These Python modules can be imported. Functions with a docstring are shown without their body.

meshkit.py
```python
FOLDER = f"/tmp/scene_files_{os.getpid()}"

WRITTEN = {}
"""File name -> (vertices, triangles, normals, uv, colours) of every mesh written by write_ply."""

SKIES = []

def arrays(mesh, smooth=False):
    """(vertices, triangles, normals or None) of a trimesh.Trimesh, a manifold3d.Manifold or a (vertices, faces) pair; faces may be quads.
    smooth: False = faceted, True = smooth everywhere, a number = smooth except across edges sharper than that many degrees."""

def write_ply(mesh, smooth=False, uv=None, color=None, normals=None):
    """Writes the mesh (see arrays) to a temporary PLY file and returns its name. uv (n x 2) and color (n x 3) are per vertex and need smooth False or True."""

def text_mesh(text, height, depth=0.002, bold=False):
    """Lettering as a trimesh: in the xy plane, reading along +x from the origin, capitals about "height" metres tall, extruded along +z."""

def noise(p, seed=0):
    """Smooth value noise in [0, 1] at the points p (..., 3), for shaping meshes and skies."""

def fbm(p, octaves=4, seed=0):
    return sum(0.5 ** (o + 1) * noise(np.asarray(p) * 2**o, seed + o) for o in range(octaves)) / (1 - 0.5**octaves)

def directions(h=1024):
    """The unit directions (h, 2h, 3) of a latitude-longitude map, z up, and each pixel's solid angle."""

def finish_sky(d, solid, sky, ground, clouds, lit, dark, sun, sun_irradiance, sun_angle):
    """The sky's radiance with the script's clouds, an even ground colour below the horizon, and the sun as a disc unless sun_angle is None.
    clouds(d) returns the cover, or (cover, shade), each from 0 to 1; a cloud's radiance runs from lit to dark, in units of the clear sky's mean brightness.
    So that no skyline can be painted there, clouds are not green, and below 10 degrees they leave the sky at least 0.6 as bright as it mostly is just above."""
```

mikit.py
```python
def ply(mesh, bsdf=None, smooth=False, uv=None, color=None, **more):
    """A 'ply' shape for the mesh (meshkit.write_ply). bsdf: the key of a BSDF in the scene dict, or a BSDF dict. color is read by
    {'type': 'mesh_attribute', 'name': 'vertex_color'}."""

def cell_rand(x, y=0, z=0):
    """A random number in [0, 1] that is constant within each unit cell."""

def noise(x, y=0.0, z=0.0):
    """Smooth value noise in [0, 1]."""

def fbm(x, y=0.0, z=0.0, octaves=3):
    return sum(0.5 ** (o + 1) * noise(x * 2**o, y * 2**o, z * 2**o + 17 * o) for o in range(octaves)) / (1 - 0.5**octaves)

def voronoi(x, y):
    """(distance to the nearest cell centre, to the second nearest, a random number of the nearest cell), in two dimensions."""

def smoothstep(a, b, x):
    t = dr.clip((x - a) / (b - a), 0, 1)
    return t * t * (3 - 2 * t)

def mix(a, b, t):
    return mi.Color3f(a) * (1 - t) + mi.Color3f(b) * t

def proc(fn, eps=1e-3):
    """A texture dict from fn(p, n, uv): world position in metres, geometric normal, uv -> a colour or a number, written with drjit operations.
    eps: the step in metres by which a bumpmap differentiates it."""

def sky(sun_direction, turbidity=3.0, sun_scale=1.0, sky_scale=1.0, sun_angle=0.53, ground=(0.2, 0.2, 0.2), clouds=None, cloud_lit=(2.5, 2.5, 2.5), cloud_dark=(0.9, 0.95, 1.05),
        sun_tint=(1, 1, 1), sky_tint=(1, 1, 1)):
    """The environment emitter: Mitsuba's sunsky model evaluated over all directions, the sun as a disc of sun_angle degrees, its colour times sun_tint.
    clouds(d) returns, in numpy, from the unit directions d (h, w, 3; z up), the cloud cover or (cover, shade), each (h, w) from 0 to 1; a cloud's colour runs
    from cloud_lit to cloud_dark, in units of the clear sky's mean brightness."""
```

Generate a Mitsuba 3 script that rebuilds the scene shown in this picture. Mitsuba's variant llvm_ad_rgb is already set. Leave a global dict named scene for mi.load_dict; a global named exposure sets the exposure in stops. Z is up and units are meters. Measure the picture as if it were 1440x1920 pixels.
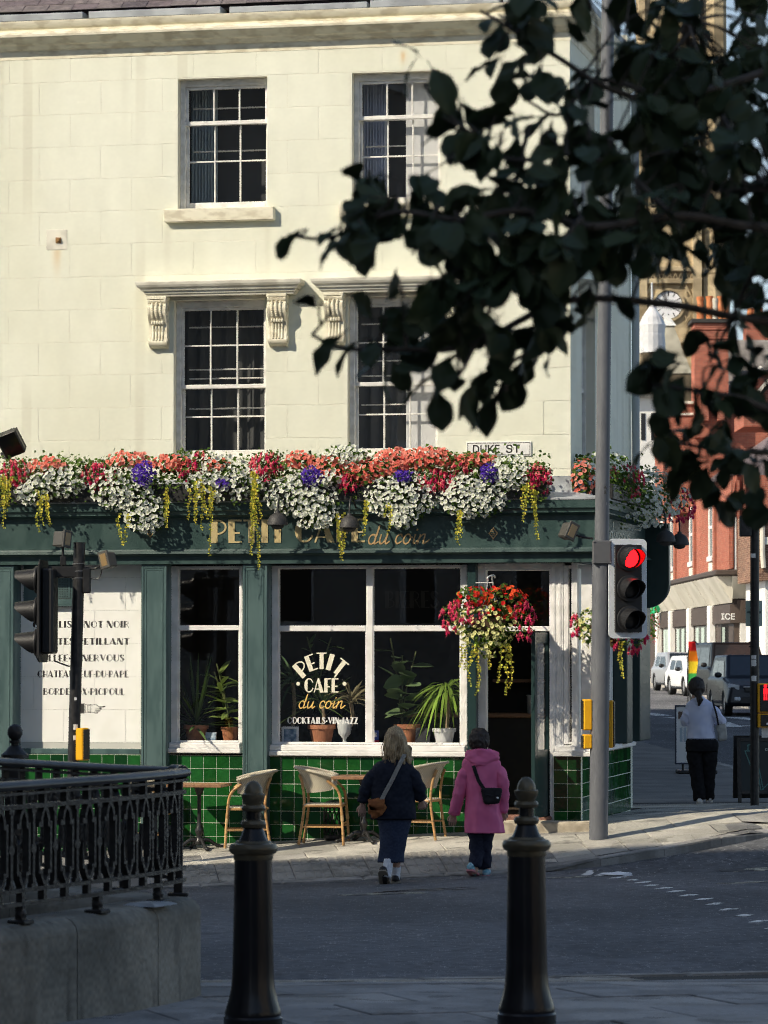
import math, random, numpy as np, trimesh, drjit as dr, mitsuba as mi, mikit, meshkit
import manifold3d as m3
from mikit import noise, fbm, voronoi, cell_rand, smoothstep, mix, proc
from shapely.geometry import Polygon, box as sbox, LineString, Point, MultiPolygon
from shapely.ops import unary_union
from shapely import affinity
T = mi.ScalarTransform4f
PI = math.pi
# ------------------------------------------------------------------ camera, sky, exposure
F, EYE = 6656.0, np.array([0, 0, 1.67])          # focal length in pixels of a 1440 px wide frame (a 120 mm equivalent lens)
PITCH = math.atan(255 / F)
FW, UPV, RT = np.array([0, math.cos(PITCH), math.sin(PITCH)]), np.array([0, -math.sin(PITCH), math.cos(PITCH)]), np.array([1.0, 0, 0])
scene, labels = {}, {}
scene['camera'] = {'type': 'thinlens', 'fov': math.degrees(2 * math.atan(720 / F)), 'fov_axis': 'x', 'near_clip': 0.5, 'far_clip': 6000.0,
                   'aperture_radius': 0.006, 'focus_distance': 39.0,
                   'to_world': T().look_at(origin=EYE.tolist(), target=(EYE + FW).tolist(), up=[0, 0, 1])}
SUN_UP = 1.0
TH = math.radians(12.1)                           # the cafe front is turned 12 degrees from the picture plane
D3 = np.array([math.cos(TH), -math.sin(TH), 0]); I3 = np.array([math.sin(TH), math.cos(TH), 0])
C3 = np.array([2.098, 40.0, 0])
sun = -0.92 * D3 - 1.0 * I3 + np.array([0, 0, SUN_UP])
scene['sky'] = mikit.sky(sun.tolist(), turbidity=3, sun_tint=(0.87, 0.965, 1.10), sun_scale=0.92, sky_scale=1.3, sky_tint=(1.06, 0.87, 0.74), ground=(0.16, 0.16, 0.16))
exposure = 2.08
# ------------------------------------------------------------------ measuring helpers (where a thing seen in the photo stands in the place)
def ray(x, y): return FW * F + RT * (x - 720) - UPV * (y - 960)
def P(x, y, Y):
    d = ray(x, y); return EYE + d * (Y / d[1])
def FL(x, y, v=0.0):                              # point of the facade-parallel plane v: (u, z)
    d = ray(x, y); p = EYE + d * (((C3 + I3 * v - EYE) @ I3) / (d @ I3)) - C3
    return p @ D3, p[2]
def FS(x, y, u=0.0):                              # point of the side-parallel plane u: (v, z)
    d = ray(x, y); p = EYE + d * (((C3 + D3 * u - EYE) @ D3) / (d @ D3)) - C3
    return p @ I3, p[2]
def U(x, v=0.0): return FL(x, 1215, v)[0]
def Zf(y, v=0.0, x=620): return FL(x, y, v)[1]
M_FACADE = np.eye(4); M_FACADE[:3, 0] = D3; M_FACADE[:3, 1] = I3; M_FACADE[:3, 3] = C3
def f2w(u, v, z): return C3 + D3 * u + I3 * v + np.array([0, 0, z])
def w2f(p): q = np.asarray(p) - C3; return q @ D3, q @ I3
# the lie of the land: road surface and pavement surface
_Y = [-60, 0, 15.6, 18.5, 19.4, 37, 40.3, 46.6, 60, 75, 100, 130, 180, 400, 4000]
_Z = [-.10, -.10, -.10, -.13, -.17, -.76, -.55, -.50, -.42, -.37, -.20, 0.0, .1, .3, .3]
_K = np.interp
def road_z(x, y):
    x, y = np.asarray(x, float), np.asarray(y, float)
    return np.interp(y, _Y, _Z) + np.interp(y, [20, 37, 40.3, 44, 48], [0, .03, .07, .03, 0]) * np.clip(x, -6, 5)
KERB_FAR = [(-40, 33.6), (-12, 36.2), (-1.9, 37.0), (1.75, 37.35), (2.35, 37.6), (3.1, 38.1), (4.05, 38.9), (4.6, 39.35), (5.3, 40.2), (5.8, 42), (6.0, 46), (6.0, 55), (5.9, 60), (5.4, 72), (4.9, 90), (4.2, 130), (3.2, 170), (2, 230)]
_kl = LineString(KERB_FAR)
def pave_h(x, y):                                 # height of the far pavement over the road
    d = np.array([_kl.distance(Point(a, b)) for a, b in zip(np.ravel(x), np.ravel(y))]).reshape(np.shape(x))
    drop = np.interp(np.asarray(x, float), [-9, -7, 1.7, 2.3, 4.0, 4.4, 5.2, 5.9], [1, 1, 1, 0, 0, 1, 1, 0]) * np.where(np.asarray(y) < 45, 1, 0)
    return .10 - .085 * drop * np.clip(1 - d / 1.3, 0, 1)
def pave_z(x, y): return road_z(x, y) + pave_h(x, y)
def near_z(x, y): return road_z(x, y) + np.interp(y, [15.6, 18.0, 19.6], [.10, .08, .02])
# ------------------------------------------------------------------ scene helpers
count = {}
def numbered(key):
    n = count.get(key, 0); count[key] = n + 1
    return key if n == 0 else f'{key}_{n:03d}'
def xf(mesh, M):
    if isinstance(mesh, (tuple, list)): mesh = trimesh.Trimesh(np.asarray(mesh[0], float), np.asarray(mesh[1], int) if np.asarray(mesh[1]).shape[1] == 3 else quads(mesh[1]), process=False)
    m = mesh.copy(); m.apply_transform(M); return m
def quads(f): f = np.asarray(f, int); return np.vstack([f[:, [0, 1, 2]], f[:, [0, 2, 3]]])
def obj(name, mesh, mat, parent=None, smooth=False, M=None, label=None, cat=None, group=None, kind=None, **kw):
    key = numbered(parent + '__' + name if parent else name)
    if M is not None: mesh = xf(mesh, M)
    scene[key] = mikit.ply(mesh, mat, smooth=smooth, **kw)
    if label or kind or cat: labels[key] = {k: v for k, v in (('label', label), ('category', cat), ('group', group), ('kind', kind)) if v}
    return key
def put(name, ply, parent=None, tw=None, label=None, cat=None, group=None):    # one more copy of a shape, under its own key
    key = numbered(parent + '__' + name if parent else name)
    scene[key] = {**ply, 'to_world': T(np.asarray(tw, float).tolist())} if tw is not None else dict(ply)
    if label or cat: labels[key] = {k: v for k, v in (('label', label), ('category', cat), ('group', group)) if v}
    return key
def thing(name, label, cat, group=None):
    key = numbered(name); labels[key] = {'label': label, 'category': cat}
    if group: labels[key]['group'] = group
    return key
def mat4(pos=(0, 0, 0), rz=0.0, s=1.0, rx=0.0, ry=0.0):
    M = trimesh.transformations.euler_matrix(rx, ry, rz, 'sxyz'); M[:3, :3] = M[:3, :3] @ np.diag(np.broadcast_to(s, 3)); M[:3, 3] = pos; return M
def cat(*ms):
    ms = [m for m in (ms[0] if len(ms) == 1 and isinstance(ms[0], list) else ms)]
    V, Fs, n = [], [], 0
    for m in ms:
        V.append(np.asarray(m.vertices)); Fs.append(np.asarray(m.faces) + n); n += len(m.vertices)
    return trimesh.Trimesh(np.vstack(V), np.vstack(Fs), process=False)
_cb = None
def box(x0, x1, y0, y1, z0, z1, b=0.0):
    global _cb
    x0, x1 = min(x0, x1), max(x0, x1); y0, y1 = min(y0, y1), max(y0, y1); z0, z1 = min(z0, z1), max(z0, z1)
    c, h = np.array([(x0 + x1) / 2, (y0 + y1) / 2, (z0 + z1) / 2]), np.array([x1 - x0, y1 - y0, z1 - z0]) / 2
    if b <= 0:
        m = trimesh.creation.box(extents=h * 2); m.apply_translation(c); return m
    if _cb is None:
        v = np.array([[sx * (1 if k != 0 else 2), sy * (1 if k != 1 else 2), sz * (1 if k != 2 else 2)] for sx in (-1, 1) for sy in (-1, 1) for sz in (-1, 1) for k in range(3)], float)
        hu = trimesh.convex.convex_hull(v)
        _cb = (np.round(hu.vertices).astype(int), np.array(hu.faces))
    v, f = _cb
    b = min(b, .45 * h.min())
    return trimesh.Trimesh(c + np.sign(v) * np.where(np.abs(v) == 2, h, h - b), f, process=False)
def polys(g): return [p for p in (g.geoms if hasattr(g, 'geoms') else [g]) if isinstance(p, Polygon) and p.area > 1e-7]
def ext(g, h):                                     # polygons of the xy plane extruded along +z
    return cat([trimesh.creation.extrude_polygon(p, h, engine='earcut') for p in polys(g)])
def ext_uz(g, v0, v1):                             # polygons given as (u, z), extruded from depth v0 to v1
    m = ext(g, abs(v1 - v0)); a = np.asarray(m.vertices)
    return trimesh.Trimesh(np.c_[a[:, 0], min(v0, v1) + a[:, 2], a[:, 1]], np.asarray(m.faces)[:, ::-1], process=False)
def ext_vz(g, u0, u1):                             # polygons given as (v, z), extruded from u0 to u1
    m = ext(g, abs(u1 - u0)); a = np.asarray(m.vertices)
    return trimesh.Trimesh(np.c_[min(u0, u1) + a[:, 2], a[:, 0], a[:, 1]], np.asarray(m.faces), process=False)
def tube(pts, r, sides=8, closed=False, cap=True):
    p = np.asarray(pts, float); n = len(p); r = np.broadcast_to(r, (n,))
    t = np.roll(p, -1, 0) - np.roll(p, 1, 0) if closed else np.gradient(p, axis=0)
    t /= np.linalg.norm(t, axis=1, keepdims=True) + 1e-12
    a = np.cross(t[0], [0, 0, 1.0] if abs(t[0][2]) < .9 else [1.0, 0, 0]); A = []
    for k in range(n):
        a = a - t[k] * (a @ t[k]); a /= np.linalg.norm(a) + 1e-12; A.append(a)
    A = np.array(A); B = np.cross(t, A); g = np.arange(sides) * 2 * PI / sides
    v = (p[:, None] + r[:, None, None] * (np.cos(g)[None, :, None] * A[:, None] + np.sin(g)[None, :, None] * B[:, None])).reshape(-1, 3)
    f = []
    for k in range(n if closed else n - 1):
        k2 = (k + 1) % n
        for j in range(sides):
            j2 = (j + 1) % sides; f += [[k * sides + j, k * sides + j2, k2 * sides + j2], [k * sides + j, k2 * sides + j2, k2 * sides + j]]
    if cap and not closed:
        v = np.vstack([v, p[0], p[-1]]); i0 = n * sides
        for j in range(sides):
            j2 = (j + 1) % sides; f += [[i0, j2, j], [i0 + 1, (n - 1) * sides + j, (n - 1) * sides + j2]]
    return trimesh.Trimesh(v, np.array(f), process=False)
def lathe(profile, seg=24):
    m = trimesh.creation.revolve(np.array(profile, float), sections=seg); return m
def spline(pts, n=8):
    p = np.asarray(pts, float)
    if len(p) < 3: return np.array([p[0] + (p[-1] - p[0]) * t for t in np.linspace(0, 1, n + 1)])
    q = np.vstack([2 * p[0] - p[1], p, 2 * p[-1] - p[-2]]); out = []
    for i in range(1, len(q) - 2):
        for t in np.arange(n) / n:
            out.append(.5 * (2 * q[i] + (q[i + 1] - q[i - 1]) * t + (2 * q[i - 1] - 5 * q[i] + 4 * q[i + 1] - q[i + 2]) * t * t + (-q[i - 1] + 3 * q[i] - 3 * q[i + 1] + q[i + 2]) * t ** 3))
    return np.array(out + [p[-1]])
def sheet(rows):                                   # a grid of points (n, m, 3) as a surface
    g = np.asarray(rows, float); n, m = g.shape[:2]; i, j = np.meshgrid(np.arange(n - 1), np.arange(m - 1), indexing='ij'); a = (i * m + j).ravel()
    return trimesh.Trimesh(g.reshape(-1, 3), np.vstack([np.c_[a, a + 1, a + m + 1], np.c_[a, a + m + 1, a + m]]), process=False)
def hull(pts): return trimesh.convex.convex_hull(np.asarray(pts, float))
def ball(r=1.0, sub=2, s=(1, 1, 1), c=(0, 0, 0)):
    m = trimesh.creation.icosphere(subdivisions=sub, radius=r); m.vertices = m.vertices * np.array(s) + np.array(c); return m
# ------------------------------------------------------------------ materials
def mat(name, color, rough=.6, metallic=0.0, spec=.5, bump=None, bscale=1.0, **kw):
    b = {'type': 'principled', 'base_color': color if isinstance(color, dict) else {'type': 'rgb', 'value': list(color)}, 'roughness': rough, 'metallic': metallic, 'specular': spec, **kw}
    if bump is not None: b = {'type': 'bumpmap', 'arbitrary': bump, 'scale': bscale, 'bsdf': b}
    scene[name] = {'type': 'twosided', 'bsdf': b}
    return name
def varied(c0, c1, s, s2=None, oct=3):
    s2 = s2 or s
    return proc(lambda p, n, uv: mix(c0, c1, smoothstep(.25, .75, fbm(p.x * s, p.y * s, p.z * s2, oct))))
RA, RB = f2w(U(105), 0, Zf(470, 0, 105)), f2w(U(757), 0, Zf(104, 0, 757))
RUNS = [f2w(U(x), 0, Zf(y, 0, x)) for x, y in ((286, 648), (306, 648), (512, 646), (531, 646), (620, 640), (640, 640), (312, 425), (500, 425), (640, 420), (232, 95))]
def _cream(p, n, uv):
    a = fbm(p.x * .9, p.y * .9, p.z * .5, 4); b = fbm(p.x * 7, p.y * 7, p.z * 1.6, 3); c = fbm(p.x * 30, p.y * 30, p.z * 30, 2)
    col = mix((.695, .70, .575), (.755, .765, .65), smoothstep(.3, .7, a))
    col = col * (0.93 + .1 * b + .05 * c)
    for r, w, h, k in ((RA, .05, .22, .5), (RB, .035, .1, .8)):
        dx = dr.sqrt(dr.square(p.x - float(r[0])) + dr.square(p.y - float(r[1]))); dz = p.z - float(r[2])
        m = dr.exp(-dr.square(dx / w)) * dr.select(dz > 0, dr.exp(-dr.square(dz / .05)), dr.exp(-dr.square(dz / h))) * smoothstep(.25, .6, b) * k
        col = mix(col, (.62, .40, .16), m)
    for r in RUNS:
        dx = dr.sqrt(dr.square(p.x - float(r[0])) + dr.square(p.y - float(r[1]))); dz = p.z - float(r[2])
        col = mix(col, (.40, .36, .27), dr.exp(-dr.square(dx / .045)) * dr.select(dz > 0, 0.0, dr.exp(dz / .45)) * smoothstep(.2, .7, b) * .38)
    # grey run-off streaks under the hoods and sills
    s = smoothstep(.62, .8, noise(p.x * 6, p.y * 6, 3.0)) * smoothstep(.3, .7, fbm(p.x * 3, p.y * 3, p.z * .7, 2)) * .22
    return mix(col, (.42, .38, .28), s)
CREAM = mat('m_cream', proc(_cream), .75, spec=.3, bump=proc(lambda p, n, uv: fbm(p.x * 28, p.y * 28, p.z * 28, 2) * .002 + fbm(p.x * 3, p.y * 3, p.z * 3, 2) * .006, 2e-3))
TRIM = mat('m_trim', proc(lambda p, n, uv: mix((.56, .51, .38), (.76, .72, .57), smoothstep(.25, .62, fbm(p.x * 8, p.y * 8, p.z * 12, 3)))), .7, spec=.3)
HOOD = mat('m_hood', varied((.50, .48, .40), (.72, .70, .60), 6), .65)
JOINT = mat('m_joint', (.70, .67, .55), .9)
LEAD = mat('m_lead', varied((.27, .29, .31), (.42, .45, .47), 5), .55, metallic=.2)
SLATE = [mat(f'm_slate_{i}', varied(c, tuple(x * 1.5 for x in c), 14), .65) for i, c in enumerate([(.075, .062, .068), (.10, .080, .085), (.125, .105, .105)])]
GREEN = mat('m_green', proc(lambda p, n, uv: mix((.048, .088, .090), (.075, .125, .125), smoothstep(.3, .7, fbm(p.x * 12, p.y * 12, p.z * 2, 3)))), .38)
FASC = mat('m_fascia_green', proc(lambda p, n, uv: mix((.024, .052, .050), (.040, .074, .070), smoothstep(.3, .7, fbm(p.x * 10, p.y * 10, p.z * 4, 3)))), .36)
GREEN_D = mat('m_green_dark', (.012, .034, .034), .35)
WHITE = mat('m_white', varied((.70, .69, .66), (.82, .81, .79), 9), .42)
WINW = mat('m_window_white', varied((.62, .61, .57), (.80, .79, .75), 14), .5)
PANEL = mat('m_panel', proc(lambda p, n, uv: mix((.79, .79, .74), (.83, .83, .79), smoothstep(.3, .6, fbm(p.x * 5, p.y * 5, p.z * 3, 4)))), .6)
TILE = [mat(f'm_tile_{i}', proc(lambda p, n, uv, c=c: mix(c, tuple(x * 1.7 for x in c), fbm(p.x * 16, p.y * 16, p.z * 16, 2))), .06, spec=.6, bump=proc(lambda p, n, uv: fbm(p.x * 11, p.y * 11, p.z * 11, 2) * .0022, 2e-3)) for i, c in enumerate([(.006, .040, .009), (.007, .052, .010), (.010, .068, .015), (.004, .030, .008)])]
GROUT = mat('m_grout', (.58, .62, .52), .85)
scene['m_glass'] = {'type': 'thindielectric', 'int_ior': 1.5}
GLASS = 'm_glass'
DARK = mat('m_dark', (.018, .017, .016), .8)
ROOM = mat('m_room', (.55, .56, .57), .8)
BLACK = mat('m_black', varied((.010, .010, .011), (.022, .022, .023), 20), .42)
BLACKG = mat('m_black_gloss', (.007, .007, .008), .22, clearcoat=.4)
INK = mat('m_ink', (.02, .02, .02), .6)
GOLD = mat('m_gold', (.62, .50, .26), .35, metallic=.35)
GOLDW = mat('m_gold_white', (.78, .74, .58), .5)
COPPER = mat('m_copper', (.50, .33, .16), .4, metallic=.3)
AMBER = mat('m_amber', (.80, .52, .16), .5)
GREY = mat('m_grey_paint', proc(lambda p, n, uv: mix((.095, .10, .115), (.14, .147, .16), fbm(p.x * 20, p.y * 20, p.z * 6, 3))), .45)
YELLOW = mat('m_yellow', (.85, .42, .01), .4)
PALE = mat('m_pale', (.72, .72, .70), .5)
STEEL = mat('m_steel', (.35, .36, .37), .35, metallic=.8)
# ------------------------------------------------------------------ the cafe building
B = thing('cafe_building', 'cream rendered three storey corner building with dark green cafe shopfront on its ground floor', 'building')
def fo(name, mesh, m, parent=B, smooth=False, **k): return obj(name, mesh, m, parent, smooth, M_FACADE, **k)
UL = -9.0
rng = random.Random(5)
Z_TOP, Z_LOW = 8.72, 3.0
def wrect(x0, x1, y0, y1, v=0.0):
    xm = (x0 + x1) / 2; return U(x0, v), U(x1, v), Zf(y1, v, xm), Zf(y0, v, xm)
W2L = wrect(332, 500, 146, 391); W2R = wrect(660, 826, 138, 386); W1L = wrect(325, 498, 562, 858); W1R = wrect(652, 821, 556, 852)
W2R = (W2R[0], W2R[1], W2L[2], W2L[3]); W1R = (W1R[0], W1R[1], W1L[2], W1L[3])
openings = [sbox(a, c, b, d) for a, b, c, d in [(w[0], w[1], w[2], w[3]) for w in (W2L, W2R, W1L, W1R)]]
openings = [sbox(w[0], w[2], w[1], w[3]) for w in (W2L, W2R, W1L, W1R)]
holes = unary_union(openings)
# side wall openings (v, z)
S2 = (FS(1088, 300)[0], FS(1113, 300)[0], W2L[2], W2L[3]); S1 = (S2[0], S2[1], W1L[2], W1L[3])
sholes = unary_union([sbox(s[0], s[2], s[1], s[3]) for s in (S2, S1)])
SIDE = 4.65
fo('wall', ext_uz(sbox(UL, Z_LOW, -.302, Z_TOP).difference(holes), -.0085, .30), JOINT)
fo('side_wall', ext_vz(sbox(.0, Z_LOW, SIDE, Z_TOP + .0).difference(sholes), -.30, .0085), JOINT)
CH, BW = .3815, .745
zt, row = W2L[3] + .012, 0
z0 = zt
while z0 > Z_LOW: z0 -= CH
r = 0
while z0 < Z_TOP:
    z1 = min(z0 + CH, Z_TOP)
    off = (.30 if r % 2 else .30 + BW / 2)
    u = .0 - off
    edges = [0.012, u]
    while u > UL: u -= BW; edges.append(u)
    for b1, b0 in zip(edges[:-1], edges[1:]):
        g = .0012
        rect = sbox(b0 + g, max(z0, Z_LOW) + g, b1 - (g if b1 < 0 else 0), z1 - g).difference(holes)
        for p in polys(rect):
            if p.area < .004: continue
            m = box(p.bounds[0], p.bounds[2], -.012 + rng.uniform(-.0012, .0012), .004, p.bounds[1], p.bounds[3], .002) if abs(p.area - sbox(*p.bounds).area) < 1e-6 else ext_uz(p, -.012, .004)
            fo('block', m, CREAM, B + '__wall')
    v = off if r % 2 == 0 else off + .07
    edges = [-.004, v]
    while v < SIDE: v += BW; edges.append(min(v, SIDE))
    for b0, b1 in zip(edges[:-1], edges[1:]):
        for p in polys(sbox(b0 + (.0012 if b0 > 0 else 0), max(z0, Z_LOW) + .0012, b1 - .0012, z1 - .0012).difference(sholes)):
            if p.area > .004: fo('block', ext_vz(p, -.004, .0118), CREAM, B + '__side_wall')
    z0 += CH; r += 1
fo('back_wall', cat(box(UL, 0, SIDE - .02, SIDE + .28, -.6, 9.4), box(UL - .3, UL, 0, SIDE, -.6, 9.2)), CREAM)
def run(profile, u0, v1, cu=0.0, closed=True):      # a moulding along the front and round the corner onto the side; profile: (out, z)
    pr = np.array(profile); st = [(u0, None), ('c', None), (None, v1)]
    a = np.c_[np.full(len(pr), u0), -pr[:, 0], pr[:, 1]]; b = np.c_[cu + pr[:, 0], -pr[:, 0], pr[:, 1]]; c = np.c_[cu + pr[:, 0], np.full(len(pr), v1), pr[:, 1]]
    m = sheet([a, b, c]); m.faces = m.faces[:, ::-1]
    if closed:
        k = len(pr); tri = trimesh.creation.triangulate_polygon(Polygon(profile), engine='earcut')
    return m
corn = [(0, 8.55), (.02, 8.55), (.02, 8.64), (.035, 8.655), (.06, 8.66), (.075, 8.675), (.10, 8.70), (.13, 8.71), (.15, 8.73), (.18, 8.755), (.205, 8.765), (.225, 8.785), (.228, 8.81), (.215, 8.835), (.18, 8.845), (.15, 8.85), (.15, 8.88), (.17, 8.895), (.19, 8.93), (.20, 8.96), (.20, 8.975), (0, 8.975)]
fo('cornice', run(corn, UL, SIDE), TRIM, smooth=25)
# lead gutter front in lengths, and the slates behind it
uu = UL
while uu < .2:
    L = rng.uniform(1.3, 1.75); fo('gutter_lead', box(uu, min(uu + L, .205), -.205, .10, 8.976, 9.055 + rng.uniform(-.008, .008), .004), LEAD, B + '__cornice'); uu += L + rng.uniform(.01, .16)
fo('gutter_lead', box(.06, .205, .11, SIDE, 8.976, 9.06, .004), LEAD, B + '__cornice')
PIT = math.radians(36)
RZ0, RV0 = 9.085, -.10
fo('roof', hull([(UL, RV0 + .06, RZ0 - .03), (-.35, RV0 + .06, RZ0 - .03), (UL, 4, RZ0 + 2.8), (-3.2, 4, RZ0 + 2.8), (UL, 4.4, RZ0 - .03), (-.1, 4.4, RZ0 - .03)]), SLATE[0])
sl = [mikit.ply(box(-.148, .148, 0, .36, 0, .012, .003), m) for m in SLATE]
EXP = .15
for k in range(7):
    u = UL + (.15 if k % 2 else 0)
    while u < -.45 - k * .13:
        M = M_FACADE @ mat4((u, RV0 + k * EXP * math.cos(PIT), RZ0 + .012 + k * EXP * math.sin(PIT) + rng.uniform(0, .006)), rng.uniform(-.01, .01), rx=PIT - .045)
        if u > -7.6 and k < 5: put('slate', sl[rng.randrange(3)], B + '__roof', M)
        u += .30
fo('ridge_lead', box(-.55, .04, -.04, .3, 9.05, 9.22, .02), LEAD, B + '__roof')
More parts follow.
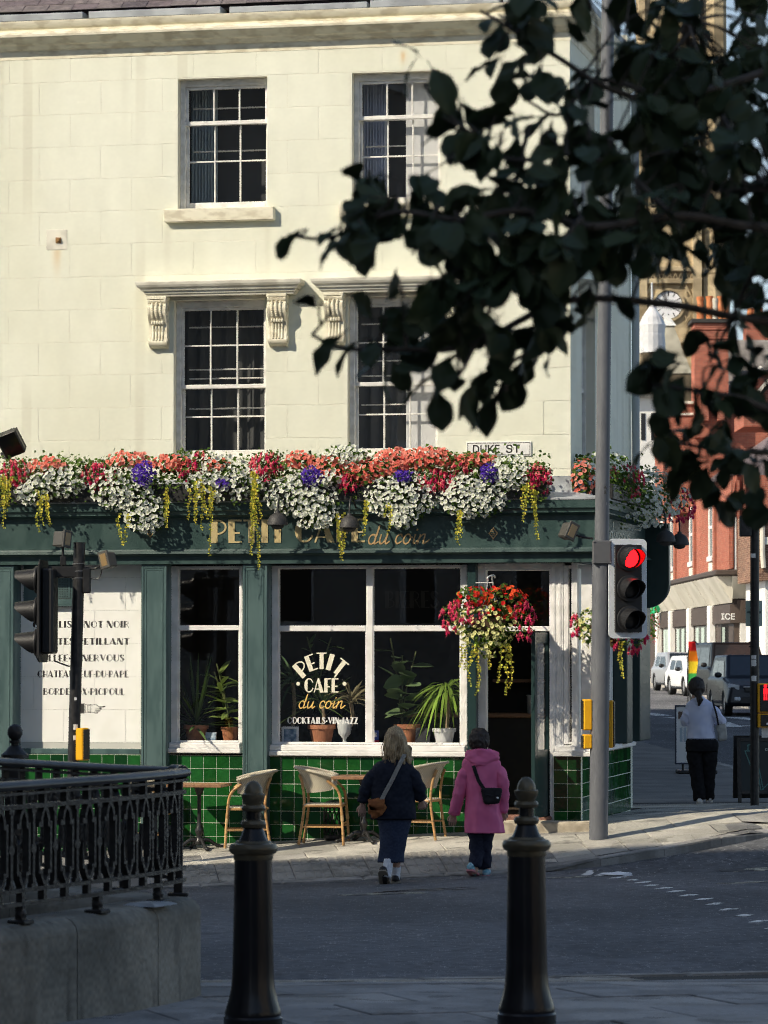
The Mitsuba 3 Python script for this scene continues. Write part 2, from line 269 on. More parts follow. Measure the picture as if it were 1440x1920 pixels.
# sash windows
def window(w, cols, rows, thick, second, v0=.13, sec_v=.30, side=False, curtain=None, sill=True, name='sash_window'):
    a, b, c, d = w[0], w[2], w[1], w[3]            # a..c across, b..d up
    K = (lambda x0, x1, y0, y1, z0, z1, bv=.004: box(x0, x1, y0, y1, z0, z1, bv)) if not side else (lambda x0, x1, y0, y1, z0, z1, bv=.004: box(-y1, -y0, x0, x1, z0, z1, bv))
    k = numbered(B + '__' + name)
    fr = .055
    fo('frame', cat(K(a, a + fr, v0 - .03, v0 + .1, b, d), K(c - fr * .55, c, v0 - .03, v0 + .1, b, d), K(a + fr, c - fr * .55, v0 - .03, v0 + .1, d - .075, d)), WINW, k)
    ia, ic, ib, idd = a + fr, c - fr * .55, b, d - .075
    zs = [idd - .03] + [r_ for r_ in rows] + [ib + .095]
    st = .03
    lower = [r for r in rows if r in thick]
    zm = thick[0]
    # top sash stands 35 mm in front of the bottom one
    sash = [K(ia, ia + st, v0, v0 + .04, zm, idd), K(ic - st, ic, v0, v0 + .04, zm, idd), K(ia + st, ic - st, v0, v0 + .04, idd - .035, idd), K(ia - .01, ic + .008, v0 - .012, v0 + .05, zm - .024, zm + .024)]
    fo('top_sash', cat(sash), WINW, k)
    sash = [K(ia, ia + st, v0 + .045, v0 + .085, ib, zm - .026), K(ic - st, ic, v0 + .045, v0 + .085, ib, zm - .026), K(ia + st, ic - st, v0 + .04, v0 + .09, ib + .01, ib + .095)]
    fo('bottom_sash', cat(sash), WINW, k)
    xs = np.linspace(ia + st, ic - st, cols + 1)
    for x in xs[1:-1]:
        fo('glazing_bar', cat(K(x - .009, x + .009, v0 + .004, v0 + .036, zm + .025, idd - .036, .003), K(x - .009, x + .009, v0 + .05, v0 + .082, ib + .096, zm - .026, .003)), WINW, k)
    for z in rows:
        if z != zm:
            o = 0 if z > zm else .046
            fo('glazing_bar', K(ia + st, ic - st, v0 + .006 + o, v0 + .034 + o, z - .009, z + .009, .003), WINW, k)
    ends = sorted([idd - .036, ib + .096, *rows])
    for z0, z1 in zip(ends[:-1], ends[1:]):
        o = .02 if (z0 + z1) / 2 > zm else .066
        for x0, x1 in zip(xs[:-1], xs[1:]):
            t = rng.uniform(-.0012, .0012), rng.uniform(-.0012, .0012)
            q = np.array([(x0, v0 + o + t[0], z0), (x1, v0 + o - t[0], z0), (x1, v0 + o - t[0] + t[1], z1), (x0, v0 + o + t[0] + t[1], z1)])
            if side: q = np.c_[-q[:, 1], q[:, 0], q[:, 2]]
            fo('pane', (q, [[0, 1, 2], [0, 2, 3]]), GLASS, k)
    for z in second:
        fo('inner_bar', K(ia + .01, ic, v0 + sec_v, v0 + sec_v + .03, z - .008, z + .008, .003), WINW, k)
    if False: fo('inner_bar', cat(K(xs[1] - .012, xs[1] + .012, v0 + sec_v, v0 + sec_v + .03, ib, idd, .003), K(xs[2] - .012, xs[2] + .012, v0 + sec_v, v0 + sec_v + .03, ib, idd, .003)), WINW, k)
    fo('room', cat(K(a - .5, c + .8, 1.9, 1.95, b - .3, d + .3, 0), K(a - .5, a - .45, .31, 1.9, b - .3, d + .3, 0), K(c + .8, c + .85, .31, 1.9, b - .3, d + .3, 0), K(a - .5, c + .85, .31, 1.9, d + .3, d + .33, 0), K(a - .5, c + .85, .31, 1.9, b - .33, b - .3, 0)), ROOM, k)
    if curtain:
        x0, x1, col = curtain; n = 46
        xx = np.linspace(x0, x1, n); yy = v0 + .45 + .035 * np.sin(np.arange(n) * 1.15) + .012 * np.sin(np.arange(n) * 2.7)
        g = [np.c_[xx, yy, np.full(n, z)] for z in (b - .1, d + .1)]
        if side: g = [np.c_[-q[:, 1], q[:, 0], q[:, 2]] for q in g]
        fo('curtain', sheet(g), col, k, smooth=True)
        if sill: fo('blind', K(a - .1, c + .1, v0 + .72, v0 + .725, b - .1, d + .1, 0), mat('m_added_dim_sheet', (.06, .062, .066), .9), k)  # added sheet, catches light behind the glass so the panes read greyer
    if sill:
        s = FL((308 + 516) / 2, 392)[1]
        fo('sill', K(a - .145, c + .10, -.10, v0 + .05, b - .155, b - .002, .008), TRIM, k)
CURT = mat('m_curtain', (.34, .42, .46), .9); CURT2 = mat('m_curtain_pale', (.50, .55, .66), .9)
z_ = lambda y, x=415: Zf(y, .15, x)
window(W2L, 3, [z_(231), z_(302)], [z_(231)], [z_(196), z_(277)], curtain=(W2L[0], U(402, .5), CURT))
o2 = W2L[3] - Zf(138, 0, 743)
window(W2R, 3, [z_(231), z_(302)], [z_(231)], [z_(196) - .2, z_(277)], curtain=(W2R[0], U(722, .5), CURT2))
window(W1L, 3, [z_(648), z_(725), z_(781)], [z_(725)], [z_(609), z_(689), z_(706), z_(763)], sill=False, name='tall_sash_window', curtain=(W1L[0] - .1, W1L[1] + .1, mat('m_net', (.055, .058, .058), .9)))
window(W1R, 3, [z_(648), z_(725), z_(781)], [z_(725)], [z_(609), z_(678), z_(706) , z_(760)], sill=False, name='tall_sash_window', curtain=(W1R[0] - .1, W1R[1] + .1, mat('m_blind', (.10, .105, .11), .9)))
window(S2, 2, [z_(231), z_(302)], [z_(231)], [], side=True, sill=False, name='side_window')
window(S1, 2, [z_(648), z_(725), z_(781)], [z_(725)], [], side=True, sill=False, name='side_window')
# first floor hoods on scrolled brackets
def hoodpart(u0, u1, zb, name='window_hood'):
    k = numbered(B + '__' + name)
    pr = [(0, 0), (.16, 0), (.165, .02), (.185, .03), (.19, .055), (.215, .062), (.225, .085), (.25, .10), (.265, .125), (.27, .155), (.262, .165), (0, .185)]
    a = np.array(pr); L = np.c_[np.full(len(a), u0) - a[:, 0] + .27, np.full(len(a), 0.0), zb + a[:, 1]]
    rows = [np.c_[u0 + .27 - a[:, 0], a[:, 0] * 0, zb + a[:, 1]], np.c_[u0 + .27 - a[:, 0], -a[:, 0], zb + a[:, 1]], np.c_[u1 - .27 + a[:, 0], -a[:, 0], zb + a[:, 1]], np.c_[u1 - .27 + a[:, 0], a[:, 0] * 0, zb + a[:, 1]]]
    m = sheet(rows); m.faces = m.faces[:, ::-1]
    fo('cornice_moulding', m, HOOD, k)
    return k
def console(uc, zt, k, w=.215, h=.56):
    prof = spline([(0, 0), (-.155, 0), (-.165, -.03), (-.15, -.05), (-.172, -.10), (-.165, -.17), (-.13, -.235), (-.10, -.29), (-.095, -.37), (-.105, -.45), (-.115, -.49), (-.10, -.525), (-.06, -.545), (0, -.56)], 5)
    parts = [ext_vz(Polygon(prof).buffer(0), uc - w / 2 + .022, uc + w / 2 - .022)]
    for s in (-1, 1):                               # raised cheek with its scroll
        e = uc + s * (w / 2 - .011)
        parts.append(ext_vz(Polygon(prof).buffer(.006), e - .011, e + .011))
        for (vv, zz, rr) in ((-.095, -.105, .062), (-.065, -.475, .045)):
            parts.append(ext_vz(Point(vv, zz).buffer(rr).difference(Point(vv, zz).buffer(rr * .72)), e - .02, e + .02)); parts.append(ext_vz(Point(vv, zz).buffer(rr * .4), e - .018, e + .018))
    parts.append(box(uc - w / 2 - .012, uc + w / 2 + .012, -.178, 0, zt * 0 - .0, .035, .006))
    for i in range(9):                              # strings of beads over the scroll and the fluted tail
        for j, du in enumerate((-.05, 0, .05)):
            t = spline([(-.172, -.05), (-.18, -.10), (-.172, -.17), (-.14, -.225)], 3)[i]
            parts.append(ball(.013 if j != 1 else .016, 1, c=(uc + du, t[0], t[1])))
    for du in (-.055, -.018, .018, .055): parts.append(tube([(uc + du, -.112, -.30), (uc + du, -.102, -.37), (uc + du, -.114, -.47)], .011, 6))
    for du in (-.06, -.03, 0, .03, .06): parts.append(ball(.017, 1, s=(1, 1, 1.5), c=(uc + du, -.13, -.265)))
    m = cat(parts); m.apply_translation((0, 0, zt)); fo('scroll_bracket', m, TRIM, k)
ZH = Zf(553, -.2, 400)
for (xa, xb, c0, c1) in ((252, 563, 295, 520), (582, 893, 627, 852)):
    k = hoodpart(U(xa, -.25), U(xb, -.25), ZH)
    console(U(c0, -.1), ZH - .036, k); console(U(c1, -.1), ZH - .036, k)
    fo('frieze', box(U(c0, 0) - .05, U(c1, 0) + .05, -.03, 0, W1L[3] + .0, ZH, .003), HOOD, k)
hs = hull([(0, S1[0] - .2, ZH), (.22, S1[0] - .2, ZH), (.27, S1[0] - .25, ZH + .15), (0, S1[0] - .25, ZH + .18), (0, S1[1] + .2, ZH), (.22, S1[1] + .2, ZH), (.27, S1[1] + .25, ZH + .15), (0, S1[1] + .25, ZH + .18)])
fo('side_window_hood', hs, HOOD)
# square mortar patch with an old iron anchor
fo('patch', cat(box(U(85), U(124), -.020, -.002, Zf(469, 0, 105), Zf(431, 0, 105), .004)), HOOD)
fo('iron_anchor', cat(tube([f2 for f2 in [(U(108), -.02, Zf(450, 0, 105)), (U(108), -.06, Zf(450, 0, 105))]], .022, 8), box(U(103), U(113), -.04, -.02, Zf(456, 0, 105), Zf(446, 0, 105), .006)), mat('m_rust', (.30, .17, .07), .9))
# ---- ground floor shopfront
ZB = 2.63
fas = [(.0, 3.20), (.42, 3.20), (.42, 3.185), (.385, 3.175), (.36, 3.16), (.335, 3.155), (.33, 3.15), (.33, 2.815), (.345, 2.815), (.345, 2.80), (.365, 2.795), (.375, 2.775), (.405, 2.77), (.41, 2.745), (.355, 2.735), (.34, 2.725), (.33, 2.72), (.33, 2.63), (0, 2.63)]
SV1 = 3.80
fo('fascia', run(fas, UL, SV1, 0), FASC, smooth=20)
fo('fascia_cornice', run([(.0, 3.36), (.45, 3.345), (.46, 3.335), (.46, 3.235), (.44, 3.225), (.425, 3.2), (.0, 3.2)], UL, SV1, 0), FASC, smooth=20)
fo('lead_flashing', cat(run([(.0, 3.44), (.46, 3.349), (.472, 3.345), (.472, 3.325), (.463, 3.325)], UL, SV1, 0)), LEAD)
fo('lead_flashing', run([(.004, 3.61), (.022, 3.61), (.03, 3.43), (.004, 3.43)], UL, SV1 + .2, 0), LEAD)
# rounded end of the side fascia
endp = Polygon([(0, 3.2), (0, 2.50)] + [(.32 + .30 * math.sin(a), 2.46 - .30 * math.cos(a) + .0) for a in np.linspace(-.6, PI / 2, 12)] + [(.62, 3.2)])
m = ext_uz(endp, SV1 - .02, SV1 + .14); fo('fascia_end_console', m, GREEN_D, smooth=30)
def pilaster(x0, x1, zb, v=-.30, name='pilaster'):
    a, b = U(x0, v), U(x1, v); k = numbered(B + '__' + name)
    e = .028
    fo('shaft', box(a + .004, b - .004, v + .012, .1, zb, ZB - .002, .002), GREEN, k)
    fo('panel_moulding', cat(box(a, a + e, v, v + .02, zb, ZB - .003, .005), box(b - e, b, v, v + .02, zb, ZB - .003, .005), box(a + e, b - e, v, v + .02, ZB - .045, ZB - .003, .005),
       box(a + e + .014, a + e + .03, v + .003, v + .02, zb, ZB - .06, .004), box(b - e - .03, b - e - .014, v + .003, v + .02, zb, ZB - .06, .004), box(a + e + .014, b - e - .014, v + .003, v + .02, ZB - .075, ZB - .059, .004)), GREEN, k)
    fo('plinth', box(a - .012, b + .012, v - .012, .1, zb - .12, zb + .16, .006), GREEN_D, k)
base_z = lambda x, v=-.3: float(pave_z(*f2w(U(x, v), v, 0)[:2]))
for x0, x1 in ((-45, 25), (265, 312), (455, 501)): pilaster(x0, x1, base_z((x0 + x1) / 2) + .02)
pilaster(-190, -150, base_z(-170))
# narrow post with curved bracket between window and door
fo('door_post', box(U(877, -.2), U(893, -.2), -.22, .1, base_z(885) - .05, ZB, .004), GREEN_D)
br = Polygon([(-.22, 1.95), (-.34, 1.95), (-.36, 1.90), (-.30, 1.80), (-.26, 1.65), (-.22, 1.5)])
fo('post_bracket', ext_vz(br, U(878, -.2), U(892, -.2)), GREEN_D)
# white painted panel in blocks, its vent box and sill
PX = (25, 265)
pu0, pu1 = U(PX[0], -.0), U(PX[1], 0); pz0, pz1 = Zf(1404, 0, 150), ZB
fo('advert_panel', box(pu0 - .1, pu1 + .1, -.001, .2, pz0 - .05, pz1 + .05), mat('m_panel_joint', (.52, .52, .48), .9))
z = Zf(1330, 0, 150) - .3815; r = 0
while z < pz1:
    u = pu0 - (.5 if r % 2 else .13)
    while u < pu1:
        p = sbox(max(u, pu0) + .001, max(z, pz0) + .0012, min(u + .745, pu1) - .001, min(z + .3815, pz1) - .0012)
        if not p.is_empty and min(u + .745, pu1) - max(u, pu0) > .01 and min(z + .3815, pz1) - max(z, pz0) > .01:
            q = p.bounds; fo('block', box(q[0], q[2], -.008, .001, q[1], q[3], .0012), PANEL, B + '__advert_panel')
        u += .745
    z += .3815; r += 1
fo('panel_sill', box(pu0, pu1 + .02, -.12, 0, Zf(1414, -.1, 150), Zf(1404, -.1, 150), .006), GREEN)
va, vb, vc, vd = U(42, -.1), U(137, -.1), Zf(1137, -.1, 90), ZB
fo('vent_box', cat(box(va, vb, -.08, -.01, vc, vc + .02, .004), box(va, vb, -.06, -.01, vc + .02, vd), box(vb - .02, vb, -.08, -.06, vc + .02, vd, .004), box(U(99, -.1), U(103, -.1), -.08, -.06, vc + .02, vd, .004), box(U(103, -.1), vb - .02, -.078, -.06, vc + .02, vc + .07, .004)), GREEN)
gr = sbox(U(107, -.1), vc + .10, U(130, -.1), vd - .15)
pts = [Point(U(109, -.1) + .020 * i, vc + .115 + .020 * j).buffer(.0065, 2) for i in range(6) for j in range(11)]
fo('vent_grille', ext_uz(gr.difference(unary_union(pts)), -.068, -.062), GREEN)
fo('vent_back', box(U(106, -.1), U(131, -.1), -.0605, -.059, vc + .09, vd - .14), DARK)
# shop windows
FV, GV = -.08, -.035                                # front of the frames, the glass
def shopwin(x0, x1, y0, y1, bars_x, bars_y, glass, name='shop_window', bottom=0.055, sill=None):
    k = numbered(B + '__' + name)
    z = lambda y: Zf(y, FV, 600); u = lambda x: U(x, FV)
    parts = []
    fo('frame', cat(box(u(x0), u(glass[0]), FV, .02, z(y1), z(y0), .006), box(u(glass[-1]), u(x1), FV, .02, z(y1), z(y0), .006), box(u(glass[0]), u(glass[-1]), FV, .02, z(y0) - (.04), z(y0), .006), box(u(glass[0]), u(glass[-1]), FV, .02, z(y1), z(y1) + bottom * .5, .006)), WHITE, k)
    for (a, b) in bars_x: fo('mullion', box(u(a), u(b), FV + .008, .015, z(y1) + bottom * .5, z(y0) - .04, .006), WHITE, k)
    ys = [z(y1) + bottom * .5, z(y0) - .04]
    xs = [u(glass[0])] + [q for a, b in bars_x for q in (u(a), u(b))] + [u(glass[-1])]
    t0, t1 = z(bars_y[1]), z(bars_y[0])
    for a, b in zip(xs[::2], xs[1::2]):
        fo('transom', box(a, b, FV + .012, .01, t0, t1, .006), WHITE, k)
        for c, d in ((ys[0], t0), (t1, ys[1])):
            fo('pane', (np.array([(a, GV, c), (b, GV, c), (b, GV, d), (a, GV, d)]), [[0, 1, 2], [0, 2, 3]]), GLASS, k)
        for e0 in (a, b - .012): fo('bead', box(e0, e0 + .012, FV + .02, GV - .001, ys[0], t0, .003), WHITE, k)
    if sill:
        a, b, ya, yb = sill
        fo('sill', cat(box(u(a), u(b), -.19, .02, Zf(yb, -.19), Zf(yb, -.19) + .055, .008), box(u(a) + .01, u(b) - .01, -.155, .02, Zf(yb, -.19) + .055, Zf(ya, -.15), .012)), WHITE, k)
    return k
WIN1 = shopwin(317, 455, 1060, 1394, [], (1172, 1182), (334, 448), sill=(314, 455, 1394, 1414))
WIN2 = shopwin(509, 876, 1060, 1396, [(686, 699)], (1173, 1184), (522, 863), sill=(504, 876, 1397, 1418))
WIN3 = shopwin(1057, 1112, 1062, 1393, [], (1178, 1188), (1066, 1090), sill=(1040, 1116, 1395, 1416), name='narrow_shop_window')
# door opening
u = lambda x: U(x, FV); z = lambda y: Zf(y, FV, 960)
DZ = base_z(1000) + .16
DR = numbered(B + '__doorway')
fo('jamb', box(u(893.5), u(911), FV, .06, DZ - .1, ZB - .002, .006), WHITE, DR)
fo('jamb', cat(box(u(1030), u(1056.5), FV, .06, DZ - .1, ZB - .002, .006), box(u(1036), u(1041), FV - .012, FV, DZ, ZB - .01, .004), box(u(1047), u(1052), FV - .012, FV, DZ, ZB - .01, .004)), WHITE, DR)
fo('transom', box(u(911), u(1030), FV, .05, z(1184), z(1174), .006), WHITE, DR)
fo('head', box(u(911), u(1030), FV, .05, z(1070), ZB - .002, .006), WHITE, DR)
fo('fanlight_pane', (np.array([(u(911), 0, z(1174)), (u(1030), 0, z(1174)), (u(1030), 0, z(1070)), (u(911), 0, z(1070))]), [[0, 1, 2], [0, 2, 3]]), GLASS, DR)
M = M_FACADE @ mat4((u(1029), .06, 0), math.radians(86))
obj('door', cat(box(-.76, -.64, 0, .045, DZ, z(1186), .004), box(-.12, 0, 0, .045, DZ, z(1186), .004), box(-.64, -.12, 0, .045, DZ, DZ + .75, .004), box(-.64, -.12, 0, .045, z(1186) - .12, z(1186), .004)), GREEN_D, DR, M=M)
obj('door_pane', box(-.64, -.12, .02, .024, DZ + .75, z(1186) - .12), GLASS, DR, M=M)
fo('threshold', box(u(909), u(1034), -.14, .3, DZ - .2, DZ, .01), mat('m_threshold', varied((.16, .07, .05), (.25, .13, .10), 30), .7), DR)
fo('doorstep', box(U(905, -.4), U(1108, -.4), -.46, -.05, DZ - .35, DZ - .045, .018), mat('m_step', varied((.28, .24, .18), (.45, .40, .31), 12), .85), DR)
# green glazed tiles, each a piece of its own
TP = .1545
tile_n = 0
def riser(u0, u1, ztop, v, side=False, name='stall_riser', skip=0.0):
    global tile_n
    k = numbered(B + '__' + name)
    zb = -1.0
    W = (lambda a, b, v0, v1, c, d, bv=0: box(a, b, v0, v1, c, d, bv)) if not side else (lambda a, b, v0, v1, c, d, bv=0: box(-v1, -v0, a, b, c, d, bv))
    fo('backing', W(u0, u1, v + .008, v + .1, zb, ztop), GROUT, k)
    a = u1
    r2 = random.Random(int(u0 * 1000))
    while a > u0 + .01:
        a0 = max(a - TP, u0); zz = ztop
        for j in range(9):
            mid = f2w((a + a0) / 2, v, 0) if not side else f2w(-v, (a + a0) / 2, 0)
            if zz < float(pave_z(mid[0], mid[1])) - .10: break
            if a - a0 > .03: fo('tile', W(a0 + .003, a - .003, v + r2.uniform(0, .0012), v + .01, zz - TP + .003, zz - .003, .004), TILE[r2.choice([0, 1, 1, 2, 2, 3])], k)
            zz -= TP
        a -= TP
TVv = -.14
riser(U(25, TVv), U(264, TVv), Zf(1415, TVv, 200), TVv)
riser(U(313, TVv), U(455, TVv), Zf(1416, TVv, 400), TVv)
riser(U(502, TVv), U(876, TVv), Zf(1420, TVv, 700), TVv)
riser(U(1037, TVv), .14, Zf(1418, TVv, 1070), TVv)
# the side shopfront
SU = .14
sv = lambda x, u=SU: FS(x, 1215, u)[0]
riser(-.13, SV1, Zf(1418, TVv, 1070), -SU, side=True, name='side_stall_riser')
SZ = Zf(1416, -.19, 1070)
fo('side_sill', cat(box(-.1, .20, -.19, SV1 + .05, SZ, SZ + .055, .008)), WHITE)
fo('corner_post', box(.03, .10, -.10, .30, SZ + .055, ZB - .002, .006), WHITE)
def side_light(v0, v1):
    k = numbered(B + '__side_shop_window')
    fo('frame', cat(box(.0, .09, v0, v0 + .35, SZ + .055, ZB, .006), box(.0, .09, v1 - .35, v1, SZ + .055, ZB, .006), box(.0, .09, v0 + .35, v1 - .35, SZ + .055, SZ + .16, .006), box(.0, .09, v0 + .35, v1 - .35, ZB - .1, ZB, .006), box(.0, .085, v0 + .35, v1 - .35, z(1186), z(1176), .006)), WHITE, k)
    fo('pane', (np.array([(.05, v0 + .35, SZ + .1), (.05, v1 - .35, SZ + .1), (.05, v1 - .35, ZB - .1), (.05, v0 + .35, ZB - .1)]), [[0, 1, 2], [0, 2, 3]]), GLASS, k)
v_a, v_b, v_c = sv(1157), sv(1168), sv(1201)
side_light(.31, v_a); side_light(v_b, v_c)
for a, b in ((v_a, v_b), (v_c, SV1)): fo('side_pilaster', box(.0, .26, a + .02, b - .02, SZ + .056, ZB, .01), GREEN_D)
fo('downpipe', tube([f2w(.07, SIDE - .12, 2.9), f2w(.07, SIDE - .12, 8.5)], .05, 10), mat('m_pipe', (.42, .45, .46), .5), smooth=True) if False else obj('downpipe', tube([f2w(.08, SIDE + .1, z_) for z_ in (3.0, 6.0, 8.6)], .05, 10), mat('m_pipe', (.36, .40, .41), .5), B, smooth=True)
# the room behind the shopfront
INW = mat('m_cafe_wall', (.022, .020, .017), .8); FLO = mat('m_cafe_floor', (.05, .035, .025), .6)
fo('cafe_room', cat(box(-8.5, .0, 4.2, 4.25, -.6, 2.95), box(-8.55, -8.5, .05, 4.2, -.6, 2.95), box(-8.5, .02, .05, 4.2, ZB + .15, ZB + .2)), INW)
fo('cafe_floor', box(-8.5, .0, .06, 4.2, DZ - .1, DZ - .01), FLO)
for wx in ((317, 455), (509, 876)): fo('window_board', box(U(wx[0]), U(wx[1]), .021, .62, Zf(1396, 0) - .05, Zf(1396, 0) - .0, .004), mat('m_board', (.10, .07, .05), .6))
fo('window_board', box(U(1045), .0, .021, .4, Zf(1396, 0) - .05, Zf(1396, 0)), 'm_board')
fo('wall_sign', meshkit.text_mesh('BIERES', .32, .01, True), mat('m_faint', (.055, .05, .045), .7), B, label='dark BIERES lettering on the back wall of the cafe room') if False else None
# slab between floors closes the shop from the rooms above
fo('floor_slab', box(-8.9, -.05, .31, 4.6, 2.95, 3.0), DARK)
# ------------------------------------------------------------------ ground, road, pavements
def zsheet(g, zf, step, z=0.0, ys=None):           # a polygon laid over the land, cut into cells
    x0, y0, x1, y1 = g.bounds; out = []
    xs = np.arange(x0, x1 + step, step); yy = np.arange(y0, y1 + step, step) if ys is None else np.array(ys)
    for a0, a1 in zip(xs[:-1], xs[1:]):
        for b0, b1 in zip(yy[:-1], yy[1:]):
            for p in polys(g.intersection(sbox(a0, b0, a1, b1))):
                v, f = trimesh.creation.triangulate_polygon(p, engine='earcut')
                v = np.asarray(v)
                m = trimesh.Trimesh(np.c_[v, zf(v[:, 0], v[:, 1]) + z], f, process=False)
                if len(f) and m.face_normals[:, 2].sum() < 0: m.faces = m.faces[:, ::-1]
                out.append(m)
    return cat(out)
def slab(cor, zf, t=.06, gap=.004, lift=0.0, bev=.004):   # a stone of four corners (counter-clockwise) that follows the land
    c = np.array(cor, float); mid = c.mean(0); e = c + (mid - c) / np.linalg.norm(mid - c, axis=1, keepdims=True) * gap * 1.4; i = e + (mid - e) / np.linalg.norm(mid - e, axis=1, keepdims=True) * bev * 1.6
    z = zf(e[:, 0], e[:, 1]) + lift
    v = np.vstack([np.c_[e, z - t], np.c_[e, z - bev], np.c_[i, z]]); f = [[8, 9, 10], [8, 10, 11]]
    for k in (0, 4):
        for j in range(4):
            a, b = k + j, k + (j + 1) % 4; f += [[a, b, b + 4], [a, b + 4, a + 4]]
    return trimesh.Trimesh(v, f, process=False)
ASPH = mat('m_asphalt', proc(lambda p, n, uv: mix((.075, .078, .084), (.120, .122, .130), smoothstep(.3, .75, fbm(p.x * .7, p.y * .35, 0, 3))) * (.42 + .62 * noise(p.x * 38, p.y * 38, p.z * 38) + .56 * noise(p.x * 15, p.y * 12, 2.0)) + mix((0, 0, 0), (.20, .19, .18), smoothstep(.86, .93, noise(p.x * 33, p.y * 33, 4)))), .8,
           bump=proc(lambda p, n, uv: noise(p.x * 42, p.y * 42, 0) * .010 + noise(p.x * 90, p.y * 90, 0) * .004, 3e-3))
def _pave(c0, c1, s=2.2):
    return proc(lambda p, n, uv: mix(c0, c1, smoothstep(.3, .7, fbm(p.x * s, p.y * s, 0, 4))) * (.86 + .28 * noise(p.x * 60, p.y * 60, p.z * 60)) * (1 - .35 * smoothstep(.66, .74, fbm(p.x * 4 + 9, p.y * 4, 3, 3))))
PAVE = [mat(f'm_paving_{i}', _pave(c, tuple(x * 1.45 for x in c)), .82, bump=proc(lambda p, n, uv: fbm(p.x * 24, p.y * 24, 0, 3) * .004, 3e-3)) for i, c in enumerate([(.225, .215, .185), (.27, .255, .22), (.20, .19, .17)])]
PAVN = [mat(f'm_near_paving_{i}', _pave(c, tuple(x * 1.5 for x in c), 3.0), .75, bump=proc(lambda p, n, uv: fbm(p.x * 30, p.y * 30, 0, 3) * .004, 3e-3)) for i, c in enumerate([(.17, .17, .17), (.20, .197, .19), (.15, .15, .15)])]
SETT = [mat(f'm_brick_paver_{i}', _pave(c, tuple(x * 1.5 for x in c), 5.0), .8) for i, c in enumerate([(.16, .125, .11), (.19, .145, .12)])]
TACN = mat('m_near_tactile', _pave((.36, .35, .32), (.50, .49, .45), 3.0), .8)
TACT = mat('m_tactile', _pave((.20, .19, .17), (.30, .285, .26), 3.0), .8)
KERB = mat('m_kerb', _pave((.17, .165, .155), (.28, .27, .255), 5.0), .8)
MARK = mat('m_marking', proc(lambda p, n, uv: mix((.09, .09, .09), (.62, .62, .60), smoothstep(.3, .55, fbm(p.x * 14, p.y * 9, 0, 3)))), .7)
WORN = mat('m_marking_worn', proc(lambda p, n, uv: mix((.055, .055, .058), (.40, .38, .30), smoothstep(.50, .66, fbm(p.x * 9, p.y * 22, 0, 3)))), .8)
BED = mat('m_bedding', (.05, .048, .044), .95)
ysg = [-80, 0, 8, 13, 15.6, 17, 18.5, 19.4, 23, 28, 33, 37, 38.6, 40.3, 42, 44, 46.6, 50, 55, 60, 75, 100, 130, 180, 400, 1200, 4000]
obj('ground', sheet([[(x, y, float(road_z(x, y)) - .06) for x in (-2500, -100, -30, -12, -6, -3, -1, 1, 3, 5, 8, 20, 100, 2500)] for y in ysg]), BED, kind='structure', label='ground under the streets')
xs_r = [-60, -30, -12, -8, -6, -4, -2, 0, 2, 4, 5, 6, 8, 10, 14, 20, 40]
ysr = [17.5, 18.5, 19.4, 23, 28, 33, 36, 37, 38.6, 40.3, 42, 44, 46.6, 50, 55, 60, 75, 100, 130, 180, 260, 400]
obj('road', sheet([[(x, y, float(road_z(x, y))) for x in xs_r] for y in ysr]), ASPH, kind='structure', label='dark grey asphalt road')
# far pavement
far = Polygon(KERB_FAR + [(-40, 230)])
x_in = lambda x, y: far.contains(Point(x, y))
near_part = far.intersection(sbox(-12, 33, 7, 47)); rest = far.difference(sbox(-12, 33, 7, 47))
PVB = mat('m_paving_far', proc(lambda p, n, uv: mix((.10, .10, .10), (.17, .165, .155), fbm(p.x * 2, p.y * 2, 0, 3)) * (.72 + .28 * smoothstep(.0, .04, dr.abs(p.y * 1.6 - dr.floor(p.y * 1.6) - .5))) * (.8 + .3 * cell_rand(p.x * 1.2 + dr.floor(p.y * 1.6) * .5, p.y * 1.6))), .8)
obj('pavement', cat(zsheet(near_part, lambda x, y: pave_z(x, y) - .012, 1.0), zsheet(rest, pave_z, 8.0, ys=[33, 40, 47, 55, 60, 75, 100, 130, 180, 230])), PVB, kind='structure', label='paved corner pavement in front of and beside the cafe')
rng = random.Random(11)
dirx = np.array([.995, .095]); diry = np.array([-.095, .995])
o = np.array([-1.9, 37.0])
clip = far.buffer(-.16)
solid_cafe = Polygon([tuple(f2w(a, b, 0)[:2]) for a, b in ((-9, -.12), (.16, -.12), (.16, 4.6), (-9, 4.6))])
N = 0
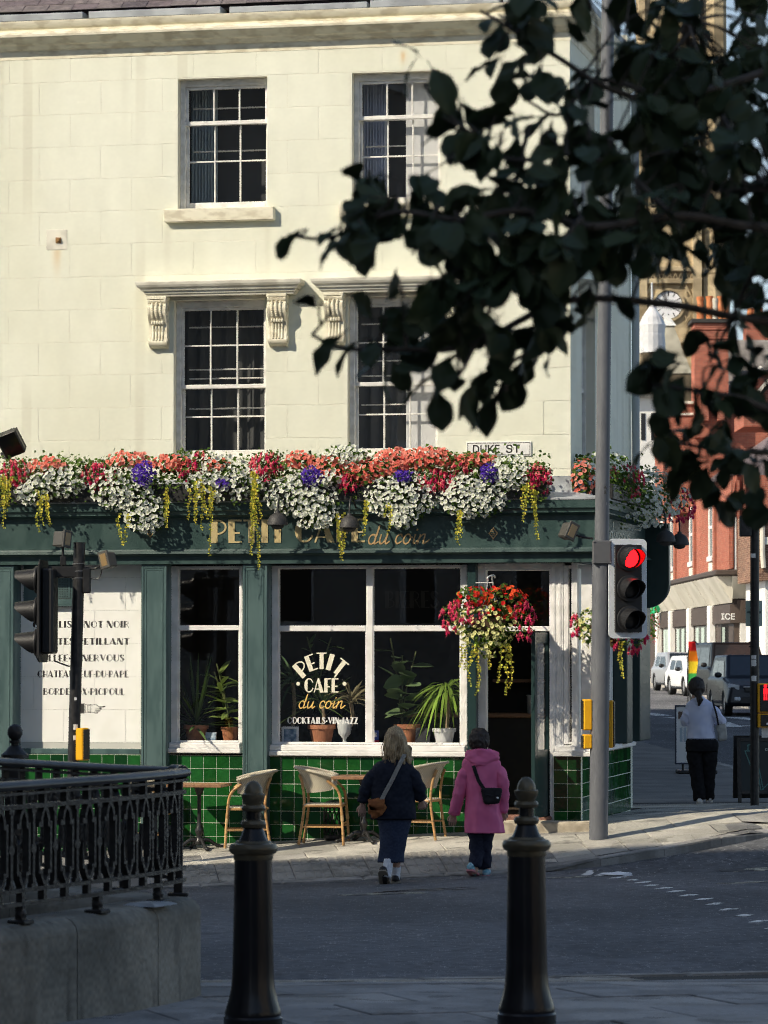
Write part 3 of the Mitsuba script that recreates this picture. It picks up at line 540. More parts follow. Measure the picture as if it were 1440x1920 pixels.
for j in range(0, 16):
    rowh = .40 if j < 3 else .60
    y0 = .17 + (j * .40 if j < 3 else 1.2 + (j - 3) * .60)
    for i in range(-4, 22):
        w = .40 if j < 3 else .75
        if j < 3: xa = -2.6 + i * w
        else: xa = -2.9 + i * w + (.37 if j % 2 else 0)
        q = [o + dirx * (xa + a * w) + diry * (y0 + b * rowh) for a, b in ((0, 0), (1, 0), (1, 1), (0, 1))]
        pg = Polygon([tuple(x) for x in q]).intersection(clip).difference(solid_cafe)
        if pg.area < .02 or q[0][0] > 7.4 or q[0][1] > 46 or q[0][0] < -2.7: continue
        tact = j < 3 and (q[0][0] < 1.45 or q[0][0] > 4.3)
        full = pg.area > w * rowh * .98
        lift = rng.uniform(-.003, .003)
        if full:
            m = slab(q, pave_z, .05, .004, lift)
            if tact:                                # raised ribs of the tactile stones
                rb = []
                for k in range(4):
                    c0 = q[0] + dirx * (w * (k + .5) / 4) ; cw = .032
                    rr = [c0 - dirx * cw + diry * .03, c0 + dirx * cw + diry * .03, c0 + dirx * cw + diry * (rowh - .03), c0 - dirx * cw + diry * (rowh - .03)]
                    rb.append(slab(rr, pave_z, .012, 0, lift + .009, .006))
                m = cat([m] + rb)
            obj('tactile_stone' if tact else 'slab', m, TACT if tact else PAVE[rng.choice([0, 0, 1, 1, 2])], 'pavement')
        else:
            for pp in polys(pg):
                if pp.area < .03: continue
                m = zsheet(pp, pave_z, 5, lift); obj('slab', m, PAVE[rng.choice([0, 1, 2])], 'pavement')
        N += 1
def kerbs(line, x0, x1, zf, parent, w=.15, t=.25, L=.9, side=1, lift=.002):
    ln = LineString(line); s = 0; ds = []
    while s + L < ln.length:
        a, b = np.array(ln.interpolate(s).coords[0]), np.array(ln.interpolate(s + L).coords[0]); s += L
        if not (x0 < a[0] < x1 and a[1] < 62): continue
        d = (b - a) / np.linalg.norm(b - a); nn = np.array([-d[1], d[0]]) * side
        q = [a, b, b + nn * w, a + nn * w]
        if side < 0: q = q[::-1]
        obj('kerb_stone', slab(q, zf, t, .002, lift, .014), KERB, parent)
kerbs(KERB_FAR, -4.0, 7, pave_z, 'pavement', L=.85)
# near pavement
NK = [(-9, 17.0), (-3, 18.75), (-1, 19.3), (2.2, 20.35), (6, 21.5), (12, 23)]
nearp = Polygon([(-30, -60)] + [(-30, 14)] + NK + [(30, 24), (30, -60)])
obj('near_pavement', zsheet(nearp, lambda x, y: near_z(x, y) - .012, 15.0, ys=[-60, -20, 0, 8, 12, 15.6, 17, 18, 19, 20, 21, 22, 24]), BED, kind='structure', label='shaded paving in the foreground')
dn = np.array([.95, .312]); dnn = np.array([-.312, .95]); o = np.array([-1.0, 19.3])
clipn = nearp.buffer(-.02)
for j in range(0, 12):
    hh = .40 if j == 0 else .62
    y1 = -.16 - (0 if j == 0 else .40 + (j - 1) * .62)
    for i in range(-8, 9):
        w = .40 if j == 0 else .92
        xa = i * w + (.45 if j % 2 else 0)
        if j == 0:
            xa = -2.4 + i * w + 1.2
        q = [o + dn * (xa + a * w) + dnn * (y1 - (1 - b) * hh) for a, b in ((0, 0), (1, 0), (1, 1), (0, 1))]
        if q[0][0] > 3.2 or q[0][0] < -2.6 or q[0][1] < 13.5 : continue
        br = False
        if j == 0 and False: pass
        lift = rng.uniform(-.004, .004)
        if q[2][1] < 16.0 and q[0][0] > -1.5:      # a band of brick pavers at the bottom
            for a in range(4):
                for b in range(5):
                    qq = [q[0] + dn * (w * (a + p) / 4) + dnn * (hh * (b + r_) / 5) for p, r_ in ((0, 0), (1, 0), (1, 1), (0, 1))]
                    obj('paver', slab(qq, near_z, .05, .003, rng.uniform(-.003, .003)), SETT[rng.randrange(2)], 'near_pavement')
            continue
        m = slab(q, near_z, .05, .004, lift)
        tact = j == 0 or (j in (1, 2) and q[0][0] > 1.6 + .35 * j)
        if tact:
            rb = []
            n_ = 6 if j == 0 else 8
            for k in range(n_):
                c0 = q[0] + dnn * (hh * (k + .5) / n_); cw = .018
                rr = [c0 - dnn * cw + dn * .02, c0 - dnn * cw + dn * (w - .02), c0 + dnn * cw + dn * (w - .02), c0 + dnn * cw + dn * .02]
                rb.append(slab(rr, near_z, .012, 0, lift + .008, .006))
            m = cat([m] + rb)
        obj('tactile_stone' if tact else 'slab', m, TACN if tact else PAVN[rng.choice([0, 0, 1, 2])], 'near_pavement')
kerbs(NK, -3.2, 4.5, near_z, 'near_pavement', L=.8)
# markings
def onroad(x, y, lift=0.0):
    Y = 30.0
    for _ in range(60):
        p = P(x, y, Y); g = float(road_z(p[0], Y)) + lift
        d = ray(x, y); Y = .5 * Y + .5 * min(400, max(3, (g - EYE[2]) / d[2] * d[1]))
    return P(x, y, Y)
for (cx, cy) in ((790, 655), (838, 664), (893, 673), (945, 682), (985, 690), (1020, 701), (1060, 712), (1105, 723), (1150, 738), (1205, 752), (1250, 769), (1300, 789), (1355, 811), (1410, 833), (1468, 857)):
    p = onroad(cx / 1.946 + 700, cy / 1.946 + 1300); w, d = .052, .15
    q = [p[:2] + np.array([a * w + .0 * b, b * d]) + np.array([b * .05, 0]) for a, b in ((-1, -1), (1, -1), (1, 1), (-1, 1))]
    obj('crossing_mark', slab(q, road_z, .004, 0, .005, .001), MARK, 'road')
def stripe(pa, pb, w, m=MARK, n=1, name='lane_mark'):
    a, b = onroad(*pa)[:2], onroad(*pb)[:2]; d = (b - a) / np.linalg.norm(b - a); nn = np.array([-d[1], d[0]]) * w / 2
    obj(name, slab([a - nn, b - nn, b + nn, a + nn], road_z, .004, 0, .005, .001), m, 'road')
stripe((640, 1679), (790, 1674), .30, WORN, name='worn_line'); stripe((1020, 1647), (1110, 1644), .22, WORN, name='worn_line'); stripe((1350, 1633), (1440, 1630), .2, WORN, name='worn_line'); stripe((1350, 1657), (1450, 1653), .2, WORN, name='worn_line')
for a, b in (((1208, 1337), (1244, 1342)), ((1259, 1345), (1300, 1349)), ((1372, 1345), (1440, 1352)), ((1390, 1361), (1440, 1362)), ((1350, 1355), (1375, 1363))): stripe(a, b, .5)
TARM = mat('m_tar', (.012, .012, .013), .35)
for a, b in (((700, 1674), (893, 1667)), ((720, 1672), (880, 1664))): stripe(a, b, .05, TARM, name='tar_seam')
# the block across the street and behind the camera, whose shade lies over the foreground
WB = thing('street_building', 'tall brick building across the street whose shade covers the near road, outside the frame', 'building')
BRK0 = mat('m_opposite_brick', proc(lambda p, n, uv: mix((.30, .28, .25), (.42, .39, .35), fbm(p.x * 2, p.y * 2, p.z * 2, 3))), .85)
OH, OY = 16.0, 25.35
obj('wall', box(-46, -11.0, -26, OY, -1, OH), BRK0, WB)
for zz in (2.0, 5.6, 9.2, 12.6):
    for k in range(8):
        y = -20 + k * 5.6
        obj('window', box(-11.0, -10.93, y, y + 1.6, zz, zz + 2.2), WHITE, WB); obj('pane', box(-10.93, -10.9, y + .15, y + 1.45, zz + .15, zz + 2.05), BLACKG, WB)
for wi, (x0, x1, y0, y1, h) in enumerate(((-9, 4.5, -48, -30, 13.5), (7, 26, -46, -22, 14.5), (17, 34, -14, 12, 12.0))):
    k = thing('street_building', ('pale stone building straight behind the viewpoint', 'pale stone building behind the viewpoint to the right', 'pale stone building to the right of the viewpoint')[wi] + ', outside the frame', 'building', 'buildings behind the viewpoint')
    obj('wall', box(x0, x1, y0, y1, -1, h), BRK0, k); obj('roof', hull([(x0, y0, h), (x1, y0, h), (x0, y1, h), (x1, y1, h), (x0 + 3, (y0 + y1) / 2, h + 2.6), (x1 - 3, (y0 + y1) / 2, h + 2.6)]), SLATE[1], k)
    for zz in (1.5, 5.2, 8.8):
        for a in np.arange(x0 + 1.5, x1 - 2, 3.2): obj('window', box(a, a + 1.5, y1, y1 + .06, zz, zz + 2.2), WHITE if zz > 2 else BLACKG, k)
k = thing('street_building', 'plain rendered row along the side street behind the cafe, hidden by it', 'building')
rp = Polygon([(-7, 48.5), (3.15, 48.5), (6.45, 99), (-2, 99)]); m_r = ext(rp, 10.0); m_r.apply_translation((0, 0, -.8)); obj('wall', m_r, 'm_opposite_brick', k)
# ------------------------------------------------------------------ foreground: curved stone wall with cast iron railing
WPATH = spline([(-2.75, 13.4), (-2.2, 14.55), (-1.68, 15.5), (-1.40, 16.12), (-1.17, 16.62), (-1.0, 17.12), (-.90, 17.52)], 6)
BPATH = spline([(-.93, 17.66), (-1.25, 18.02), (-1.9, 19.0), (-2.6, 20.2), (-3.4, 21.8)], 6)
STONE = mat('m_wall_stone', proc(lambda p, n, uv: mix((.13, .13, .115), (.26, .255, .225), smoothstep(.25, .75, fbm(p.x * 3, p.y * 3, p.z * 2, 4))) * (.8 + .4 * noise(p.x * 50, p.y * 50, p.z * 50)) * (1 - .5 * smoothstep(.55, .75, fbm(p.x * 7 + 3, p.y * 7, p.z * 1.1, 3)))), .9,
            bump=proc(lambda p, n, uv: fbm(p.x * 22, p.y * 22, p.z * 22, 4) * .012, 3e-3))
IRON = mat('m_iron', varied((.006, .006, .007), (.017, .016, .016), 30), .5, bump=proc(lambda p, n, uv: noise(p.x * 70, p.y * 70, p.z * 70) * .0025, 2e-3))
WT = .45
prof = [(0.02, -.3), (.0, .02), (0.0, WT - .075), (-.008, WT - .045), (-.03, WT - .018), (-.06, WT - .004), (-.12, WT), (-.27, WT), (-.31, WT - .01), (-.335, WT - .045), (-.34, WT - .09), (-.34, -.3)]
def sweep(path, prof, s0, s1, side, n=8, caps=True, zf=None):
    ln = LineString(path); rows = []
    for s in np.linspace(s0, s1, n):
        a = np.array(ln.interpolate(s).coords[0]); b = np.array(ln.interpolate(min(s + .02, ln.length)).coords[0]) - np.array(ln.interpolate(max(s - .02, 0)).coords[0]); b /= np.linalg.norm(b)
        nn = np.array([b[1], -b[0]]) * side; z = 0 if zf is None else float(zf(a[0], a[1]))
        rows.append([(a[0] + nn[0] * p, a[1] + nn[1] * p, q + z) for p, q in prof])
    m = sheet(rows)
    if side > 0: m.faces = m.faces[:, ::-1]
    if caps:
        k = len(prof); v = np.asarray(m.vertices); tv, tf = trimesh.creation.triangulate_polygon(Polygon(prof), engine='earcut')
        from scipy.spatial import cKDTree
        ix = cKDTree(np.array(prof)).query(np.asarray(tv))[1]; tf = ix[np.asarray(tf)]
        m = trimesh.Trimesh(v, np.vstack([np.asarray(m.faces), tf, tf[:, ::-1] + (n - 1) * k]), process=False)
    return m
SW = thing('stone_wall', 'low dark weathered stone wall with rounded top that carries the black iron railing, bottom left', 'wall')
lnW = LineString(WPATH)
def s_at(px):                                       # arc length where the wall foot crosses an image column
    ss = np.linspace(0, lnW.length, 400); q = np.array([lnW.interpolate(s).coords[0] for s in ss]); return ss[np.argmin(np.abs(720 + F * q[:, 0] / q[:, 1] - px))]
cuts = [0, s_at(-160), s_at(148), s_at(298), lnW.length]
for a, b in zip(cuts[:-1], cuts[1:]): obj('stone', sweep(WPATH, prof, a + .004, b - .004, 1, 14), STONE, SW, smooth=35)
lnB = LineString(BPATH)
for a, b in ((0, 1.2), (1.2, 2.6), (2.6, lnB.length)): obj('stone', sweep(BPATH, prof, a + .004, b - .004, 1, 10), STONE, SW, smooth=35)
RG = thing('iron_railing', 'black cast iron railing with pointed arches on the low stone wall', 'railing')
ZR = 1.08
MID = .078
def rail_frame(ln, s, side=1):
    a = np.array(ln.interpolate(s).coords[0]); b = np.array(ln.interpolate(min(s + .03, ln.length)).coords[0]) - np.array(ln.interpolate(max(s - .03, 0)).coords[0]); b /= np.linalg.norm(b); nn = np.array([b[1], -b[0]]) * side
    M = np.eye(4); M[:2, 0] = b; M[:2, 1] = -nn * side; M[:2, 3] = a - nn * MID; M[2, 3] = 0
    return M
def ring(px, w): return px.difference(px.buffer(-w, join_style=2))
fr_out = Polygon([(-.060, .905), (-.060, .885), (-.040, .885), (-.040, .905), (-.03, .93), (-.018, .948), (0, .968), (.018, .948), (.03, .93), (.04, .905), (.04, .885), (.06, .885), (.06, .66), (.04, .66), (.04, .645), (.02, .615), (0, .60), (-.02, .615), (-.04, .645), (-.04, .66), (-.06, .66)])
BALP = unary_union([ring(fr_out, .017), sbox(-.012, .955, .012, 1.045), sbox(-.014, .54, .014, .61), sbox(-.06, .878, -.03, .892), sbox(.03, .878, .06, .892)])
BARP = unary_union([sbox(-.010, .60, .010, .955), sbox(-.02, .935, .02, .955), sbox(-.02, .60, .02, .62), Point(0, .775).buffer(.024, 3)])
bal = mikit.ply(cat(ext_uz(BALP, -.016, .016)), IRON); bar = mikit.ply(ext_uz(BARP, -.012, .012), IRON)
def railing(ln, side, s0, s1, pitch=.2):
    p = [list(np.array(ln.interpolate(s).coords[0])) for s in np.linspace(s0, s1, 30)]
    def rail(z0, z1, w, name):
        obj(name, sweep(ln.coords, [(-MID + w, z0), (-MID + w, z1), (-MID - w, z1), (-MID - w, z0)], s0, s1, side, 30), IRON, RG)
    hr = [(-MID + .042 * math.cos(t), ZR - .024 + .026 * math.sin(t)) for t in np.linspace(-.6, PI + .6, 12)]
    obj('handrail', sweep(ln.coords, hr, s0, s1, side, 40), mat('m_handrail', varied((.010, .010, .011), (.024, .024, .025), 12), .36), RG, smooth=40)
    rail(ZR - .062, ZR - .05, .03, 'flat_bar'); rail(.955, .975, .018, 'flat_bar'); rail(.585, .603, .018, 'flat_bar'); rail(.525, .543, .018, 'flat_bar')
    s = s0 + .08; k = 0
    while s < s1 - .02:
        M = rail_frame(ln, s, side)
        put('baluster' if k % 2 == 0 else 'bar', bal if k % 2 == 0 else bar, RG, M)
        if k % 7 == 3:
            f = cat(box(-.02, .02, -.02, .02, WT - .01, .53, .004), box(-.045, .045, -.045, .045, WT - .004, WT + .014, .006), ball(.028, 1, c=(0, 0, WT + .04)))
            obj('foot', f, IRON, RG, M=M)
        s += pitch / 2; k += 1
railing(lnW, 1, .2, lnW.length - .05)
railing(lnB, 1, .1, lnB.length - .2)
M = np.eye(4); M[:2, 3] = [-1.015, 17.57]
obj('corner_post', cat(box(-.022, .022, -.022, .022, WT - .01, 1.05, .004), box(-.05, .05, -.05, .05, WT - .004, WT + .016, .006)), IRON, RG, M=M)
hr = [(.05 * math.cos(t), ZR - .028 + .03 * math.sin(t)) for t in np.linspace(0, 2 * PI, 14)]
cp = spline([rail_frame(lnW, lnW.length - .06)[:2, 3], (-1.0, 17.585), (-1.005, 17.63), (-1.05, 17.68), rail_frame(lnB, .11)[:2, 3]], 5)
obj('handrail', tube(np.c_[cp, np.full(len(cp), ZR - .022)], .034, 12), 'm_handrail', RG, smooth=True)
for pxy in ((-1.98, 19.0),):
    nm = mat4((P(28, 1400, 19.4)[0], 19.4, 0))
    obj('newel', cat(box(-.05, .05, -.05, .05, WT - .01, 1.07, .008), lathe([(0, 1.07), (.075, 1.07), (.075, 1.09), (.05, 1.11), (.036, 1.13), (.022, 1.14), (.022, 1.15), (.032, 1.155), (.032, 1.165), (.02, 1.17), (.032, 1.18), (.041, 1.20), (.041, 1.222), (.031, 1.243), (.012, 1.254), (0, 1.255)], 20)), IRON, RG, M=nm, smooth=30)
M = rail_frame(lnW, s_at(330) - .18)
obj('lead_patch', hull([(-.11, -.09, WT - .004), (.13, -.11, WT - .004), (.15, .05, WT - .004), (-.1, .09, WT - .004), (-.08, -.06, WT + .012), (.1, -.07, WT + .010), (.11, .03, WT + .009), (-.07, .06, WT + .012)]), LEAD, SW, M=M)
# ------------------------------------------------------------------ bollards
BRONZE = mat('m_bollard_bronze', varied((.075, .065, .042), (.125, .11, .075), 14), .36, metallic=.3)
BOLB = mat('m_bollard_black', varied((.006, .007, .010), (.010, .011, .015), 9), .24, spec=.35)
def bollard(px, ytop, lab):
    Y = 15.6; x = P(px, 1500, Y)[0]; k = thing('bollard', lab, 'bollard')
    q = Y / F; zz = lambda y: P(px, y, Y)[2]
    M = mat4((x, Y, 0)); d = ytop - 1458
    def part(name, pts, m): obj(name, lathe([(0, zz(pts[0][1] + d))] + [(r * q, zz(y + d)) for r, y in pts] + [(0, zz(pts[-1][1] + d))], 40), m, k, smooth=35, M=M)
    part('knob', [(16, 1507), (16, 1501), (20, 1494), (22, 1489), (22, 1483), (17.5, 1481), (17, 1474), (13.5, 1466), (8, 1460), (3, 1458)][::1], BRONZE)
    part('neck', [(15, 1546), (14, 1530), (14, 1506)], BOLB)
    part('ring', [(15, 1516), (21, 1514), (23, 1509), (21, 1504), (15, 1502)], BRONZE)
    part('ring', [(16, 1547), (22, 1545), (24, 1539), (22, 1533), (15, 1531)], BRONZE)
    part('bell', [(32, 1580), (29, 1573), (23, 1560), (19, 1549), (17, 1546)], BOLB)
    part('collar', [(36, 1606), (37, 1603), (37, 1596), (42, 1594), (45.5, 1588), (45.5, 1582), (42, 1576), (34, 1574), (32, 1570)], BRONZE)
    part('shaft', [(55, 1968), (55, 1902), (52, 1898), (53, 1893), (51, 1886), (45, 1866), (41, 1846), (39, 1820), (38, 1780), (36.5, 1690), (35, 1605)], BOLB)
bollard(475, 1464, 'black and bronze cast iron bollard standing beside the railing, left of the two')
bollard(987, 1457, 'black and bronze cast iron bollard standing in front of the doorway, right of the two')
# ------------------------------------------------------------------ lettering
def arc(cx, cy, rx, ry, a0, a1, n=14): return [(cx + rx * math.cos(math.radians(a)), cy + ry * math.sin(math.radians(a))) for a in np.linspace(a0, a1, n)]
tN, tK = .055, .27                                  # thin and thick strokes of the letters
def ln(*p, w=tN): return LineString(p).buffer(w / 2, cap_style=2, join_style=2)
def bowl(x0, y0, y1, x1): 
    ry = (y1 - y0) / 2; o = Polygon([(x0, y1)] + arc(x0 + .06, y0 + ry, x1 - x0 - .06, ry, 90, -90) + [(x0, y0)]); i = Polygon([(x0, y1 - tN)] + arc(x0 + .06, y0 + ry, x1 - x0 - .06 - tN, ry - tN, 90, -90) + [(x0, y0 + tN)])
    return o.difference(i)
def _O(a0=None): 
    d = Polygon(arc(.42, .5, .42, .5, 0, 360, 40)); i = Polygon(arc(.42, .5, .42 - tN, .5 - tN, 0, 360, 40))
    return d.difference(i).union(d.intersection(sbox(0, 0, .27, 1)))
def glyphs():
    S = sbox(0, 0, tK, 1); g = {}
    E_ = unary_union([S, sbox(0, 1 - tN, .58, 1), sbox(0, 0, .58, tN), sbox(0, .40, .50, .40 + tN)])
    g['I'] = (S, tK); g['E'] = (E_, .58); g['É'] = (unary_union([E_, Polygon([(.2, 1.08), (.3, 1.08), (.5, 1.28), (.34, 1.28)])]), .58)
    g['F'] = (unary_union([S, sbox(0, 1 - tN, .58, 1), sbox(0, .38, .5, .38 + tN)]), .58); g['L'] = (unary_union([S, sbox(0, 0, .56, tN)]), .56)
    g['P'] = (unary_union([S, bowl(.2, .36, 1, .68)]), .68); g['B'] = (unary_union([S, bowl(.2, .46, 1, .62), bowl(.2, 0, .52, .68)]), .68)
    g['R'] = (unary_union([S, bowl(.2, .42, 1, .66), ln((.42, .44), (.72, 0))]), .72); g['D'] = (unary_union([S, bowl(.2, 0, 1, .78)]), .78)
    g['T'] = (unary_union([sbox(.22, 0, .22 + tK, 1), sbox(0, 1 - tN, .71, 1)]), .71)
    g['H'] = (unary_union([S, sbox(.64, 0, .64 + tN, 1), sbox(.2, .4, .66, .4 + tN)]), .70); g['U'] = (unary_union([sbox(0, .25, tK, 1), sbox(.66, .3, .66 + tN, 1), Polygon(arc(.36, .36, .36, .36, 180, 360)).difference(Polygon(arc(.42, .36, .24, .30, 180, 360))).union(sbox(0, .25, tK, .4)).difference(sbox(tK, .3, .66, 1))]), .72)
    g['C'] = (_O().difference(Polygon([(.42, .5), (1.2, .95), (1.2, .05)])), .78); g['O'] = (_O(), .84)
    g['A'] = (unary_union([Polygon([(.34, 1), (.46, 1), (.86, 0), (.56, 0), (.34, .82)]), ln((.02, 0), (.38, .98)), sbox(.12, .2, .62, .2 + tN)]), .86)
    g['N'] = (unary_union([ln((.04, 0), (.04, 1)), ln((.72, 0), (.72, 1)), Polygon([(.02, 1), (.30, 1), (.74, 0), (.46, 0)])]), .75)
    g['M'] = (unary_union([ln((.04, 0), (.08, 1)), sbox(.66, 0, .92, 1), Polygon([(.05, 1), (.2, 1), (.5, .1), (.42, .1)]), ln((.45, .1), (.7, 1))]), .92)
    g['K'] = (unary_union([S, ln((.25, .42), (.68, 1)), ln((.34, .54), (.72, 0), w=.09)]), .72); g['V'] = (unary_union([Polygon([(0, 1), (.28, 1), (.50, .15), (.44, 0)]), ln((.44, .02), (.76, 1))]), .78)
    g['X'] = (unary_union([Polygon([(0, 1), (.28, 1), (.72, 0), (.44, 0)]), ln((.05, 0), (.66, 1))]), .74); g['Z'] = (unary_union([sbox(0, 1 - tN, .66, 1), sbox(0, 0, .66, tN), Polygon([(.40, 1), (.66, 1), (.26, 0), (0, 0)])]), .66)
    g['J'] = (unary_union([sbox(.2, .25, .2 + tK, 1), Polygon(arc(.2, .25, .27, .25, 180, 360)).difference(Polygon(arc(.12, .25, .1, .18, 180, 360)))]), .48)
    s_ = spline([(.56, .82), (.42, .95), (.2, .92), (.12, .76), (.22, .6), (.42, .46), (.52, .26), (.40, .07), (.18, .05), (.04, .2)], 5)
    g['S'] = (unary_union([LineString(s_).buffer(.035), LineString(s_[10:32]).buffer(.09)]), .60)
    g['·'] = (Point(.12, .42).buffer(.11), .24); g['-'] = (sbox(0, .40, .24, .48), .24); g[' '] = (None, .22); g['.'] = (Point(.08, .08).buffer(.08), .16); g['~'] = (None, .05)
    return g
GL = glyphs()
def deco(text, h, gap=.10, bold=0.0):               # text in thick-and-thin capitals of height h; returns shape from the origin, and its width
    x, out = 0, []
    for ch in text:
        g, w = GL[ch]
        if g is not None: out.append(affinity.translate(g.buffer(bold) if bold else g, x, 0))
        x += w + gap
    return affinity.scale(unary_union(out), h, h, origin=(0, 0)), (x - gap) * h
def fit(g, x0, x1, y0, y1, w, h): return affinity.translate(affinity.scale(g, (x1 - x0) / w, (y1 - y0) / h, origin=(0, 0)), x0, y0)
def place_text(text, xa, xb, ya, yb, v, bold=0.0, gap=.10):    # text between the columns xa..xb and the rows ya (top)..yb of a plane
    g, w = deco(text, 1.0, gap, bold); xm = (xa + xb) / 2
    return fit(g, U(xa, v), U(xb, v), Zf(yb, v, xm), Zf(ya, v, xm), w, 1.0)
def script(w_=.085):                                # "du coin" as pen strokes
    st = []
    def s(*p): st.append(np.array(p, float))
    def o(x): s(*[(x + .22 + .2 * math.cos(a), .28 + .27 * math.sin(a)) for a in np.linspace(.5, 2 * PI + .5, 12)])
    o(0); s((.44, .5), (.46, 1.05), (.40, .2), (.44, .03), (.62, .12))
    s((.70, .52), (.70, .2), (.80, .02), (.98, .16), (1.08, .52)); s((1.08, .52), (1.06, .15), (1.14, .02), (1.28, .14))
    s((2.0, .42), (1.88, .55), (1.70, .46), (1.66, .2), (1.80, .02), (2.02, .14)); o(2.1); s((2.5, .4), (2.62, .36))
    s((2.76, .52), (2.74, .15), (2.82, .02), (2.98, .2)); s((2.78, .78), (2.80, .82))
    s((3.02, .02), (3.06, .52)); s((3.05, .3), (3.2, .53), (3.34, .5), (3.34, .15), (3.42, .02), (3.66, .22))
    g = unary_union([LineString(spline(p, 5)).buffer(w_ / 2) for p in st]); g = affinity.skew(g, 16, 0, origin=(0, 0))
    return g
SCR = script()
def place_script(xa, xb, ya, yb, v):
    b = SCR.bounds; xm = (xa + xb) / 2
    return affinity.translate(affinity.scale(affinity.translate(SCR, -b[0], -b[1]), (U(xb, v) - U(xa, v)) / (b[2] - b[0]), (Zf(ya, v, xm) - Zf(yb, v, xm)) / (b[3] - b[1]), origin=(0, 0)), U(xa, v), Zf(yb, v, xm))
FAV = -.33
fk = B + '__fascia'
fo('lettering', ext_uz(place_text('PETIT CAFE', 396, 684, 974, 1017, FAV, .012), FAV - .010, FAV), GOLD, fk)
fo('script_lettering', ext_uz(place_script(690, 806, 984, 1021, FAV), FAV - .008, FAV), COPPER, fk)
for x, y in ((925, 1000), (282, 997)):
    a, b = FL(x, y, FAV); q = .055
    g = Polygon([(a - q, b), (a, b - q * 1.25), (a + q, b), (a, b + q * 1.25)]); g = g.difference(g.buffer(-.012)).union(g.buffer(-.022).intersection(unary_union([sbox(a - .1, b + k * .02 - .004, a + .1, b + k * .02 + .004) for k in (-1, 0, 1)])))
    fo('ornament', ext_uz(g, FAV - .006, FAV), COPPER, fk)
# script on the side fascia
b0 = SCR.bounds; g = affinity.translate(affinity.scale(affinity.translate(SCR, -b0[0], -b0[1]), 1.7 / (b0[2] - b0[0]), .25 / (b0[3] - b0[1]), origin=(0, 0)), .75, 2.88)
fo('script_lettering', ext_vz(g, .33, .338), GOLDW, fk)
# window lettering on the glass
LV = GV - .0025
def glass_txt(name, g, m): fo(name, ext_uz(g, LV - .001, LV), m, WIN2)
out = []
cx, cz = FL(603, 1297, LV); px = 6.08e-3
for ch, ang, wd in (('P', 42, 21), ('E', 20.5, 17), ('T', 0, 19), ('I', -16.5, 8.5), ('T', -38, 20)):
    g, w = GL[ch]; h = 30 * px
    q = affinity.translate(affinity.scale(g.buffer(.014), wd * px / w, h, origin=(0, 0)), -wd * px / 2, 43 * px)
    out.append(affinity.translate(affinity.rotate(q, ang, origin=(0, 0)), cx, cz))
glass_txt('lettering', unary_union(out), GOLDW)
glass_txt('lettering', place_text('CAFÉ', 571, 634, 1272, 1298, LV, .02), GOLDW)
for x in (559, 646): glass_txt('lettering_dot', Point(*FL(x, 1282, LV)).buffer(.023), GOLDW)
glass_txt('script_lettering', place_script(560, 648, 1301, 1329, LV), AMBER)
glass_txt('lettering', place_text('COCKTAILS·VIN·JAZZ', 539, 671, 1345, 1357, LV, .03, .14), PALE)
fo('wall_sign', ext_uz(place_text('BIERES', 722, 822, 1108, 1140, 1.2), 1.2, 1.22), mat('m_faint', (.05, .046, .04), .7), B)
# words on the white panel
for t, xa, xb, y in (('CHABLIS·PINOT NOIR', 62, 242, 1171), ('SAINTES·PETILLANT', 66, 243, 1203), ('VALLEE·MINERVOUS', 66, 233, 1234), ('CHATEAUNEUF-DU-PAPE', 71, 241, 1264), ('BORDEAUX·PICPOUL', 82, 234, 1297)):
    fo('lettering', ext_uz(place_text(t, xa, xb, y - 6.5, y + 6, -.0, .012, .14), -.0105, -.006), INK, B + '__advert_panel')
hx, hz = FL(176, 1331, 0); s = .0061
hp = Polygon([(-12, 9), (-2, 10), (4, 11), (10, 7), (22, 7.5), (24, 5.5), (12, 4), (16, 3), (16, 0.5), (13, -.5), (13, -3), (9, -3.5), (9, -6), (4, -7), (-2, -5), (-12, -4)])
hp = affinity.translate(affinity.scale(hp, s, s, origin=(0, 0)), hx, hz)
cuff = affinity.translate(affinity.scale(sbox(-17, -6, -5, 11), s, s, origin=(0, 0)), hx, hz)
lin = unary_union([hp.difference(hp.buffer(-.007)), cuff.difference(cuff.buffer(-.006)), affinity.translate(affinity.scale(unary_union([LineString([(4, 2), (15, 2)]).buffer(.6), LineString([(3, -1), (12, -1)]).buffer(.6), LineString([(2, -4), (8, -4)]).buffer(.7)]), s, s, origin=(0, 0)), hx, hz), affinity.translate(affinity.scale(sbox(-32, -7, -18, 12), s, s, origin=(0, 0)), hx, hz)])
fo('pointing_hand', ext_uz(lin, -.0105, -.006), INK, B + '__advert_panel')
# street name plate
k = thing('street_sign', 'white street name plate reading DUKE ST. on the cream wall above the flowers', 'sign')
sx0, sx1, sz1 = U(875, -.03), U(997, -.03), Zf(828, -.03, 935); sz0 = sz1 - .165
obj('plate', box(sx0, sx1, -.035, -.012, sz0, sz1, .004), PALE, k, M=M_FACADE)
obj('border', ext_uz(sbox(sx0 + .012, sz0 + .012, sx1 - .012, sz1 - .012).difference(sbox(sx0 + .020, sz0 + .020, sx1 - .020, sz1 - .020)), -.0365, -.0345), INK, k, M=M_FACADE)
tm = [meshkit.text_mesh(w, .090, .002, True) for w in ('DUKE', 'ST.')]
for w, a, wd in zip(tm, (.075, .455), (.31, .20)):
    bw = w.bounds; v = np.asarray(w.vertices); v = np.c_[sx0 + a + (v[:, 0] - bw[0][0]) * wd / (bw[1][0] - bw[0][0]), -.0350 - v[:, 2] * 1.0, sz0 + .037 + v[:, 1]]
    obj('lettering', trimesh.Trimesh(v, np.asarray(w.faces)[:, ::-1], process=False), INK, k, M=M_FACADE)
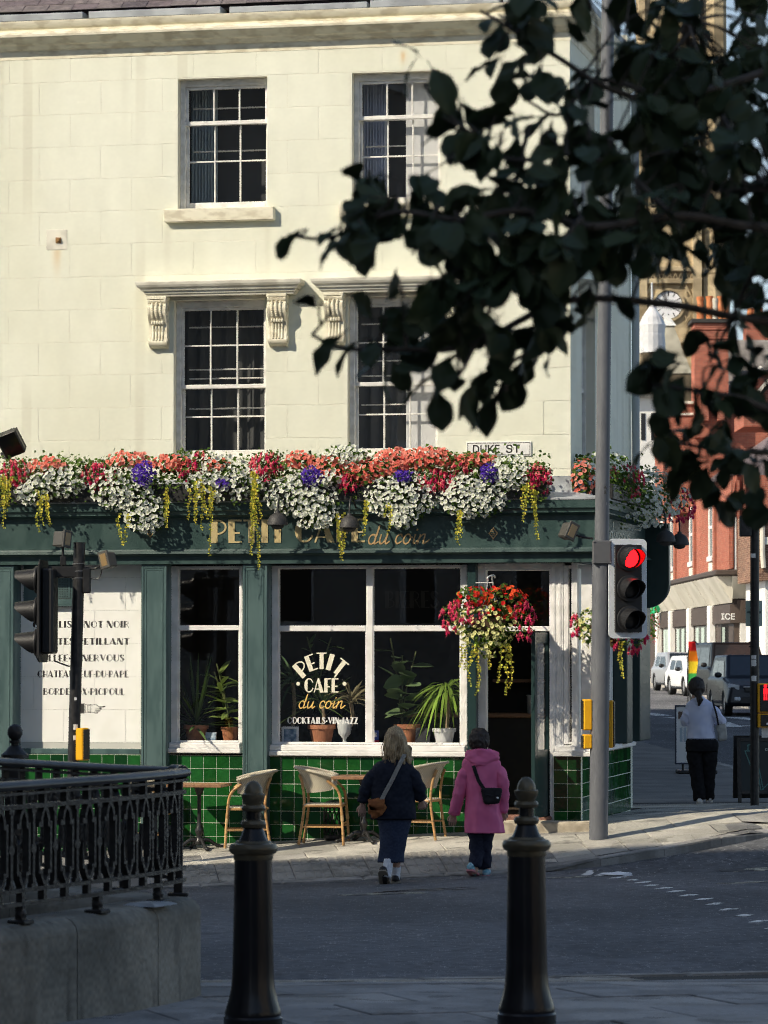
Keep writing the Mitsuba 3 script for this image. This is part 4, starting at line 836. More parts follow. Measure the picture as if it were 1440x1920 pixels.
# lamps over the fascia
SHADE = mat('m_lamp_shade', (.035, .034, .034), .6)
def swan(uc, zc, label, vout=-.80, side=False):
    k = thing('sign_lamp', label, 'lamp', 'sign lamps over the fascia')
    pts = [(uc, -.40, 3.22), (uc, -.55, 3.30), (uc, -.70, 3.36), (uc, vout + .02, 3.28), (uc, vout, 3.16), (uc, vout, zc + .10)]
    Mx = M_FACADE
    if side: pts = [(-b, a, c) for a, b, c in pts]
    obj('arm', tube(spline(pts, 6), .011, 8), BLACK, k, smooth=True, M=Mx)
    c = pts[-1]
    sh = lathe([(0, .105), (.025, .105), (.03, .08), (.05, .07), (.085, .045), (.105, .01), (.115, -.03), (.118, -.055), (.105, -.06), (0, -.06)], 24); sh.apply_translation((c[0], c[1], zc))
    obj('shade', sh, SHADE, k, smooth=35, M=Mx)
    obj('bulb', ball(.075, 2, s=(1, 1, .62), c=(c[0], c[1], zc - .062)), SHADE, k, smooth=True, M=Mx)
for x, y, w in ((520, 975, 'left'), (655, 980, 'right')): swan(U(x, -.8), Zf(y, -.8, x), f'black bell shaped sign lamp in front of the gold PETIT CAFE letters, {w} one')
for x, w in ((1248, 'nearer'), (1274, 'farther')):
    v, zc = FS(x, 985, .8); swan(v, 2.98, f'black bell shaped sign lamp on the side street fascia, {w} one', side=True)
# ------------------------------------------------------------------ floodlight on the wall at the left edge
k = thing('floodlight', 'black floodlight on the cream wall at the left edge above the flowers', 'lamp')
M = M_FACADE @ mat4((U(19, -.4), -.4, Zf(832, -.4, 20)), rx=.5, ry=-.35)
obj('housing', cat([box(-.13, .13, -.05, .05, -.15, .16, .02)] + [box(-.12 + i * .03, -.108 + i * .03, .05, .075, -.13, .14, .003) for i in range(9)]), BLACK, k, M=M)
obj('lens', box(-.115, .115, -.054, -.049, -.14, .14, .002), BLACKG, k, M=M)
obj('hood', box(-.14, .14, -.13, -.03, .16, .172, .004), BLACK, k, M=M)
obj('bracket', cat(tube([(U(10, -.4) - .06, -.38, Zf(850, -.4, 20)), (U(10, -.4) - .10, -.2, Zf(856, -.4, 20)), (U(10, -.4) - .10, 0, Zf(856, -.4, 20))], .018, 8)), BLACK, k, M=M_FACADE)
# ------------------------------------------------------------------ traffic signals
scene['m_red_lamp'] = {'type': 'diffuse', 'reflectance': {'type': 'rgb', 'value': [.5, .01, .01]}}
LENS = mat('m_lens_dark', (.012, .012, .012), .25)
HOODM = mat('m_signal_black', (.010, .010, .011), .5)
BOARDM = mat('m_board_rim', (.74, .77, .79), .4)
def sig_head(k, M, lit=True, rim=True):
    W, H = .225, .545
    rr = sbox(-W + .06, -H + .06, W - .06, H - .06).buffer(.06)
    inner = sbox(-W + .055, -H + .055, W - .055, H - .055)
    obj('backing_board', ext_uz(rr, .0, .012), BOARDM if rim else HOODM, k, M=M)
    obj('housing', cat(box(-W + .068, W - .068, -.03, .0, -H + .066, H - .066, .012), box(-.14, .14, .012, .14, -H + .09, H - .09, .02), *[box(-.142, .142, .03, .05, z - .004, z + .004) for z in np.arange(-.4, .41, .1)]), HOODM, k, M=M)
    for i, z in enumerate((.335, 0, -.335)):
        rg = lathe([(.105, 0), (.145, 0), (.15, .015), (.145, .03), (.115, .035), (.105, .03)], 32); rg.apply_transform(mat4((0, -.045, z), rx=PI / 2)); a = numbered(k + '__aspect')
        obj('ring', rg, HOODM, a, smooth=30, M=M)
        n = 26; ang = np.linspace(math.radians(-62), math.radians(242), n); L = np.interp(np.abs(ang - PI / 2), [0, 1.2, 2.1, 2.7], [.25, .235, .12, .05])
        rows = [np.c_[.125 * np.cos(ang), np.full(n, -.05), .125 * np.sin(ang) + z], np.c_[.112 * np.cos(ang), -.05 - L, .112 * np.sin(ang) + z - .015], np.c_[.106 * np.cos(ang), -.05 - L, .106 * np.sin(ang) + z - .015], np.c_[.118 * np.cos(ang), np.full(n, -.05), .118 * np.sin(ang) + z]]
        obj('hood', sheet(rows), HOODM, a, smooth=40, M=M)
        g = ball(.103, 3, s=(1, .22, 1), c=(0, -.055, z))
        if i == 0 and lit:
            key = obj('lens', g, 'm_red_lamp', a, smooth=True, M=M, label='lit red lens'); scene[key]['emitter'] = {'type': 'area', 'radiance': {'type': 'rgb', 'value': [2.6, .008, .012]}}
        else: obj('lens', g, LENS, a, smooth=True, M=M)
def foot(x, y, zf=pave_z):                          # where the ground is met below an image point
    Y = 38.0
    for _ in range(80):
        p = P(x, y, Y); g = float(zf(np.array(p[0]), np.array(Y))); d = ray(x, y); Y = .6 * Y + .4 * min(300, max(4, (g - EYE[2]) / d[2] * d[1]))
    return np.array(P(x, y, Y))
b = foot(1122, 1572)
k = thing('lamp_column', 'tall grey steel street lamp column in front of the cafe corner', 'street lamp column')
LC = k; Yl = b[1]; q = Yl / F
top = P(1143, -260, Yl); ax = lambda y: np.array([np.interp(y, [-260, 1575], [top[0], b[0]]), Yl, P(1120, y, Yl)[2]])
obj('base_section', tube([ax(1580), ax(1052)], 17.6 * q, 28), GREY, k, smooth=35)
obj('shaft', tube([ax(1050), ax(-260)], [13.6 * q, 11.6 * q], 28), GREY, k, smooth=35)
obj('collar', tube([ax(1056), ax(1050), ax(1046)], [18.4 * q, 18.4 * q, 13.7 * q], 28), GREY, k, smooth=30)
a = ax(1036)
obj('bracket_box', cat(box(a[0] - .105, a[0] + .10, Yl - .13, Yl + .02, a[2] - .13, a[2] + .13, .012), *[ball(.012, 1, c=(a[0] + sx * .09, Yl - .135, a[2] + sz * .115)) for sx in (-1, 1) for sz in (-1, 1)]), mat('m_bracket', (.09, .092, .10), .5), k)
a = ax(927); n_ = 10; rr = 12.9 * q + .002
obj('sticker', sheet([[(a[0] + rr * math.sin(t), Yl - rr * math.cos(t), a[2] + z) for t in np.linspace(-.12, .55, n_)] for z in (-.115, .115)]), PALE, k)
tx = meshkit.text_mesh('8A', .035, .001, True); v = np.asarray(tx.vertices); tx = trimesh.Trimesh(np.c_[a[0] + .012 - v[:, 1] * 0 + (v[:, 0]) * 0, v[:, 0] * 0, v[:, 0] * 0], tx.faces, process=False)
for i, ch in enumerate(('A', '8')):
    t_ = meshkit.text_mesh(ch, .038, .0015, True); v = np.asarray(t_.vertices)
    obj('lettering', trimesh.Trimesh(np.c_[a[0] + .008 + v[:, 0], Yl - rr - .001 - v[:, 2] + .003, a[2] + .055 - i * .055 + v[:, 1]], np.asarray(t_.faces)[:, ::-1], process=False), INK, k)
a = ax(1450); obj('access_door', sheet([[(a[0] + (17.6 * q + .003) * math.sin(t), Yl - (17.6 * q + .003) * math.cos(t), a[2] + z) for t in np.linspace(-.2, 1.0, 10)] for z in (-.28, .28)]), GREY, k)
def detector(k, c, yaw, tilt, s=1.0):
    M = mat4(c, yaw, s, rx=0, ry=tilt)
    obj('detector', cat(box(-.055, .055, -.06, .10, -.085, .085, .012), box(-.066, .066, -.085, -.06, -.10, .10, .006)), mat('m_detector', (.06, .058, .052), .5), k, M=M)
    obj('detector_lens', box(-.04, .04, -.09, -.0845, -.07, .07, .004), mat('m_amber_glass', (.25, .17, .08), .2), k, M=M)
c = P(1066, 996, Yl - .05)
detector(k, c, .5, .45)
obj('detector_arm', tube(spline([c + np.array([.04, 0, -.02]), P(1088, 1006, Yl - .02), P(1112, 1010, Yl)], 5), .014, 6), BLACK, k)
TS = thing('traffic_signal', 'traffic signal with lit red light and grey backing board on the grey column', 'traffic light')
c = P(1177, 1103.5, Yl - .05)
sig_head(TS, mat4(c, math.radians(17)))
obj('arm', tube([ax(1040) + np.array([.09, 0, 0]), c + np.array([.0, .10, .33])], .026, 8), HOODM, TS); obj('arm', tube([ax(1170), c + np.array([0, .10, -.38])], .022, 8), HOODM, TS)
def crossing_box(x, y0, y1, Y, label, yaw, w=.11, face=False):
    k = thing('crossing_button_box', label, 'crossing button box')
    z1, z0 = P(x, y0, Y)[2], P(x, y1, Y)[2]; M = mat4((P(x, (y0 + y1) / 2, Y)[0], Y, (z0 + z1) / 2), yaw); h = (z1 - z0) / 2
    obj('case', box(-w / 2, w / 2, -.05, .045, -h, h, .012), YELLOW, k, M=M); obj('face_plate', box(-w / 2 + .008, w / 2 - .008, -.062, -.05, -h + .012, h - .012, .006), BLACK, k, M=M)
    obj('bracket', box(-.03, .03, .045, .09, -h * .6, h * .6), BLACK, k, M=M)
crossing_box(1101, 1311, 1369, Yl - .02, 'upper yellow pedestrian crossing box on the left of the grey column', math.radians(-80))
crossing_box(1101, 1377, 1404, Yl - .02, 'lower yellow pedestrian crossing box on the left of the grey column', math.radians(-80))
crossing_box(1142, 1313, 1402, Yl + .08, 'yellow pedestrian crossing box half hidden behind the grey column on its right', math.radians(80))
# left signal, seen from its side
Ys = 38.0; q = Ys / F
b = np.array([P(132, 1640, Ys)[0], Ys, float(pave_z(np.array(-3.3), np.array(Ys)))]); t = P(149, 1019, Ys)
TS = thing('traffic_signal', 'traffic signal seen side on with three hoods pointing left, on a thin black pole', 'traffic light')
obj('pole', tube([b, t], 11 * q, 20), BLACK, TS, smooth=35); obj('pole_cap', tube([t - [0, 0, .004], t + [0, 0, .012]], 11.6 * q, 20), BLACK, TS, smooth=35)
c = P(80, 1146, Ys - .1)
M = mat4(c, math.radians(-97)); sig_head(TS, M, lit=False, rim=False)
at = lambda y: b + (t - b) * ((P(0, y, Ys)[2] - b[2]) / (t[2] - b[2]))
obj('arm', box(c[0] + .05, at(1068)[0], Ys - .06, Ys + .03, P(0, 1083, Ys)[2], P(0, 1062, Ys)[2], .01), HOODM, TS); obj('lower_bracket', tube([c + [.12, .05, -.53], P(128, 1249, Ys), at(1249) + [-.05, 0, 0], at(1225)], .009, 6), HOODM, TS); obj('clamp', cat(box(at(1225)[0] - .03, at(1225)[0], Ys - .06, Ys + .04, P(0, 1238, Ys)[2], P(0, 1218, Ys)[2], .005)), HOODM, TS)
obj('junction_box', box(at(1088)[0] + .05, at(1088)[0] + .13, Ys - .06, Ys + .06, P(0, 1112, Ys)[2], P(0, 1066, Ys)[2], .01), BLACK, TS)
obj('strap', cat(*[tube(at(y)[None] + np.c_[(11.6 * q) * np.cos(np.linspace(0, 2 * PI, 16)), (11.6 * q) * np.sin(np.linspace(0, 2 * PI, 16)), np.linspace(-.01, .01, 16)], .006, 5) for y in (1058, 1072, 1085)]), STEEL, TS)
obj('cable', tube(spline([P(161, 1063, Ys - .03), P(178, 1062, Ys - .05), P(190, 1068, Ys - .05), P(185, 1084, Ys - .04), P(165, 1085, Ys - .02)], 5), .007, 5), BLACK, TS)
d = P(202, 1050, Ys - .05); detector(TS, d, -.5, -.25, .95); obj('detector_arm', tube(spline([at(1064), P(178, 1066, Ys), d + [-.04, 0, -.02]], 4), .012, 6), BLACK, TS)
d = P(117, 1011, Ys - .05); detector(TS, d, .9, .15, .95); obj('detector_post', cat(tube([P(118, 1022, Ys), P(118, 1068, Ys)], .014, 6), box(P(113, 1050, Ys)[0], P(124, 1050, Ys)[0], Ys - .03, Ys + .03, P(0, 1060, Ys)[2], P(0, 1043, Ys)[2], .004)), BLACK, TS)
for y, w, h in ((1172, .05, .13), (1310, .03, .03), (1363, .05, .06), (1383, .055, .05)):
    a = at(y); r_ = 11 * q + .0015; obj('sticker', sheet([[(a[0] + r_ * math.sin(tt), Ys - r_ * math.cos(tt), a[2] + z) for tt in np.linspace(-.1, -.1 + w / r_, 6)] for z in (-h / 2, h / 2)]), PALE if y > 1200 else HOODM, TS)
crossing_box(154, 1365, 1426, Ys - .06, 'bright yellow pedestrian crossing box on the thin black pole at left', math.radians(62), .13)
# black pole at the right edge with crossing signal
b = foot(1415, 1510); Yr = b[1]; q = Yr / F
k = thing('signal_pole', 'black pole covered in stickers at the right edge beside the chalkboard', 'pole')
RP = k
X = lambda x: P(x, 1215, Yr)[0]; Z = lambda y: P(1415, y, Yr)[2]
obj('shaft', tube([(b[0], Yr, b[2] - .05), (X(1416), Yr, Z(962))], 8.3 * q, 18), BLACK, k, smooth=35)
obj('top_box', box(X(1388), X(1409), Yr - .08, Yr + .08, Z(1006), Z(967), .012), BLACK, k)
for y, h in ((1042, 8), (1232, 7), (1243, 12), (1272, 10)): obj('sticker', sheet([[(b[0] + (8.3 * q + .002) * math.sin(t_), Yr - (8.3 * q + .002) * math.cos(t_), Z(y) + z) for t_ in np.linspace(-.8, .5, 8)] for z in (-h * q / 2, h * q / 2)]), PALE, k)
obj('cable_tie', tube(np.c_[b[0] + 9.2 * q * np.cos(np.linspace(0, 12, 40)), Yr + 9.2 * q * np.sin(np.linspace(0, 12, 40)), Z(1207) + np.linspace(-.06, .04, 40)], .006, 5), BLACK, k)
obj('paper', box(X(1427), X(1452), Yr - .03, Yr - .02, Z(1383), Z(1365), .001), PALE, k)
k = thing('crossing_signal', 'black crossing signal box with red man and yellow side on the right hand black pole', 'crossing signal')
obj('case', box(X(1419), X(1452), Yr - .10, Yr + .10, Z(1336), Z(1281), .008), YELLOW, k)
obj('face_plate', box(X(1423), X(1451), Yr - .116, Yr - .10, Z(1334), Z(1284), .006), BLACK, k)
man = unary_union([Point(0, .085).buffer(.022), sbox(-.028, -.01, .028, .058), sbox(-.022, -.09, -.004, 0), sbox(.004, -.09, .022, 0)])
mm = ext_uz(man, -.003, 0); mm.apply_translation((X(1433), Yr - .116, Z(1299)))
key = obj('red_man', mm, 'm_red_lamp', k, label='lit red standing man symbol'); scene[key]['emitter'] = {'type': 'area', 'radiance': {'type': 'rgb', 'value': [.4, .006, .01]}}
obj('button_case', box(X(1419), X(1452), Yr - .10, Yr + .10, Z(1364), Z(1338), .008), YELLOW, k); obj('button_plate', box(X(1424), X(1451), Yr - .116, Yr - .10, Z(1362), Z(1340), .006), BLACK, k); obj('button', ball(.016, 1, c=(X(1436), Yr - .118, Z(1357))), PALE, k)
k = thing('notice_plate', 'pale green notice plate fixed behind the right hand black pole', 'sign')
obj('plate', box(X(1400), X(1431), Yr + .10, Yr + .112, Z(1174), Z(1126), .004), mat('m_notice', (.45, .55, .48), .5), k); obj('band', box(X(1402), X(1429), Yr + .097, Yr + .10, Z(1150), Z(1146)), GREEN, k)
# boards on the pavement
k = thing('pavement_sign', 'white poster board in a dark frame left of the person in the white shirt', 'sign')
bb = foot(1297, 1450); Yp = bb[1]; X2 = lambda x: P(x, 1215, Yp)[0]; Z2 = lambda y: P(1297, y, Yp)[2]
obj('frame', cat(box(X2(1265), X2(1267.5), Yp - .03, Yp + .03, Z2(1433), Z2(1322), .004), box(X2(1328), X2(1331), Yp - .03, Yp + .03, Z2(1433), Z2(1322), .004), box(X2(1267.5), X2(1328), Yp - .03, Yp + .03, Z2(1325), Z2(1322), .004), box(X2(1267.5), X2(1328), Yp - .03, Yp + .03, Z2(1433), Z2(1430), .004)), mat('m_sign_frame', (.03, .04, .07), .5), k)
obj('poster', box(X2(1267.5), X2(1328), Yp - .01, Yp + .01, Z2(1430), Z2(1325)), PALE, k)
obj('picture', cat(box(X2(1271), X2(1287), Yp - .013, Yp - .0101, Z2(1348), Z2(1334)), box(X2(1289), X2(1305), Yp - .013, Yp - .0101, Z2(1348), Z2(1334))), mat('m_poster_brown', (.13, .08, .06), .6), k)
obj('map', cat(*[box(X2(1274 + i * 7), X2(1279 + i * 7), Yp - .013, Yp - .0101, Z2(1391), Z2(1364)) for i in range(6)]), mat('m_poster_map', (.38, .45, .50), .6), k)
obj('base', cat(box(X2(1268), X2(1342), Yp - .25, Yp + .25, bb[2], bb[2] + .055, .02), tube([(X2(1280), Yp, bb[2] + .05), (X2(1280), Yp, Z2(1432))], .02, 8), tube([(X2(1316), Yp, bb[2] + .05), (X2(1316), Yp, Z2(1432))], .02, 8)), BLACK, k)
k = thing('chalkboard', 'dark chalkboard with pale writing and green angular lines behind the right hand black pole', 'sign')
bb = foot(1395, 1506); Yc = bb[1] + .15; X3 = lambda x: P(x, 1215, Yc)[0]; Z3 = lambda y: P(1400, y, Yc)[2]
Mc = mat4((X3(1383), Yc, bb[2]), 0.06, rx=-.10)
Wc, Hc = .86, Z3(1383) - bb[2]; lz = Z3(1489) - bb[2]
obj('frame', cat(box(0, .045, -.02, .02, 0, Hc, .004), box(Wc - .045, Wc, -.02, .02, 0, Hc, .004), box(.045, Wc - .045, -.02, .02, Hc - .05, Hc, .004), box(.045, Wc - .045, -.02, .02, lz, lz + .05, .004)), BLACK, k, M=Mc)
obj('board', box(.045, Wc - .045, -.008, .008, lz + .05, Hc - .05), mat('m_chalk', (.020, .030, .032), .6), k, M=Mc)
obj('back_leg', box(0, Wc, .42, .46, 0, Hc * .98, .004), BLACK, k, M=mat4((X3(1383), Yc, bb[2]), 0.06, rx=.10))
dl = unary_union([LineString(p).buffer(.006) for p in ([(.10, .62), (.26, .62), (.26, .38), (.30, .1)], [(.14, .70), (.22, .70), (.33, .12)], [(.10, .62), (.27, .16)], [(.14, .70), (.14, .62)], [(.30, .1), (.4, .2)])])
mm = ext_uz(affinity.translate(dl, 0, .05), -.0125, -.0085); obj('drawing', mm, mat('m_chalk_green', (.08, .22, .20), .6), k, M=Mc)
for i, t_ in enumerate(('cocktails', 'coffee', 'wine', 'new', 'jazz')):
    w = meshkit.text_mesh(t_, .045, .002, True); v = np.asarray(w.vertices); x1 = v[:, 0].max()
    obj('lettering', trimesh.Trimesh(np.c_[.60 - x1 + v[:, 0] if i not in (0, 1) else .62 - x1 + v[:, 0], -.0095 - v[:, 2], Hc - .17 - i * .115 + v[:, 1]], np.asarray(w.faces)[:, ::-1], process=False), mat('m_chalk_white', (.45, .50, .45), .7), k, M=Mc)
# crumpled paper in the road
k = None
pp = onroad(1160, 1642); m = ball(1, 3, s=(.14, .10, .028)); v = np.asarray(m.vertices); m.vertices = v * (1 + .7 * (meshkit.noise(v * np.array([14, 14, 50]) + 3, 1)[:, None] - .5)) + pp + [0, 0, .015]
obj('litter', m, mat('m_paper', (.75, .76, .78), .8), label='crumpled white paper lying on the road near the kerb', cat='litter')
# ------------------------------------------------------------------ flowers
def thin(name, color=None, tr=.5, rough=.6):
    scene[name] = {'type': 'principledthin', 'base_color': {'type': 'mesh_attribute', 'name': 'vertex_color'} if color is None else {'type': 'rgb', 'value': list(color)}, 'roughness': rough, 'diff_trans': tr, 'spec_trans': 0.0}
    return name
PETAL = thin('m_petal', None, .55); FOL = thin('m_foliage', None, .6)
def flower_mesh(r, petal, throat, lobes=5, cup=.35, seed=0):
    rg_ = np.random.default_rng(seed); n = lobes * 2; a = np.arange(n) * 2 * PI / n
    ro = np.where(np.arange(n) % 2 == 0, 1.0, .80) * r * rg_.uniform(.9, 1.1, n)
    v = np.vstack([[[0, 0, -.45 * r]], np.c_[.28 * r * np.cos(a), .28 * r * np.sin(a), np.full(n, -.10 * r)], np.c_[ro * np.cos(a), ro * np.sin(a), cup * r * rg_.uniform(.1, .9, n)]])
    f = [[0, 1 + k, 1 + (k + 1) % n] for k in range(n)]
    for k in range(n):
        b = (k + 1) % n; f += [[1 + k, 1 + n + k, 1 + n + b], [1 + k, 1 + n + b, 1 + b]]
    c = np.vstack([[throat], np.tile(np.array(throat) * .4 + np.array(petal) * .6, (n, 1)), np.tile(petal, (n, 1)) * rg_.uniform(.93, 1.0, (n, 1))])
    return mikit.ply(trimesh.Trimesh(v, f, process=False), PETAL, smooth=False, color=c)
def fuchsia_mesh(sk, pet, seed=0):
    rg_ = np.random.default_rng(seed); V, Fc, C = [], [], []
    def coneish(z0, r0, z1, r1, col, n=6):
        i = len(V); a = np.arange(n) * 2 * PI / n
        for k in range(n): V.append((r0 * math.cos(a[k]), r0 * math.sin(a[k]), z0)); C.append(col)
        for k in range(n): rr = r1 * (1 if k % 2 else .7); V.append((rr * math.cos(a[k]), rr * math.sin(a[k]), z1 * (1 if k % 2 else .92))); C.append(col)
        for k in range(n):
            b = (k + 1) % n; Fc.extend([[i + k, i + b, i + n + b], [i + k, i + n + b, i + n + k]])
    coneish(0, .004, -.022, .009, sk); coneish(-.020, .008, -.030, .026, sk); coneish(-.024, .009, -.055, .017, pet); coneish(-.045, .003, -.085, .002, sk, 3)
    return mikit.ply(trimesh.Trimesh(np.array(V), Fc, process=False), PETAL, smooth=False, color=np.array(C))
KINDS = {
    'petunia': [flower_mesh(.0295 * s, (.86, .87, .84), (.42, .50, .14), 5, .32, i) for i, s in enumerate((1.0, .78, 1.16, .92))],
    'cream_petunia': [flower_mesh(.0275 * s, (.82, .80, .40), (.40, .42, .06), 5, .32, i + 9) for i, s in enumerate((1.0, .86, 1.1))],
    'coral_bloom': [flower_mesh(.029 * s, c, (.55, .10, .06), 5, .2, i + 20) for i, (s, c) in enumerate(((1.0, (.87, .26, .20)), (.86, (.84, .19, .15)), (1.08, (.90, .36, .28))))],
    'red_bloom': [flower_mesh(.028 * s, c, (.5, .03, .03), 5, .2, i + 30) for i, (s, c) in enumerate(((1.0, (.78, .03, .03)), (.9, (.72, .05, .03)), (1.05, (.85, .12, .04))))],
    'fuchsia': [fuchsia_mesh((.85, .24, .25), (.70, .05, .14), 1), fuchsia_mesh((.82, .30, .27), (.66, .05, .12), 2), fuchsia_mesh((.70, .05, .14), (.55, .02, .12), 3)],
    'magenta_fuchsia': [fuchsia_mesh((.76, .09, .17), (.60, .03, .13), 4), fuchsia_mesh((.82, .16, .21), (.58, .03, .12), 5)],
}
def orient(nrm, rg_, spin=True):
    z = np.array(nrm, float); z /= np.linalg.norm(z); x = np.cross([.3, .1, .9], z); x /= np.linalg.norm(x); t = rg_.uniform(0, 2 * PI); y = np.cross(z, x)
    M = np.eye(4); M[:3, 0] = x * math.cos(t) + y * math.sin(t); M[:3, 1] = -x * math.sin(t) + y * math.cos(t); M[:3, 2] = z; return M
def leaf_cloud(pts, nrm, size, cols, rg_):           # small pointed leaves, one mesh
    n = len(pts); nrm = nrm / (np.linalg.norm(nrm, axis=1, keepdims=True) + 1e-9)
    a = rg_.normal(size=(n, 3)); a -= (a * nrm).sum(1)[:, None] * nrm; a /= np.linalg.norm(a, axis=1, keepdims=True); b = np.cross(nrm, a)
    L = size * rg_.uniform(.6, 1.3, n)[:, None]; W = L * .42
    base, tip = pts - a * L * .5, pts + a * L * .5 - nrm * L * .15; m1 = pts + b * W + nrm * L * .08; m2 = pts - b * W + nrm * L * .08
    V = np.stack([base, m1, tip, m2], 1).reshape(-1, 3); i = np.arange(n) * 4; Fc = np.vstack([np.c_[i, i + 1, i + 2], np.c_[i, i + 2, i + 3]])
    c = np.array(cols)[rg_.integers(0, len(cols), n)] * rg_.uniform(.75, 1.25, (n, 1))
    return V, Fc, np.repeat(np.clip(c, 0, 1), 4, 0)
LEAFC = [(.055, .105, .022), (.085, .15, .03), (.04, .075, .018), (.12, .19, .045)]
def plant(name, label, catg, ells, kind, n, group=None, out=np.array([0, -1.0, 0]), along=np.array([1.0, 0, 0]), leaves=220, lsize=.05, spacing=.038, seed=1, up=.35, trails=0, stuff=False, lcol=LEAFC, full=False):
    """ells: list of (centre (u, v, z), half width, half height, bulge) in facade coordinates; flowers on the outward side, leaves through the volume."""
    rg_ = np.random.default_rng(seed); k = thing(name, label, catg, group)
    wts = np.array([e[1] * e[2] for e in ells]); wts = wts / wts.sum(); pos, nor = [], []
    tries = 0
    while len(pos) < n and tries < n * 25:
        tries += 1
        c, a, h, bl = ells[rg_.choice(len(ells), p=wts)]
        if full:
            d = rg_.normal(size=3); d /= np.linalg.norm(d)
            if d[1] < -.3: continue
            s = d[0] * along * a + d[1] * out * bl + np.array([0, 0, d[2] * h]); p = np.array(c) + s * rg_.uniform(.86, 1.06); nn = d[0] * along + d[1] * out + np.array([0, 0, d[2] + up])
        else:
            t, r_ = rg_.uniform(0, 2 * PI), math.sqrt(rg_.uniform(0, 1)); x, y = r_ * math.cos(t), r_ * math.sin(t)
            dep = math.sqrt(max(0, 1 - r_ * r_)); p = np.array(c) + along * a * x + np.array([0, 0, h * y]) + out * (bl * dep * rg_.uniform(.75, 1.12) + rg_.uniform(-.02, .02)); nn = out * (.75 + .4 * dep) + along * x * .55 + np.array([0, 0, y * .5 + up])
        if pos and np.min(np.linalg.norm(np.array(pos) - p, axis=1)) < spacing: continue
        pos.append(p); nor.append(nn + rg_.normal(size=3) * .42)
    if stuff:
        V, Fc, C = [], [], []
        for p, nn in zip(pos, nor):
            M = orient(nn, rg_); nV, nF, _, _, nC = meshkit.WRITTEN[kind[rg_.integers(len(kind))]['filename']]
            V.append(nV @ M[:3, :3].T + p); Fc.append(nF + sum(map(len, V[:-1]))); C.append(nC)
        key = obj('flowers', trimesh.Trimesh(np.vstack(V), np.vstack(Fc), process=False), PETAL, k, M=M_FACADE, color=np.vstack(C), kind='stuff')
    else:
        for p, nn in zip(pos, nor):
            ms = KINDS[kind]; mesh = ms[rg_.integers(len(ms))]
            if 'fuchsia' in kind: M = mat4((0, 0, 0), rg_.uniform(0, 6.28), rg_.uniform(.8, 1.25), rx=rg_.normal() * .25, ry=rg_.normal() * .25); M[:3, 3] = p
            else: M = orient(nn, rg_); M[:3, 3] = p
            put('flower', mesh, k, M_FACADE @ M)
    P_, N_ = [], []
    for _ in range(leaves):
        c, a, h, bl = ells[rg_.choice(len(ells), p=wts)]; d = rg_.normal(size=3); d *= rg_.uniform(0, 1) ** .45 / np.linalg.norm(d)
        P_.append(np.array(c) + along * a * d[0] * 1.06 + out * bl * (d[1] * .85 - (0 if full else .05)) + np.array([0, 0, d[2] * h * 1.08])); N_.append(out * .6 + d[0] * along * .6 + np.array([0, 0, .7]) + rg_.normal(size=3) * .5)
    V, Fc, C = leaf_cloud(np.array(P_), np.array(N_), lsize, lcol, rg_)
    obj('foliage', trimesh.Trimesh(V, Fc, process=False), FOL, k, M=M_FACADE, color=C, kind='stuff')
    return k
def vine(k, p0, length, seed, name='trailing_stem', sway=.05, M=M_FACADE, out=(0, -1, 0)):
    rg_ = np.random.default_rng(seed); n = max(5, int(length / .026)); V, Fc, C = [], [], []
    dx = np.cumsum(rg_.normal(size=n) * .006) + sway * np.sin(np.linspace(0, 2, n) + rg_.uniform(0, 6)) * np.linspace(0, 1, n); dy = np.cumsum(rg_.normal(size=n) * .004)
    pts = np.array(p0) + np.c_[dx, dy, -np.linspace(0, length, n)]; pts[0:2] += 0
    st = tube(pts, .0035, 4); V.append(np.asarray(st.vertices)); Fc.append(np.asarray(st.faces)); C.append(np.tile((.25, .24, .05), (len(st.vertices), 1)))
    for i, p in enumerate(pts):
        for s in (-1, 1):
            if rg_.uniform() < .1: continue
            a = np.array([s * (1 if i % 2 else .5), -.5 + .4 * rg_.normal(), -.25 + .3 * rg_.normal()]); a /= np.linalg.norm(a); b = np.cross(a, [.15 * rg_.normal(), 1, .4 + .3 * rg_.normal()]); b /= np.linalg.norm(b); L = rg_.uniform(.028, .044) * (1 - .35 * i / n); w = L * .8
            q = np.array([p, p + a * L * .5 + b * w * .55, p + a * L * 1.05, p + a * L * .5 - b * w * .55]); o_ = sum(map(len, V)); V.append(q); Fc.append(np.array([[0, 1, 2], [0, 2, 3]]) + o_)
            C.append(np.tile(np.array([(.74, .66, .10), (.62, .62, .10), (.50, .55, .09), (.80, .66, .10)][rg_.integers(4)]) * rg_.uniform(.8, 1.1), (4, 1)))
    return obj(name, trimesh.Trimesh(np.vstack(V), np.vstack(Fc), process=False), FOL, k, M=M, color=np.vstack(C))
q6 = 6.05e-3
def E_(x, y, rx, ry, v=-.62, bl=.2):
    u, z = FL(x, y, v); return ((u, v + bl * .55, z), rx * q6, ry * q6, bl)
ORD = ['first', 'second', 'third', 'fourth', 'fifth', 'sixth', 'seventh', 'eighth', 'ninth', 'tenth']
